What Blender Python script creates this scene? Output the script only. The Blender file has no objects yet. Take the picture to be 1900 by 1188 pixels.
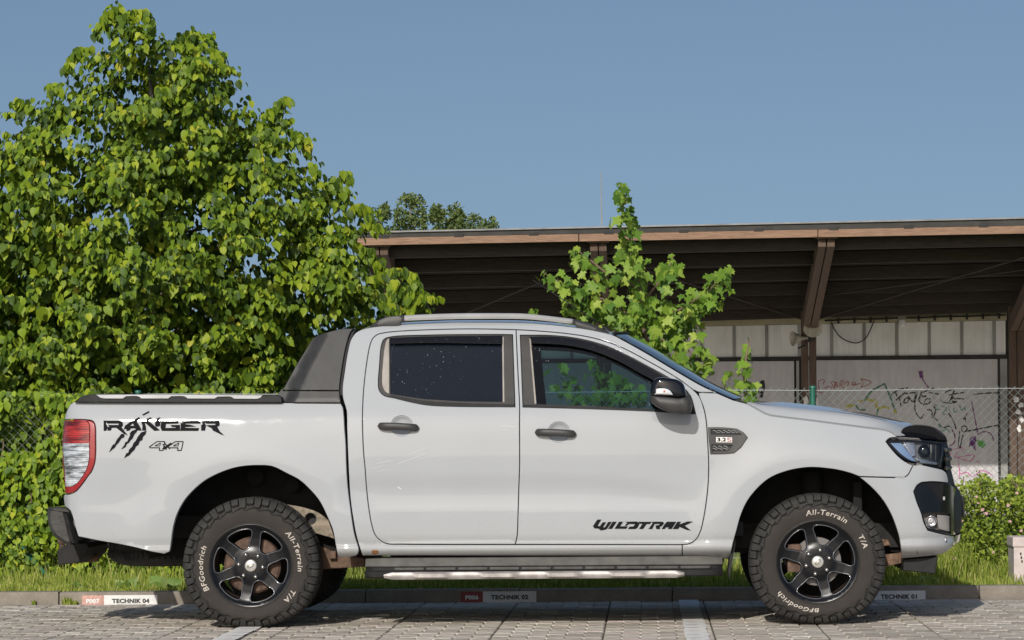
import bpy, bmesh, math, random
import numpy as np
from mathutils import Vector, Matrix, noise
from mathutils.geometry import delaunay_2d_cdt

random.seed(7)
RNG = np.random.default_rng(7)
scene = bpy.context.scene
R = math.radians

# ------------------------------------------------------------------ camera
F_PX, D0, H_CAM, PPX, PPY, ROLL = 5559.0, 17.0, 1.092, 1200.0, 804.0, R(0.38)
cd = bpy.data.cameras.new('camera')
cam = bpy.data.objects.new('camera', cd)
scene.collection.objects.link(cam)
cd.sensor_width = 36.0
cd.lens = F_PX / 1900.0 * 36.0
cd.shift_x = -(PPX - 950.0) / 1900.0
cd.shift_y = (PPY - 594.0) / 1900.0
cd.clip_end = 2000.0
cam.matrix_world = Matrix.Translation((0, -D0, H_CAM)) @ Matrix.Rotation(R(90), 4, 'X') @ Matrix.Rotation(-ROLL, 4, 'Z')
scene.camera = cam

# ------------------------------------------------------------------ sky, sun, exposure
SUN_TRAVEL = Vector((0.2, 1.0, -0.53)).normalized()
SUN_EL = math.asin(-SUN_TRAVEL.z)
SUN_AZ = math.atan2(-SUN_TRAVEL.x, -SUN_TRAVEL.y)       # clockwise from +Y
world = bpy.data.worlds.new('World')
scene.world = world
world.use_nodes = True
wn = world.node_tree
wn.nodes.clear()
sky = wn.nodes.new('ShaderNodeTexSky')
sky.sky_type = 'NISHITA'
sky.sun_disc = False
sky.sun_elevation = SUN_EL
sky.sun_rotation = SUN_AZ
sky.altitude = 0
sky.air_density = 1.0
sky.dust_density = 2.2
sky.ozone_density = 2.2
bg = wn.nodes.new('ShaderNodeBackground')
bg.inputs['Strength'].default_value = 0.084
wo = wn.nodes.new('ShaderNodeOutputWorld')
# the whole dome is read a few degrees higher, as seen through the clear air of the photograph
wtc = wn.nodes.new('ShaderNodeTexCoord')
wad = wn.nodes.new('ShaderNodeVectorMath'); wad.operation = 'ADD'; wad.inputs[1].default_value = (0, 0, 0.12)
wno = wn.nodes.new('ShaderNodeVectorMath'); wno.operation = 'NORMALIZE'
wn.links.new(wtc.outputs['Generated'], wad.inputs[0])
wn.links.new(wad.outputs[0], wno.inputs[0])
wn.links.new(wno.outputs[0], sky.inputs[0])
wn.links.new(sky.outputs[0], bg.inputs[0])
wn.links.new(bg.outputs[0], wo.inputs[0])
sd = bpy.data.lights.new('sun', 'SUN')
sd.energy = 3.3
sd.angle = R(0.5)
sd.color = (1.0, 0.955, 0.885)
sun = bpy.data.objects.new('sun', sd)
scene.collection.objects.link(sun)
sun.rotation_euler = SUN_TRAVEL.to_track_quat('-Z', 'Y').to_euler()
sun.location = (-4, -20, 12)
vs = scene.view_settings
vs.view_transform = 'Standard'
try:
    vs.look = 'None'
except Exception:
    pass
vs.exposure = 0.0
vs.gamma = 1.0
vs.use_curve_mapping = False
scene.cycles.max_bounces = 8
scene.cycles.transparent_max_bounces = 12
scene.cycles.caustics_reflective = False
scene.cycles.caustics_refractive = False

# ------------------------------------------------------------------ helpers
def unproj(px, py, Y):
    """picture point -> (X, Z) on the plane at depth Y"""
    px = np.asarray(px, float); py = np.asarray(py, float)
    u = px - PPX; v = PPY - py
    c, s = math.cos(ROLL), math.sin(ROLL)
    d = (np.asarray(Y, float) + D0) / F_PX
    return (u * c + v * s) * d, H_CAM + (-u * s + v * c) * d

def P3(px, py, Y):
    x, z = unproj(px, py, Y)
    return Vector((float(x), float(Y), float(z)))

def link(o, parent=None):
    scene.collection.objects.link(o)
    if parent is not None:
        o.parent = parent
    return o

ORIGIN = {}                                 # world origin of every parent made by thing()

def org(parent):
    v = Vector((0, 0, 0))
    p = parent
    while p is not None:
        v = v + Vector(p.location)
        p = p.parent
    return v

def thing(name, label, cat, loc=(0, 0, 0), group=None, rotz=0.0):
    o = bpy.data.objects.new(name, None)
    o.empty_display_size = 0.2
    link(o)
    o.location = loc
    o.rotation_euler = (0, 0, rotz)
    o['label'] = label
    o['category'] = cat
    if group:
        o['group'] = group
    return o

def tag(o, label, cat, group=None):
    o['label'] = label
    o['category'] = cat
    if group:
        o['group'] = group
    return o

def mk(name, V, Fc, mat, parent=None, smooth=False, normals=None, kind=None, mats=None, midx=None, label=None):
    """one mesh object; V in world coordinates, stored relative to the parent"""
    V = np.asarray(V, float).reshape(-1, 3)
    if parent is not None:
        V = V - np.array(org(parent))
    me = bpy.data.meshes.new(name)
    if isinstance(Fc, np.ndarray):
        n, k = Fc.shape
        me.vertices.add(len(V)); me.vertices.foreach_set('co', V.ravel())
        me.loops.add(n * k); me.loops.foreach_set('vertex_index', Fc.ravel().astype(np.int32))
        me.polygons.add(n); me.polygons.foreach_set('loop_start', np.arange(0, n * k, k, dtype=np.int32))
        me.update(calc_edges=True)
    else:
        me.from_pydata([tuple(v) for v in V], [], [tuple(f) for f in Fc])
    for m in (mats or [mat]):
        me.materials.append(m)
    if midx is not None:
        me.polygons.foreach_set('material_index', np.asarray(midx, np.int32))
    if smooth or normals is not None:
        me.polygons.foreach_set('use_smooth', np.ones(len(me.polygons), bool))
    me.update()
    if normals is not None:
        me.normals_split_custom_set_from_vertices([tuple(n) for n in normals])
    o = bpy.data.objects.new(name, me)
    link(o, parent)
    if kind:
        o['kind'] = kind
    if label:
        o['label'] = label
    return o

def mirrored(o):
    """the same part on the other side of the vehicle (its root lies on the centre line)"""
    c = o.copy()
    scene.collection.objects.link(c)
    c.scale = (1, -1, 1)
    return c

def dup(o, parent, loc=None):
    c = o.copy()
    scene.collection.objects.link(c)
    c.parent = parent
    if loc is not None:
        c.location = loc
    return c

class MB:
    """collects boxes, tubes, lathes and prisms into one mesh"""
    def __init__(self):
        self.V = []; self.F = []; self.M = []; self.mi = 0
    def add(self, V, Fc):
        b = len(self.V)
        self.V += [tuple(v) for v in V]
        self.F += [tuple(i + b for i in f) for f in Fc]
        self.M += [self.mi] * len(Fc)
        return self
    def box(self, a, b, bev=0.0, rot=None, piv=None):
        bm = bmesh.new()
        bmesh.ops.create_cube(bm, size=1)
        a = Vector(a); b = Vector(b)
        c = (a + b) / 2; s = b - a
        for v in bm.verts:
            v.co = Vector((v.co.x * s.x, v.co.y * s.y, v.co.z * s.z))
        if bev > 0:
            bmesh.ops.bevel(bm, geom=list(bm.edges), offset=bev, segments=2, affect='EDGES', profile=0.7)
        for v in bm.verts:
            v.co = (rot @ v.co if rot is not None else v.co) + c
        bm.verts.index_update()
        self.add([v.co[:] for v in bm.verts], [[v.index for v in f.verts] for f in bm.faces])
        bm.free()
        return self
    def tube(self, pts, r, n=6, cap=True):
        pts = [Vector(p) for p in pts]
        rr = r if hasattr(r, '__len__') else [r] * len(pts)
        rings = []
        t0 = (pts[1] - pts[0]).normalized()
        up = Vector((0, 0, 1)) if abs(t0.z) < 0.9 else Vector((1, 0, 0))
        nx = t0.cross(up).normalized()
        V = []
        for i, p in enumerate(pts):
            if i == 0: t = t0
            elif i == len(pts) - 1: t = (pts[i] - pts[i - 1]).normalized()
            else: t = ((pts[i + 1] - p).normalized() + (p - pts[i - 1]).normalized()).normalized()
            nx = (nx - t * nx.dot(t)).normalized()
            ny = t.cross(nx)
            for k in range(n):
                a = 2 * math.pi * k / n
                V.append(p + (nx * math.cos(a) + ny * math.sin(a)) * rr[i])
        Fc = []
        for i in range(len(pts) - 1):
            for k in range(n):
                k2 = (k + 1) % n
                Fc.append((i * n + k, i * n + k2, (i + 1) * n + k2, (i + 1) * n + k))
        if cap:
            Fc.append(tuple(range(n - 1, -1, -1)))
            Fc.append(tuple((len(pts) - 1) * n + k for k in range(n)))
        return self.add(V, Fc)
    def prism(self, poly, y0, y1, bev=0.0):
        """poly of (x, z), from depth y0 (near) to y1"""
        poly = list(poly)
        A = sum(poly[i - 1][0] * poly[i][1] - poly[i][0] * poly[i - 1][1] for i in range(len(poly)))
        if A < 0: poly.reverse()
        n = len(poly)
        if bev > 0:
            ins = inset(np.array(poly), bev)
            V = [(x, y0, z) for x, z in ins] + [(x, y0 + bev, z) for x, z in poly] + [(x, y1, z) for x, z in poly]
            Fc = [tuple(range(n))]
            for j in (0, 1):
                for i in range(n):
                    i2 = (i + 1) % n
                    Fc.append((j * n + i, (j + 1) * n + i, (j + 1) * n + i2, j * n + i2))
            Fc.append(tuple(range(3 * n - 1, 2 * n - 1, -1)))
        else:
            V = [(x, y0, z) for x, z in poly] + [(x, y1, z) for x, z in poly]
            Fc = [tuple(range(n))] + [(i, n + i, n + (i + 1) % n, (i + 1) % n) for i in range(n)] + [tuple(range(2 * n - 1, n - 1, -1))]
        return self.add(V, Fc)
    def lathe(self, prof, c, n=48, a0=0.0, a1=2 * math.pi):
        """prof of (radius, y) about the Y axis through c"""
        full = abs(a1 - a0 - 2 * math.pi) < 1e-6
        m = n if full else n + 1
        V = []
        for k in range(m):
            a = a0 + (a1 - a0) * k / n
            for r, y in prof:
                V.append((c[0] + r * math.cos(a), c[1] + y, c[2] + r * math.sin(a)))
        p = len(prof)
        Fc = []
        for k in range(n):
            k2 = (k + 1) % m
            for j in range(p - 1):
                Fc.append((k * p + j, k2 * p + j, k2 * p + j + 1, k * p + j + 1))
        return self.add(V, Fc)
    def build(self, name, mat, parent=None, smooth=False, kind=None, mats=None, label=None, sharp=None):
        o = mk(name, self.V, self.F, mat, parent, smooth, None, kind, mats, self.M if mats else None, label)
        if sharp is not None:
            try:
                o.data.set_sharp_from_angle(angle=R(sharp))
            except Exception:
                pass
        return o

def inset(P, d):
    """offset a closed polygon towards its left side"""
    P = np.asarray(P, float)
    e1 = P - np.roll(P, 1, 0); e2 = np.roll(P, -1, 0) - P
    def nrm(e):
        l = np.linalg.norm(e, axis=1, keepdims=True); l[l < 1e-9] = 1
        e = e / l
        return np.stack([-e[:, 1], e[:, 0]], 1)
    n1, n2 = nrm(e1), nrm(e2)
    b = n1 + n2
    q = (b * n1).sum(1, keepdims=True)
    q = np.maximum(q, 0.6)
    return P + b / q * d

def smooth(pts, step=5.0, closed=True):
    """Catmull-Rom through the points; a point with a third entry is a corner"""
    n = len(pts)
    P = [np.array(p[:2], float) for p in pts]
    C = [len(p) > 2 for p in pts]
    out = []
    rng = n if closed else n - 1
    for i in range(rng):
        j = (i + 1) % n
        p1, p2 = P[i], P[j]
        p0 = p1 + (p1 - p2) * 0.5 if (C[i] or (not closed and i == 0)) else P[i - 1]
        p3 = p2 + (p2 - p1) * 0.5 if (C[j] or (not closed and j == n - 1)) else P[(j + 1) % n]
        d = np.linalg.norm(p2 - p1)
        k = max(1, int(round(d / step)))
        t0 = 0; t1 = t0 + max(np.linalg.norm(p1 - p0), 1e-6) ** .5; t2 = t1 + max(d, 1e-6) ** .5; t3 = t2 + max(np.linalg.norm(p3 - p2), 1e-6) ** .5
        for q in range(k):
            t = t1 + (t2 - t1) * q / k
            A1 = (t1 - t) / (t1 - t0) * p0 + (t - t0) / (t1 - t0) * p1
            A2 = (t2 - t) / (t2 - t1) * p1 + (t - t1) / (t2 - t1) * p2
            A3 = (t3 - t) / (t3 - t2) * p2 + (t - t2) / (t3 - t2) * p3
            B1 = (t2 - t) / (t2 - t0) * A1 + (t - t0) / (t2 - t0) * A2
            B2 = (t3 - t) / (t3 - t1) * A2 + (t - t1) / (t3 - t1) * A3
            out.append((t2 - t) / (t2 - t1) * B1 + (t - t1) / (t2 - t1) * B2)
    if not closed:
        out.append(P[-1])
    return np.array(out)

def inside(Q, loops):
    """even-odd test of points Q against closed loops"""
    r = np.zeros(len(Q), bool)
    for L in loops:
        x0, z0 = L[:, 0], L[:, 1]
        x1, z1 = np.roll(x0, -1), np.roll(z0, -1)
        for a, b, c, d in zip(x0, z0, x1, z1):
            m = (b > Q[:, 1]) != (d > Q[:, 1])
            if m.any():
                xx = a + (Q[m, 1] - b) / (d - b) * (c - a)
                r[m] ^= Q[m, 0] < xx
    return r

def edge_dist(Q, loops):
    best = np.full(len(Q), 1e9)
    for L in loops:
        A = L; B = np.roll(L, -1, 0)
        for a, b in zip(A, B):
            e = b - a
            t = np.clip(((Q - a) @ e) / max(e @ e, 1e-12), 0, 1)
            best = np.minimum(best, np.linalg.norm(Q - (a + t[:, None] * e), axis=1))
    return best

def pchip(xs, ys):
    xs = np.asarray(xs, float); ys = np.asarray(ys, float)
    h = np.diff(xs); dl = np.diff(ys) / h
    m = np.zeros(len(xs))
    for i in range(1, len(xs) - 1):
        if dl[i - 1] * dl[i] > 0:
            w1 = 2 * h[i] + h[i - 1]; w2 = h[i] + 2 * h[i - 1]
            m[i] = (w1 + w2) / (w1 / dl[i - 1] + w2 / dl[i])
    m[0] = dl[0]; m[-1] = dl[-1]
    def f(x):
        x = np.asarray(x, float)
        xc = np.clip(x, xs[0], xs[-1])
        i = np.clip(np.searchsorted(xs, xc) - 1, 0, len(h) - 1)
        t = (xc - xs[i]) / h[i]
        y = ((2*t**3 - 3*t**2 + 1) * ys[i] + (t**3 - 2*t**2 + t) * h[i] * m[i] + (-2*t**3 + 3*t**2) * ys[i + 1] + (t**3 - t**2) * h[i] * m[i + 1])
        return y + np.where(x < xs[0], (x - xs[0]) * m[0], 0) + np.where(x > xs[-1], (x - xs[-1]) * m[-1], 0)
    return f

def sstep(a, b, x):
    t = np.clip((np.asarray(x, float) - a) / (b - a), 0, 1)
    return t * t * (3 - 2 * t)

def on_surf(px, S, it=6):
    """picture points -> (x, z) on the side surface Y = S(x, z)"""
    px = np.asarray(px, float)
    Y = np.zeros(len(px))
    for _ in range(it):
        x, z = unproj(px[:, 0], px[:, 1], Y)
        Y = 0.5 * Y + 0.5 * S(x, z) if _ > 2 else S(x, z)
    return np.stack([x, z], 1)

def S_normal(S, x, z, e=0.008):
    dx = (S(x + e, z) - S(x - e, z)) / (2 * e)
    dz = (S(x, z + e) - S(x, z - e)) / (2 * e)
    n = np.stack([dx, -np.ones_like(dx), dz], 1)
    return n / np.linalg.norm(n, axis=1, keepdims=True)

def area2(L):
    x, z = L[:, 0], L[:, 1]
    return float((x * np.roll(z, -1) - np.roll(x, -1) * z).sum())

def panel_xz(name, loops, S, mat, parent, step=0.03, gap=0.0025, lip=0.003, rim=0.02, label=None, flip=False):
    """a pressed panel: outline loops in (x, z), pressed onto Y = S(x, z), with a rounded turned-in edge"""
    Ls = []
    for i, L in enumerate(loops):
        L = np.asarray(L, float)
        if (area2(L) > 0) != (i == 0):
            L = L[::-1]
        Ls.append(L)
    G = [inset(L, gap) for L in Ls]
    A = [inset(L, gap + lip) for L in Ls]
    lo = np.min(A[0], 0); hi = np.max(A[0], 0)
    gx, gz = np.meshgrid(np.arange(lo[0], hi[0], step), np.arange(lo[1], hi[1], step))
    gx = gx + (np.arange(gx.shape[0]) % 2)[:, None] * step / 2
    Q = np.stack([gx.ravel(), gz.ravel()], 1)
    Q = Q[inside(Q, A)]
    if len(Q):
        Q = Q[edge_dist(Q, A) > step * 0.45]
    pts = np.concatenate(A + [Q]) if len(Q) else np.concatenate(A)
    edges = []
    b = 0
    for L in A:
        n = len(L)
        edges += [(b + i, b + (i + 1) % n) for i in range(n)]
        b += n
    vc, _, fc, _, _, _ = delaunay_2d_cdt([Vector(p) for p in pts], edges, [], 0, 1e-7)
    vc = np.array([v[:] for v in vc])
    fc = [f for f in fc if len(f) == 3]
    fa = np.array(fc)
    cen = vc[fa].mean(1)
    fa = fa[inside(cen, A)]
    y = S(vc[:, 0], vc[:, 1])
    V = np.stack([vc[:, 0], y, vc[:, 1]], 1)
    N = S_normal(S, vc[:, 0], vc[:, 1])
    # triangles face -Y
    t = vc[fa]
    ar = (t[:, 1, 0] - t[:, 0, 0]) * (t[:, 2, 1] - t[:, 0, 1]) - (t[:, 2, 0] - t[:, 0, 0]) * (t[:, 1, 1] - t[:, 0, 1])
    fa[ar < 0] = fa[ar < 0][:, ::-1]
    faces = [tuple(f) for f in fa]
    V = list(map(tuple, V)); N = list(map(tuple, N))
    for LA, LG in zip(A, G):
        n = len(LA)
        e = np.roll(LA, -1, 0) - np.roll(LA, 1, 0)
        l = np.linalg.norm(e, axis=1, keepdims=True); l[l < 1e-9] = 1
        e = e / l
        out = np.stack([e[:, 1], -e[:, 0]], 1)       # right side of the loop = outside the panel
        yA = S(LA[:, 0], LA[:, 1])
        nA = S_normal(S, LA[:, 0], LA[:, 1])
        b = len(V)
        nB = nA * 0.35 + np.stack([out[:, 0], 0 * out[:, 0], out[:, 1]], 1)
        nB /= np.linalg.norm(nB, axis=1, keepdims=True)
        nC = np.stack([out[:, 0], 0 * out[:, 0], out[:, 1]], 1)
        for i in range(n):
            V.append((LA[i, 0], yA[i], LA[i, 1])); N.append(tuple(nA[i]))
        for i in range(n):
            V.append((LG[i, 0], yA[i] + lip * 1.1, LG[i, 1])); N.append(tuple(nB[i]))
        for i in range(n):
            V.append((LG[i, 0], yA[i] + rim, LG[i, 1])); N.append(tuple(nC[i]))
        for j in (0, 1):
            for i in range(n):
                i2 = (i + 1) % n
                faces.append((b + j * n + i, b + (j + 1) * n + i, b + (j + 1) * n + i2, b + j * n + i2))
    return mk(name, V, faces, mat, parent, True, N, label=label)

def panel(name, loops_px, S, mat, parent, **kw):
    return panel_xz(name, [on_surf(L, S) for L in loops_px], S, mat, parent, **kw)

def loft(name, rows, mat, parent, close=False, smooth_=True, flip=False, kind=None, label=None, sharp=None):
    """rows: lists of equal length of world points"""
    n = len(rows[0])
    V = [tuple(p) for r in rows for p in r]
    Fc = []
    for j in range(len(rows) - 1):
        for i in range(n if close else n - 1):
            i2 = (i + 1) % n
            f = (j * n + i, j * n + i2, (j + 1) * n + i2, (j + 1) * n + i)
            Fc.append(f[::-1] if flip else f)
    o = mk(name, V, Fc, mat, parent, smooth_, kind=kind, label=label)
    if sharp is not None:
        try: o.data.set_sharp_from_angle(angle=R(sharp))
        except Exception: pass
    return o

def resample(pts, n):
    P = np.asarray(pts, float)
    d = np.r_[0, np.cumsum(np.linalg.norm(np.diff(P, axis=0), axis=1))]
    t = np.linspace(0, d[-1], n)
    return np.stack([np.interp(t, d, P[:, k]) for k in range(P.shape[1])], 1)

def text_mesh(s, size=1.0, bold=0.0, shear=0.0, space=1.0, extrude=0.0):
    """flat letter mesh: (verts (n,3), faces), baseline at the origin"""
    c = bpy.data.curves.new('t', 'FONT')
    c.body = s; c.size = size; c.offset = bold; c.shear = shear; c.space_character = space
    c.resolution_u = 4
    c.extrude = extrude
    o = bpy.data.objects.new('t', c)
    scene.collection.objects.link(o)
    dg = bpy.context.evaluated_depsgraph_get()
    ev = o.evaluated_get(dg)
    me = ev.to_mesh()
    V = np.array([v.co[:] for v in me.vertices]); Fc = [tuple(p.vertices) for p in me.polygons]
    ev.to_mesh_clear()
    bpy.data.objects.remove(o); bpy.data.curves.remove(c)
    return V, Fc

def subdivided(V, Fc, maxlen):
    bm = bmesh.new()
    vs_ = [bm.verts.new(v) for v in V]
    for f in Fc:
        try: bm.faces.new([vs_[i] for i in f])
        except Exception: pass
    bmesh.ops.triangulate(bm, faces=bm.faces[:])
    for _ in range(5):
        es = [e for e in bm.edges if e.calc_length() > maxlen]
        if not es: break
        bmesh.ops.subdivide_edges(bm, edges=es, cuts=1)
        bmesh.ops.triangulate(bm, faces=bm.faces[:])
    bm.verts.index_update()
    V2 = np.array([v.co[:] for v in bm.verts]); F2 = [tuple(v.index for v in f.verts) for f in bm.faces]
    bm.free()
    return V2, F2

# ------------------------------------------------------------------ materials
def nt(name):
    m = bpy.data.materials.new(name)
    m.use_nodes = True
    t = m.node_tree
    return m, t, t.nodes['Principled BSDF']

def ramp(t, fac, stops):
    r = t.nodes.new('ShaderNodeValToRGB')
    el = r.color_ramp.elements
    while len(el) < len(stops): el.new(0.5)
    for e, (p, c) in zip(el, stops):
        e.position = p
        e.color = (*c, 1) if len(c) == 3 else c
    t.links.new(fac, r.inputs[0])
    return r.outputs[0]

def noise_n(t, scale, detail=4, rough=0.55, coord='Object', vec_scale=None, dist=0.0):
    tc = t.nodes.new('ShaderNodeTexCoord')
    src = tc.outputs[coord]
    if vec_scale:
        mp = t.nodes.new('ShaderNodeMapping')
        mp.inputs['Scale'].default_value = vec_scale
        t.links.new(src, mp.inputs[0]); src = mp.outputs[0]
    n = t.nodes.new('ShaderNodeTexNoise')
    n.inputs['Scale'].default_value = scale
    n.inputs['Detail'].default_value = detail
    n.inputs['Roughness'].default_value = rough
    n.inputs['Distortion'].default_value = dist
    t.links.new(src, n.inputs['Vector'])
    return n.outputs[0]

def mixc(t, fac, a, b, mode='MIX'):
    m = t.nodes.new('ShaderNodeMix')
    m.data_type = 'RGBA'; m.blend_type = mode
    for sock, v in ((m.inputs[0], fac), (m.inputs[6], a), (m.inputs[7], b)):
        if isinstance(v, (int, float)): sock.default_value = v
        elif isinstance(v, tuple): sock.default_value = (*v, 1)
        else: t.links.new(v, sock)
    return m.outputs[2]

def bump(t, p, h, strength=0.3, dist=0.01):
    b = t.nodes.new('ShaderNodeBump')
    b.inputs['Strength'].default_value = strength
    b.inputs['Distance'].default_value = dist
    t.links.new(h, b.inputs['Height'])
    t.links.new(b.outputs[0], p.inputs['Normal'])

def simple(name, col, rough=0.5, metal=0.0, var=0.0, scale=8.0, spec=0.5, bmp=0.0, bscale=60.0, coat=0.0):
    m, t, p = nt(name)
    p.inputs['Roughness'].default_value = rough
    p.inputs['Metallic'].default_value = metal
    p.inputs['Specular IOR Level'].default_value = spec
    p.inputs['Coat Weight'].default_value = coat
    if var > 0:
        n = noise_n(t, scale)
        a = tuple(c * (1 - var) for c in col); b = tuple(min(1, c * (1 + var)) for c in col)
        t.links.new(ramp(t, n, [(0.3, a), (0.7, b)]), p.inputs['Base Color'])
    else:
        p.inputs['Base Color'].default_value = (*col, 1)
    if bmp > 0:
        bump(t, p, noise_n(t, bscale, 3), bmp, 0.004)
    return m
# ---- truck materials
def paint_mat():
    m, t, p = nt('white_paint')
    d = noise_n(t, 2.2, 6, 0.65)
    c = ramp(t, d, [(0.25, (0.383, 0.399, 0.415)), (0.75, (0.403, 0.420, 0.437))])
    # road dust low on the panels: a grey-beige film that stays on the paint
    tc = t.nodes.new('ShaderNodeTexCoord'); sx = t.nodes.new('ShaderNodeSeparateXYZ')
    t.links.new(tc.outputs['Object'], sx.inputs[0])
    mr = t.nodes.new('ShaderNodeMapRange')
    mr.inputs[1].default_value = 0.62; mr.inputs[2].default_value = 0.40
    mr.inputs[3].default_value = 0.0; mr.inputs[4].default_value = 0.4
    t.links.new(sx.outputs[2], mr.inputs[0])
    n2 = noise_n(t, 9, 6, 0.7)
    mm = t.nodes.new('ShaderNodeMath'); mm.operation = 'MULTIPLY'
    t.links.new(mr.outputs[0], mm.inputs[0]); t.links.new(n2, mm.inputs[1])
    c = mixc(t, mm.outputs[0], c, (0.40, 0.37, 0.31))
    # dried mud specks, thick low down, hardly any higher
    sp = noise_n(t, 210, 2, 0.5)
    mr2 = t.nodes.new('ShaderNodeMapRange')
    mr2.inputs[1].default_value = 0.95; mr2.inputs[2].default_value = 0.40
    mr2.inputs[3].default_value = 0.76; mr2.inputs[4].default_value = 0.66
    t.links.new(sx.outputs[2], mr2.inputs[0])
    gt = t.nodes.new('ShaderNodeMath'); gt.operation = 'GREATER_THAN'
    t.links.new(sp, gt.inputs[0]); t.links.new(mr2.outputs[0], gt.inputs[1])
    ml = t.nodes.new('ShaderNodeMath'); ml.operation = 'MULTIPLY'; ml.inputs[1].default_value = 0.5
    t.links.new(gt.outputs[0], ml.inputs[0])
    c = mixc(t, ml.outputs[0], c, (0.16, 0.13, 0.10))
    t.links.new(c, p.inputs['Base Color'])
    p.inputs['Roughness'].default_value = 0.95
    p.inputs['Specular IOR Level'].default_value = 0.0
    p.inputs['Coat Weight'].default_value = 1.0
    rr = ramp(t, noise_n(t, 14, 5, 0.7), [(0.3, (0.02,) * 3), (0.8, (0.065,) * 3)])
    t.links.new(rr, p.inputs['Coat Roughness'])
    return m
M_PAINT = paint_mat()
M_GAP = simple('seam_black', (0.012, 0.012, 0.013), 0.7)
M_BLACK = simple('textured_black_plastic', (0.019, 0.019, 0.0195), 0.6, spec=0.25, var=0.25, scale=20, bmp=0.25, bscale=260)
M_TRIM = simple('charcoal_trim', (0.042, 0.041, 0.040), 0.45, spec=0.4, var=0.2, scale=12, bmp=0.2, bscale=320)
M_PILLAR = simple('pillar_film', (0.040, 0.038, 0.036), 0.5, spec=0.3, var=0.15, scale=18)
M_BEIGE = simple('faded_quarter_trim', (0.30, 0.27, 0.24), 0.5, var=0.2, scale=10)
M_GLOSS = simple('gloss_black', (0.006, 0.007, 0.010), 0.08, spec=0.45)
M_RIM = simple('gloss_black_rim', (0.005, 0.0055, 0.007), 0.30, spec=0.35)
M_BEAD = simple('rim_edge_bead', (0.05, 0.055, 0.065), 0.25, spec=0.8, coat=1.0)
M_SILVER = simple('satin_silver', (0.33, 0.33, 0.335), 0.5, 0.15, var=0.1)
M_RAILSILVER = simple('brushed_rail_silver', (0.44, 0.44, 0.43), 0.5, 0.2, var=0.08)
M_SIGNAL = simple('signal_lens', (0.72, 0.73, 0.74), 0.2, 0.1, coat=1.0)
M_CHROME = simple('chrome', (0.75, 0.75, 0.75), 0.12, 1.0)
M_NUT = simple('nut_steel', (0.55, 0.53, 0.50), 0.3, 1.0)
M_RUST = simple('rusty_disc', (0.125, 0.078, 0.056), 0.8, 0.2, var=0.45, scale=30)
M_STEEL = simple('disc_steel', (0.16, 0.15, 0.145), 0.5, 0.6)
M_DARK = simple('underbody', (0.018, 0.017, 0.016), 0.85, var=0.4, scale=12, bmp=0.4, bscale=40)
M_LINER = simple('wheel_well_liner', (0.010, 0.0095, 0.009), 0.9, var=0.5, scale=9, bmp=0.5, bscale=25)
M_DUST = simple('dusty_frame', (0.26, 0.22, 0.17), 0.9, var=0.6, scale=25, bmp=0.5, bscale=60)
M_ARM = simple('rusty_arm', (0.17, 0.105, 0.068), 0.9, var=0.6, scale=30, bmp=0.4, bscale=70)
M_LEAFSPRING = simple('rusty_spring', (0.12, 0.075, 0.05), 0.85, var=0.5, scale=22)
M_DECAL = simple('black_vinyl', (0.010, 0.010, 0.012), 0.75, spec=0.12)
M_LETTER = simple('tyre_letter_white', (0.50, 0.45, 0.39), 0.75, var=0.25, scale=60)
M_RUBBER_IN = simple('interior_black', (0.02, 0.02, 0.022), 0.7)
M_SEAT = simple('seat_cloth', (0.04, 0.04, 0.045), 0.9, bmp=0.3, bscale=200)
M_DARKDISC = simple('barrel_dark', (0.055, 0.036, 0.026), 0.7, var=0.4, scale=25)
M_CAP = simple('hub_cap_silver', (0.62, 0.60, 0.55), 0.35, 0.5)
M_WHITEP = simple('white_plastic', (0.78, 0.78, 0.78), 0.4)
M_REFL = simple('lamp_reflector', (0.5, 0.5, 0.53), 0.25, 0.9, bmp=0.6, bscale=40)

def tyre_mat():
    m, t, p = nt('tyre_rubber')
    n = noise_n(t, 14, 6, 0.7)
    c = ramp(t, n, [(0.3, (0.020, 0.0198, 0.0195)), (0.7, (0.055, 0.053, 0.050))])
    # brown dust film on the smooth sidewall ring near the rim
    tc = t.nodes.new('ShaderNodeTexCoord'); mp = t.nodes.new('ShaderNodeMapping')
    mp.inputs['Scale'].default_value = (1, 0, 1)
    t.links.new(tc.outputs['Object'], mp.inputs[0])
    ln = t.nodes.new('ShaderNodeVectorMath'); ln.operation = 'LENGTH'
    t.links.new(mp.outputs[0], ln.inputs[0])
    mr = t.nodes.new('ShaderNodeMapRange')
    mr.inputs[1].default_value = 0.335; mr.inputs[2].default_value = 0.300
    mr.inputs[3].default_value = 0.0; mr.inputs[4].default_value = 0.75
    t.links.new(ln.outputs['Value'], mr.inputs[0])
    c = mixc(t, mr.outputs[0], c, (0.040, 0.034, 0.029))
    t.links.new(c, p.inputs['Base Color'])
    p.inputs['Roughness'].default_value = 0.8
    p.inputs['Specular IOR Level'].default_value = 0.25
    bump(t, p, noise_n(t, 120, 3), 0.2, 0.003)
    return m
M_TYRE = tyre_mat()

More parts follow.
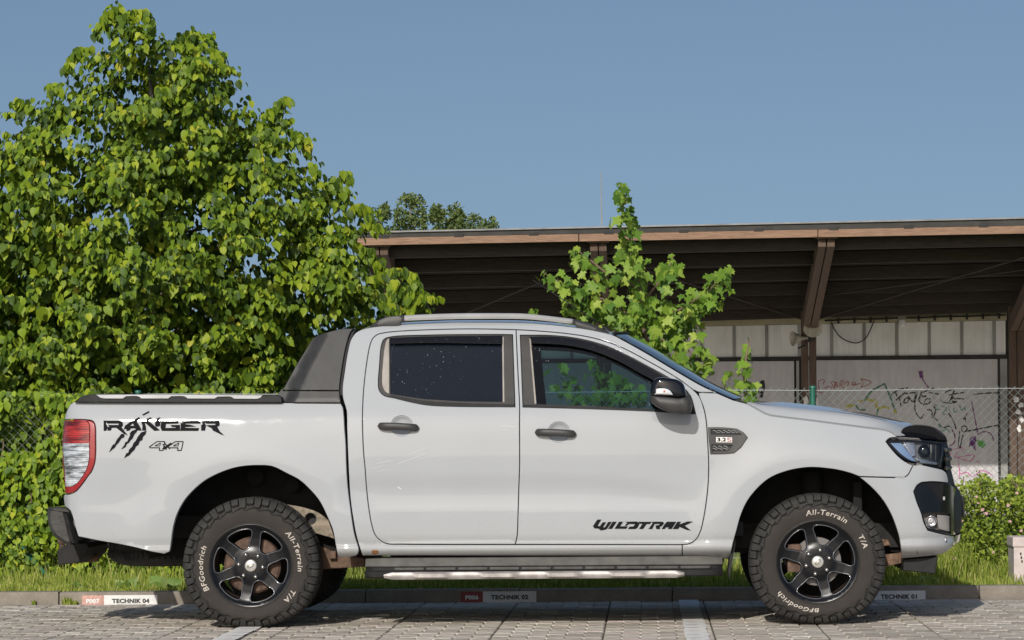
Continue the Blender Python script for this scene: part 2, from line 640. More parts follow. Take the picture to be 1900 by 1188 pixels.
def glass_mat(name, tint, refl=1.0, dirt=0.0, base=(0.0, 0.0, 0.0), dens=0.0):
    """pane: tinted see-through layer, mirror reflection by Fresnel, dried water spots"""
    m = bpy.data.materials.new(name); m.use_nodes = True
    t = m.node_tree; t.nodes.clear()
    out = t.nodes.new('ShaderNodeOutputMaterial')
    tr = t.nodes.new('ShaderNodeBsdfTransparent'); tr.inputs[0].default_value = (*tint, 1)
    df = t.nodes.new('ShaderNodeBsdfDiffuse'); df.inputs[0].default_value = (*base, 1)
    gl = t.nodes.new('ShaderNodeBsdfGlossy'); gl.inputs['Roughness'].default_value = 0.01
    gl.inputs[0].default_value = (refl, refl, refl, 1)
    mx0 = t.nodes.new('ShaderNodeMixShader'); mx0.inputs[0].default_value = dens
    t.links.new(tr.outputs[0], mx0.inputs[1]); t.links.new(df.outputs[0], mx0.inputs[2])
    fr = t.nodes.new('ShaderNodeFresnel'); fr.inputs[0].default_value = 1.5
    mx = t.nodes.new('ShaderNodeMixShader')
    t.links.new(fr.outputs[0], mx.inputs[0]); t.links.new(mx0.outputs[0], mx.inputs[1]); t.links.new(gl.outputs[0], mx.inputs[2])
    last = mx.outputs[0]
    if dirt > 0:
        tc = t.nodes.new('ShaderNodeTexCoord')
        vo = t.nodes.new('ShaderNodeTexVoronoi'); vo.inputs['Scale'].default_value = 78
        vo.inputs['Randomness'].default_value = 1.0
        t.links.new(tc.outputs['Object'], vo.inputs['Vector'])
        # drops only in some cells, of unequal size
        sep = t.nodes.new('ShaderNodeSeparateColor'); t.links.new(vo.outputs['Color'], sep.inputs[0])
        n = noise_n(t, 3.2, 3, 0.6)
        a = t.nodes.new('ShaderNodeMath'); a.operation = 'MULTIPLY'
        t.links.new(sep.outputs[0], a.inputs[0]); t.links.new(n, a.inputs[1])
        b = t.nodes.new('ShaderNodeMapRange')
        b.inputs[1].default_value = 0.24; b.inputs[2].default_value = 0.62; b.inputs[3].default_value = 0.0; b.inputs[4].default_value = 0.15
        t.links.new(a.outputs[0], b.inputs[0])
        l = t.nodes.new('ShaderNodeMath'); l.operation = 'LESS_THAN'
        t.links.new(vo.outputs['Distance'], l.inputs[0]); t.links.new(b.outputs[0], l.inputs[1])
        k = t.nodes.new('ShaderNodeMath'); k.operation = 'MULTIPLY'; k.inputs[1].default_value = dirt
        t.links.new(l.outputs[0], k.inputs[0])
        d2 = t.nodes.new('ShaderNodeBsdfDiffuse'); d2.inputs[0].default_value = (0.75, 0.78, 0.8, 1)
        mx2 = t.nodes.new('ShaderNodeMixShader')
        t.links.new(k.outputs[0], mx2.inputs[0]); t.links.new(last, mx2.inputs[1]); t.links.new(d2.outputs[0], mx2.inputs[2])
        last = mx2.outputs[0]
    t.links.new(last, out.inputs[0])
    return m
M_GLASS = glass_mat('front_glass', (0.38, 0.56, 0.62), dirt=0.6)
M_GLASS_CLEAR = glass_mat('clear_glass', (0.72, 0.82, 0.84))
M_GLASS_TINT = glass_mat('privacy_glass', (0.05, 0.06, 0.08), dirt=0.6, base=(0.012, 0.018, 0.03), dens=0.5)
M_WSHIELD = glass_mat('windscreen_glass', (0.55, 0.68, 0.72))
M_GUARD = glass_mat('smoked_acrylic', (0.05, 0.05, 0.055), dirt=0.5, base=(0.01, 0.01, 0.012), dens=0.6)
M_LENS = glass_mat('headlamp_lens', (0.93, 0.95, 0.97))
M_BOWL = simple('lamp_bowl_grey', (0.16, 0.16, 0.165), 0.35, 0.3, var=0.5, scale=18)
M_POCKET = simple('dusty_pocket', (0.19, 0.18, 0.17), 0.65, spec=0.3, var=0.25, scale=16)

def lens_mat(name, dark, light):
    """moulded lens: stacked optic ribs with uneven bright and dark facets behind"""
    m, t, p = nt(name)
    n = noise_n(t, 9, 3, 0.5, vec_scale=(0.8, 1, 5.5), dist=0.8)
    n2 = noise_n(t, 30, 2, 0.5, vec_scale=(1.5, 1, 3))
    w = t.nodes.new('ShaderNodeTexWave'); w.wave_type = 'BANDS'; w.bands_direction = 'Z'
    w.inputs['Scale'].default_value = 30; w.inputs['Distortion'].default_value = 1.5; w.inputs['Detail'].default_value = 1
    tc = t.nodes.new('ShaderNodeTexCoord'); t.links.new(tc.outputs['Object'], w.inputs['Vector'])
    c = ramp(t, n, [(0.36, dark), (0.50, tuple((a + b) / 2 for a, b in zip(dark, light))), (0.62, light)])
    c = mixc(t, 0.45, c, ramp(t, w.outputs['Fac'], [(0.2, (0.25,) * 3), (0.8, (1.0,) * 3)]), 'MULTIPLY')
    c = mixc(t, 0.4, c, ramp(t, n2, [(0.35, (0.4,) * 3), (0.65, (1.0,) * 3)]), 'MULTIPLY')
    t.links.new(c, p.inputs['Base Color'])
    p.inputs['Roughness'].default_value = 0.3
    p.inputs['Coat Weight'].default_value = 1.0
    p.inputs['Coat Roughness'].default_value = 0.03
    bump(t, p, w.outputs['Fac'], 0.4, 0.004)
    return m
M_RED = simple('red_lens_rim', (0.30, 0.006, 0.010), 0.25, coat=1.0)
M_REDDARK = lens_mat('red_lens', (0.12, 0.002, 0.002), (0.55, 0.03, 0.02))
M_CLEAR = lens_mat('clear_lens', (0.10, 0.11, 0.12), (0.75, 0.80, 0.86))
# =====================================================================  PICKUP TRUCK
YC = 0.93
truck = thing('pickup_truck', 'white double cab pickup truck parked on grey block paving beside the kerb', 'pickup truck', (0.26, YC, 0))
RWX, RWZ = [float(v) for v in unproj(464.7, 1050.2, 0.03)]
FWX, FWZ = [float(v) for v in unproj(1517.5, 1043.4, 0.03)]
FWZ = RWZ = 0.353

prof = pchip([.36, .385, .405, .425, .445, .460, .474, .490, .518, .60, .70, .87, .97, 1.08, 1.15, 1.20, 1.24, 1.27, 1.30, 1.50, 1.66, 1.71, 1.74, 1.77],
             [.15, .090, .050, .022, .011, .013, .026, .021, .0145, .012, .010, .003, .000, .003, .011, .022, .036, .050, .063, .148, .218, .252, .30, .42])
_tz = np.arange(0.30, 1.86, 0.003)
_ty = prof(_tz)
_kk = np.exp(-0.5 * (np.arange(-15, 16) / 6.0) ** 2); _kk /= _kk.sum()
_ts = np.convolve(np.pad(_ty, 15, mode='edge'), _kk, mode='valid')
_tw = sstep(0.70, 0.78, _tz) * (1 - sstep(1.62, 1.68, _tz))
_tt = _ty * (1 - _tw) + _ts * _tw
prof_raw = prof
prof = lambda z: np.interp(z, _tz, _tt)
plan_front = pchip([1.30, 1.45, 1.55, 1.63, 1.69, 1.73, 1.76, 1.78], [0, .004, .020, .055, .10, .155, .235, .33])
plan_rear = pchip([-3.36, -3.33, -3.29, -3.22, -3.10, -3.0], [.17, .105, .05, .014, .002, 0])

def S_body(x, z):
    x = np.asarray(x, float); z = np.asarray(z, float)
    drop = 0.17 * sstep(0.35, 1.55, x)
    ze = z + drop * sstep(0.72, 1.12, z)
    y = prof(ze)
    # pressed hollow above the lower character line
    fx = 1 - sstep(-0.05, 0.36, x)
    fx = fx * (0.25 + 0.75 * sstep(-1.80, -1.66, x))
    zc = 0.765 - 0.06 * sstep(-0.4, 0.30, x)
    tu = np.clip((z - 0.662) / np.maximum(0.03, zc + 0.005 - 0.662), 0, 1)
    up = tu * (2 - tu); dn = 1 - sstep(zc + 0.005, zc + 0.115, z)
    y = y + 0.0125 * fx * up * dn
    # wheel arch flares
    for wx, wz in ((RWX, RWZ), (FWX, FWZ)):
        r = np.sqrt((x - wx) ** 2 + (z - wz) ** 2)
        b = np.where(r < 0.60, np.exp(-((r - 0.60) / 0.19) ** 2), np.exp(-((r - 0.60) / 0.125) ** 2))
        y = y - (0.024 if wx < 0 else 0.032) * b * (0.35 + 0.65 * sstep(-0.1, 0.3, z - wz))
    y = y + plan_front(np.maximum(x, 1.30)) + plan_rear(np.minimum(x, -3.0))
    y = y + 0.004 * ((x - 0.2) / 2.0) ** 2
    return y

def off(S, d):
    return lambda x, z: S(x, z) + d

SB = S_body
both = lambda o: (o, mirrored(o))

# ---- outlines in picture points
BED = smooth([(119, 918, 1), (118, 922), (120, 940, 1), (130, 947.5), (135.5, 962.5), (140, 980), (145, 996, 1), (187, 1004.5), (220, 1010), (255, 1017.5), (280, 1024), (305, 1028.5, 1),
              (315, 1024, 1), (317.5, 1010), (321, 982.5), (327.5, 957.5), (340, 932.5), (355, 914), (380, 892.5), (412.5, 876), (442.5, 867), (480, 864), (505, 866), (532.5, 879), (555, 891),
              (575, 909), (592.5, 930), (607.5, 960), (617.5, 985), (622.5, 1012.5), (626, 1030, 1), (628, 1035, 1), (650, 1034), (662, 1031), (666, 1023), (657.5, 990), (650, 940), (645, 897.5),
              (643, 865), (641.5, 820), (639.5, 795), (638, 770), (636, 756), (632, 748.5, 1), (565, 747.7), (137, 746, 1), (131, 750), (125, 760), (121.5, 770), (119.5, 779, 1),
              (140, 778.5), (162.5, 779.5), (172.5, 782), (176.5, 790), (177.5, 815), (177.5, 840), (175.5, 860), (168.5, 877.5), (166, 880), (153.5, 897.5), (142, 911), (132, 916.5)])
CAB_OUT = [(672.5, 1031.5, 1), (669, 1022), (661, 995), (654.5, 960), (649.5, 922), (646, 860), (643.5, 795), (642.5, 762), (639, 750), (635.5, 737), (635, 720), (639, 690), (645, 652), (651, 630),
           (660, 617.5), (672.5, 611), (687.5, 607.5), (740, 602.5), (825, 598.5), (900, 598), (975, 599), (1000, 600.5), (1070, 608), (1110, 615), (1137.5, 622), (1157, 632), (1200, 656), (1250, 686),
           (1300, 715), (1330, 729, 1), (1296, 728, 1)]
FD_FRONT = [(957.5, 612.5, 1), (1000, 614.5), (1050, 619), (1090, 625), (1125, 634), (1162.5, 649), (1200, 669), (1237.5, 690), (1265, 707.5), (1285, 722.5), (1297.5, 736), (1305, 755), (1310, 777.5),
            (1312.5, 807), (1314.5, 845), (1315, 865), (1314, 897.5), (1310, 935), (1305, 965), (1300, 985), (1292.5, 1000), (1280, 1009), (1262.5, 1011, 1)]
RD_TOPREAR = [(952, 1010.5, 1), (750, 1010), (717.5, 1009), (705, 1002.5), (696, 992.5), (690, 975), (684.5, 945), (680, 905), (677, 865), (675, 845), (673, 807.5), (672.5, 770), (674, 732.5), (677.5, 695),
              (682.5, 660), (686, 642.5), (691, 629), (700, 621), (715, 617.5), (737.5, 615), (800, 612), (875, 610.5), (957.5, 611, 1)]
BLINE = [(957.5, 612, 1), (960, 670), (962.5, 720), (964, 750), (964, 795), (964, 865), (962.5, 910), (961, 960), (959.5, 995), (956, 1010.5, 1)]
FRONT_DOOR = smooth(BLINE[::-1] + FD_FRONT[1:])
REAR_DOOR = smooth(BLINE + RD_TOPREAR[1:-1])
# cab side = outer frame round both doors, with the sill
CAB = smooth(CAB_OUT + [(1285, 722.5), (1265, 707.5), (1237.5, 690), (1200, 669), (1162.5, 649), (1125, 634), (1090, 625), (1050, 619), (1000, 614.5), (957.5, 612), (875, 610.5), (800, 612), (737.5, 615),
             (715, 617.5), (700, 621), (691, 629), (686, 642.5), (682.5, 660), (677.5, 695), (674, 732.5), (672.5, 770), (673, 807.5), (675, 845), (677, 865), (680, 905), (684.5, 945), (690, 975), (696, 992.5),
             (705, 1002.5), (717.5, 1009), (750, 1010.3), (952, 1010.8), (1100, 1011), (1266, 1011.2, 1), (1266, 1032, 1), (1000, 1031.8), (800, 1031.5)])
W_REAR = smooth([(725, 625.5), (712.5, 630), (707.5, 642.5), (704, 682), (702, 710), (704, 725), (712.5, 734), (732.5, 739), (775, 749), (800, 752.5), (850, 754.5), (955.5, 755.3, 1), (951, 621.3, 1), (925, 621), (800, 622)])
W_FRONT = smooth([(965.5, 622.3, 1), (1025, 623), (1075, 629), (1125, 642.5), (1162.5, 659), (1200, 679), (1240, 701), (1268, 720), (1281, 735), (1290.5, 767.5, 1), (1275, 767.3), (1225, 764), (1100, 759), (970.5, 755.5, 1)])
G_REAR = smooth([(723.5, 627.5, 1), (931, 624, 1), (932, 745.5, 1), (850, 744), (825, 742.5), (787, 740), (725, 731, 1)])
G_FRONT = smooth([(986, 626.5, 1), (1025, 626.5), (1075, 632.5), (1125, 646), (1162.5, 662.5), (1200, 682), (1237, 702.5, 1), (1236, 762, 1), (1100, 753.5), (1050, 752), (995, 750, 1)])
FENDER = smooth([(1296, 728.5, 1), (1330, 729.5, 1), (1360, 742.5, 1), (1385, 749, 1), (1405, 760), (1417.5, 767), (1430, 771.5), (1455, 775), (1505, 781), (1555, 787.5), (1605, 794), (1642.5, 799), (1652.5, 802.5),
                 (1660, 807.5), (1664, 812, 1), (1650, 813.5), (1644, 820, 1), (1655, 834), (1667, 847), (1680, 857), (1694, 864.5, 1), (1692, 868), (1685, 881), (1678, 886, 1), (1655, 886), (1594, 884.5, 1),
                 (1580, 879), (1555, 872.5), (1530, 869), (1505, 867.5), (1480, 870), (1455, 876), (1430, 886.5), (1408, 904), (1387, 930), (1375, 956), (1366, 988), (1360, 1010), (1355, 1035, 1), (1352, 1038, 1), (1325, 1036),
                 (1266, 1032, 1), (1266, 1011, 1), (1280, 1009), (1292.5, 1000), (1300, 985), (1305, 965), (1310, 935), (1314, 897.5), (1315, 865), (1314.5, 845), (1312.5, 807), (1310, 777.5), (1305, 755), (1297.5, 736)])
BUMPER = smooth([(1594, 885, 1), (1655, 886.5), (1678, 886.5, 1), (1685, 881.5), (1692.5, 868, 1), (1694, 865, 1), (1706, 862.5), (1725, 866), (1747, 871, 1), (1755, 876), (1759, 887), (1760, 896.5, 1),
                 (1730, 894), (1710, 895.5, 1), (1702, 900.5), (1695.5, 912, 1), (1701.5, 932), (1709.5, 952), (1714.5, 970), (1721.5, 984, 1), (1730, 986.5), (1755, 992.5), (1772, 995, 1), (1774, 1005), (1770, 1012.5),
                 (1755, 1025), (1735, 1031, 1), (1705, 1034), (1673, 1036.5, 1), (1672.5, 1027.5), (1669, 1000), (1662.5, 977.5), (1652.5, 952.5), (1637.5, 927.5), (1617.5, 905)])
CORNER = smooth([(1695.5, 912, 1), (1702, 900.5), (1710, 895.5, 1), (1730, 894), (1760, 896.5, 1), (1770, 903), (1778, 917), (1780, 930), (1781, 960), (1780, 985), (1772, 995, 1), (1755, 992.5), (1730, 986.5), (1721.5, 984, 1),
                 (1714.5, 970), (1709.5, 952), (1701.5, 932)])
FOG = smooth([(1712, 953.5, 1), (1740, 952.5), (1762, 955, 1), (1763, 989, 1), (1745, 984), (1722, 979, 1), (1716, 966)])

bed = panel('bed_side', [BED], SB, M_PAINT, truck, rim=0.05, step=0.02); both(bed)
cabp = panel('cab_body', [CAB], SB, M_PAINT, truck, rim=0.05); both(cabp)
fend = panel('fender', [FENDER], SB, M_PAINT, truck, rim=0.05, step=0.02); both(fend)
bump_ = panel('bumper', [BUMPER], SB, M_PAINT, truck, rim=0.05); both(bump_)
corner = panel('bumper_corner_trim', [CORNER, FOG], off(SB, 0.004), M_GLOSS, truck, rim=0.045); both(corner)
# dark backing behind every seam
SEAM = smooth([(600, 700, 1), (655, 625, 1), (700, 612, 1), (1100, 620, 1), (1290, 720, 1), (1320, 800, 1), (1320, 1026, 1), (672, 1026, 1), (640, 900, 1), (636, 760, 1)])
S_IN = lambda x, z: S_body(x, z) + 0.03

GUARD_F = smooth([(982.5, 625, 1), (1025, 624.5), (1075, 630.5), (1125, 644), (1162.5, 660.5), (1200, 680.5), (1238, 702, 1), (1213, 706, 1), (1187, 692), (1150, 671.5), (1100, 651), (1050, 640.5), (987, 637, 1)])
GUARD_R = smooth([(723.5, 627, 1), (800, 624.3), (932, 622.8, 1), (932, 638.5, 1), (800, 636.5), (724, 638, 1)])
def cup_loop(cx, cy):
    return np.array([(cx + 19.5 * math.cos(a), cy + 18.5 * math.sin(a)) for a in np.linspace(0, 2 * math.pi, 33)[:-1]])
def make_door(outline, win, glass, hc, guard, front):
    cup = cup_loop(hc[0] + 6, hc[1] - 1)
    d = panel('door', [outline, win, cup], SB, M_PAINT, truck, rim=0.03)
    d2 = mirrored(d)
    def give(o):
        o.parent = d
        o.location = (0, 0, 0)
        c = o.copy(); scene.collection.objects.link(c); c.parent = d2
        return o
    give(panel('window_surround', [win, glass], off(SB, 0.006), M_PILLAR, truck, gap=0.0005, rim=0.02))
    give(panel('window_pane', [glass], off(SB, 0.016), M_GLASS if front else M_GLASS_TINT, truck, gap=-0.002, rim=0.002, lip=0.0005, step=0.06))
    give(panel('rain_guard', [guard], off(SB, -0.010), M_GUARD, truck, gap=0.0, lip=0.002, rim=0.012))
    # pull cup: a dish set in the hole of the skin
    C = on_surf(cup, SB)
    cen = C.mean(0)
    V = []; Fc = []
    K = len(C)
    Q = [1.03, 0.97, 0.85, 0.6, 0.3, 0.02]; dep = [0.004, 0.005, 0.015, 0.026, 0.030, 0.031]
    for q, dp in zip(Q, dep):
        for p in C:
            x, z = cen + (p - cen) * q
            V.append((x, float(SB(x, z)) + dp, z))
    for q in range(len(Q) - 1):
        for k in range(K):
            k2 = (k + 1) % K
            Fc.append((q * K + k, (q + 1) * K + k, (q + 1) * K + k2, q * K + k2))
    Fc.append(tuple((len(Q) - 1) * K + k for k in range(K)))
    give(mk('pull_cup', V, Fc, M_PAINT, truck, True))
    hx, hz = on_surf(np.array([hc]), SB)[0]
    hy = float(SB(hx, hz))
    n, L, rows = 24, 0.236, []
    for i in range(n):
        s = i / (n - 1)
        x = hx + (s - 0.5) * L
        e = min(s, 1 - s) * L
        hg = 0.0205 * (0.15 + 0.85 * math.sqrt(max(0.0, 1 - (1 - min(e, 0.026) / 0.026) ** 2)))
        zo = hz - 0.012 * (s - 0.5) - 0.003 * (2 * s - 1) ** 2
        bow = 0.012 + 0.030 * (1 - (2 * s - 1) ** 4)
        rows += [(x, hy - bow - 0.010 * math.cos(a), zo + hg * math.sin(a)) for a in np.linspace(-math.pi, math.pi, 13)[:-1]]
    Fc = []
    for j in range(n - 1):
        for i in range(12):
            i2 = (i + 1) % 12
            Fc.append((j * 12 + i, (j + 1) * 12 + i, (j + 1) * 12 + i2, j * 12 + i2))
    Fc.append(tuple(range(12))); Fc.append(tuple((n - 1) * 12 + 11 - i for i in range(12)))
    give(mk('handle', rows, Fc, M_TRIM, truck, True))
    for s in (-0.40, 0.40):                    # the two feet of the grip
        mb = MB(); mb.box((hx + s * L - 0.016, hy - 0.026, hz - 0.012 * s - 0.013), (hx + s * L + 0.016, hy + 0.01, hz - 0.012 * s + 0.011), 0.004)
        give(mb.build('handle_foot', M_TRIM, truck, True, sharp=40))
    return d, d2
fdoor, fdoor2 = make_door(FRONT_DOOR, W_FRONT, G_FRONT, (1031, 803), GUARD_F, True)
rdoor, rdoor2 = make_door(REAR_DOOR, W_REAR, G_REAR, (739.5, 791.5), GUARD_R, False)

def door_part(o, doors=(fdoor, fdoor2)):
    """hang a part on both doors"""
    o.parent = doors[0]; o.location = (0, 0, 0)
    c = o.copy(); scene.collection.objects.link(c); c.parent = doors[1]
    return o
# weather strip, pale quarter trim, bright pillar strips
door_part(panel('quarter_trim', [smooth([(722, 627.5, 1), (722, 731, 1), (716, 728), (710, 718), (709, 700), (711, 668), (714, 643), (717, 632)])], off(SB, 0.001), M_BEIGE, truck, gap=0, lip=0.002, rim=0.01), (rdoor, rdoor2))
door_part(panel('pillar_strip', [np.array([(931.5, 625), (934.5, 625), (936, 746.5), (933, 746.5)])], off(SB, 0.001), M_BEIGE, truck, gap=0, lip=0.0008, rim=0.01), (rdoor, rdoor2))
door_part(panel('pillar_strip', [np.array([(982.0, 628), (984.8, 628), (995.3, 749.5), (992.0, 749.5)])], off(SB, 0.001), M_BEIGE, truck, gap=0, lip=0.0008, rim=0.01))
door_part(panel('belt_strip', [smooth([(715, 736, 1), (735, 740.5), (775, 750), (800, 753.4), (850, 755.4), (955.5, 756.2, 1), (955, 750.5, 1), (850, 747.8), (787, 743.5), (727, 733.5, 1)])], off(SB, 0.0005), M_BLACK, truck, gap=0.0005, lip=0.002, rim=0.012), (rdoor, rdoor2))
door_part(panel('belt_strip', [smooth([(970.5, 756, 1), (1100, 759.6), (1225, 764.6), (1275, 768, 1), (1275, 763.5, 1), (1225, 760), (1100, 755), (970, 751, 1)])], off(SB, 0.0005), M_BLACK, truck, gap=0.0005, lip=0.002, rim=0.012))
# sail triangle the mirror stands on
door_part(panel('mirror_base', [smooth([(1238, 704, 1), (1270, 722), (1282, 738), (1290, 767, 1), (1262, 766.5), (1234, 764.5, 1)])], off(SB, -0.004), M_BLACK, truck, gap=0, rim=0.02))

def mirror_shell(name, outline, y0, y1, mat, bulge=0.02, n=9):
    """a rounded mirror shell: picture outline, from depth y0 (outer face) to y1"""
    cen = outline.mean(0)
    rows = []
    for t in np.linspace(0, 1, n):
        a = t * math.pi
        sc = 1.0 - 0.30 * (1 - math.sin(a)) ** 2.2 if t < 0.5 else 1.0 - 0.16 * (1 - math.sin(a)) ** 2
        y = y0 + (y1 - y0) * (1 - math.cos(a)) / 2
        q = cen + (outline - cen) * sc
        rows.append([P3(p[0], p[1], y) for p in q])
    V = [v for r in rows for v in r]; K = len(outline)
    Fc = []
    for j in range(n - 1):
        for i in range(K):
            i2 = (i + 1) % K
            Fc.append((j * K + i, (j + 1) * K + i, (j + 1) * K + i2, j * K + i2))
    Fc.append(tuple(range(K))); Fc.append(tuple((n - 1) * K + K - 1 - i for i in range(K)))
    Fc = [f[::-1] for f in Fc]
    return mk(name, V, Fc, mat, truck, True)
MO = smooth([(1209, 713), (1215, 703), (1226, 700.5), (1245, 702), (1260, 706), (1269, 714), (1273, 729), (1275, 735, 1), (1262, 738), (1235, 735.5), (1206.5, 733, 1), (1206.5, 725)], 4)
ML = smooth([(1206.5, 733.5, 1), (1235, 736), (1262, 738.5), (1275, 736, 1), (1283.5, 745), (1281, 766), (1262, 767), (1250, 766.5), (1232, 761.5), (1215, 752.5), (1208, 745)], 4)
door_part(mirror_shell('mirror_cap', MO[::-1], -0.235, -0.035, M_GLOSS))
door_part(mirror_shell('mirror_housing', ML[::-1], -0.235, 0.0, M_TRIM))
IND = smooth([(1215, 721, 1), (1222, 719.5), (1240, 721), (1248, 727), (1251, 733.6, 1), (1232, 732.5), (1214.5, 732, 1)], 3)
door_part(mirror_shell('turn_signal', IND[::-1], -0.2395, -0.18, M_SIGNAL, n=5))
SLIT = smooth([(1213.5, 719.6, 1), (1240, 719.8), (1250, 727), (1252.5, 734.6, 1), (1213, 733, 1)], 3)
door_part(mirror_shell('signal_surround', SLIT[::-1], -0.2368, -0.18, M_CHROME, n=5))
v0 = P3(1232.5, 726.5, -0.2398)
mb = MB(); mb.lathe([(0.0, -0.001), (0.006, 0.0), (0.008, 0.004)], v0, 10)
door_part(mb.build('signal_bulb', simple('amber_bulb', (0.5, 0.12, 0.03), 0.3), truck, True))

# ---- black bed cap, silver insert, sports bar
def strip_panel(name, pts, S, mat, **kw):
    o = panel(name, [smooth(pts, 4)], S, mat, truck, **kw); both(o); return o
S_CAP = lambda x, z: 0.030 + 0.35 * np.maximum(0, np.asarray(z) - 1.285) + plan_rear(np.minimum(x, -3.0))
strip_panel('bed_cap', [(137.5, 746.2, 1), (141, 743), (155, 734.5), (175, 731.5), (300, 731.5), (490, 733.5, 1), (514, 733.5), (522, 737.5, 1), (523, 747.2, 1), (300, 747)], S_CAP, M_BLACK, rim=0.12, gap=0.0)
strip_panel('cap_insert', [(178, 732.3, 1), (300, 732), (487.5, 733.3, 1), (484, 738), (477, 740.6, 1), (434, 740.4, 1), (429, 737), (404, 736.6, 1), (398, 740.2, 1), (348, 740, 1), (342, 736.2), (318, 735.8, 1), (312, 740, 1), (262, 740, 1),
                           (256, 736), (234, 735.8, 1), (228, 740, 1), (195, 740, 1), (186, 738.5)], off(S_CAP, -0.010), M_SILVER, rim=0.03, gap=0.0)
S_BAR = lambda x, z: 0.040 + 0.43 * np.maximum(0, np.asarray(z) - 1.285) + 0.075 * sstep(-1.99, -2.07, np.asarray(x) - 0.42 * (np.asarray(z) - 1.3))
BARO = [(516, 733, 1), (525, 722), (550, 677), (570, 645), (580, 629), (587, 624), (605, 617.5), (630, 611), (656, 609.5, 1), (650, 617), (642.5, 640), (635.5, 675), (630, 715), (629.5, 724.5, 1), (523, 724, 1)]
strip_panel('sport_bar', BARO, S_BAR, M_TRIM, rim=0.16, gap=0.001)
strip_panel('sport_bar_foot', [(512, 734.5, 1), (518, 731.5), (522.5, 725.2, 1), (629.5, 725.6, 1), (630, 733), (632, 748, 1), (524, 747.3, 1)], S_BAR, M_TRIM, rim=0.12, gap=0.001)
strip_panel('bar_seal', [(651.5, 617, 1), (660, 611, 1), (655, 622), (648, 640), (641, 680), (636.5, 715), (636.5, 735, 1), (630.6, 733, 1), (631, 715), (636.6, 675), (643.6, 640)], off(S_BAR, 0.02), M_GAP, rim=0.05, gap=0.0)
# top hoop of the sports bar across the bed
def across(px, py, y):
    return P3(px, py, y)
rows = []
for p in smooth([(580, 629), (587, 624), (605, 617.5), (630, 611), (654, 610)], 8, False):
    a = P3(p[0], p[1], float(S_BAR(*unproj(p[0], p[1], 0.2))) + 0.02)
    rows.append([Vector((a.x, y, a.z + 0.012 * math.sin(math.pi * (y - a.y) / (2 * (YC - a.y))))) for y in np.linspace(a.y, 2 * YC - a.y, 15)])
loft('sport_bar_hoop', rows, M_TRIM, truck, flip=True)

# ---- roof, windscreen, rear wall, tailgate, bonnet
ROOF = smooth([(660, 617.5), (672.5, 611), (687.5, 607.5), (740, 602.5), (825, 598.5), (900, 598), (975, 599), (1070, 608), (1137.5, 622)], 10, False)
E = on_surf(ROOF, SB)
rows = []
for (x, z) in E:
    y0 = float(SB(x, z))
    ys = np.linspace(y0, 2 * YC - y0, 21)
    k = 1 - ((ys - YC) / (YC - y0)) ** 2
    rows.append([(x + (0.05 if x > -0.3 else 0.0) * kk * sstep(-0.6, -0.2, x), y, z + 0.022 * min(1, 1.6 * kk)) for y, kk in zip(ys, k)])
loft('roof', rows, M_PAINT, truck, flip=True)
WS = smooth([(1137.5, 621.5), (1157, 631.5), (1200, 655.5), (1250, 685.5), (1300, 714.5), (1330, 728.5), (1362, 742.5)], 10, False)
E = on_surf(WS, SB)
rows = []
for q, (x, z) in enumerate(E):
    y0 = float(SB(x, z)) + 0.004
    ys = np.linspace(y0, 2 * YC - y0, 25)
    k = np.maximum(0, 1 - np.abs((ys - YC) / (YC - y0)) ** 2.4)
    rows.append([(x + 0.085 * kk, y, z + 0.016 * kk + 0.006) for y, kk in zip(ys, k)])
loft('windscreen', rows, M_WSHIELD, truck, flip=True)
mb = MB()
mb.tube([tuple(Vector(rows[0][i]) + Vector((0.0, 0, 0.003))) for i in range(25)], 0.008, 6)
mb.build('windscreen_seal', M_GAP, truck, True)
# cowl with wipers
mb = MB()
cw = [(P3(1385, 748, 0.08)), ]
mb.box((0.42, 0.10, 1.205), (0.60, 2 * YC - 0.10, 1.255), 0.02)
for y in (0.35, 1.0):
    mb.tube([(0.56, y, 1.262), (0.50, y + 0.28, 1.285), (0.43, y + 0.55, 1.30)], 0.008, 5)
mb.tube([P3(1362, 743, 0.12), P3(1376, 747, 0.11), P3(1390, 752, 0.10)], [0.012, 0.012, 0.006], 6)
mb.build('cowl', M_BLACK, truck, True, sharp=40)
# rear cab wall with window, tailgate, bed floor, front wall of bed
E = on_surf(smooth([(660, 617.5), (651, 630), (645, 652), (639, 690), (635.5, 725), (640, 752), (643.5, 800), (648, 900)], 12, False), SB)
rows = [[(x + 0.02, y, z) for y in np.linspace(float(SB(x, z)) + 0.01, 2 * YC - float(SB(x, z)) - 0.01, 5)] for x, z in E]
loft('cab_rear_wall', rows, M_PAINT, truck)
mb = MB()
mb.box((-3.28, 0.13, 0.66), (-3.22, 2 * YC - 0.13, 1.265), 0.02)
mb.build('tailgate', M_PAINT, truck, True, sharp=40)
mb = MB()
mb.box((-3.24, 0.47, 0.68), (-1.78, 2 * YC - 0.47, 0.72))
mb.box((-3.20, 0.09, 0.97), (-1.76, 0.12, 1.27)); mb.box((-3.20, 2 * YC - 0.12, 0.97), (-1.76, 2 * YC - 0.09, 1.27)); mb.box((-1.79, 0.13, 0.72), (-1.75, 2 * YC - 0.13, 1.27))
mb.build('bed_liner', M_BLACK, truck)
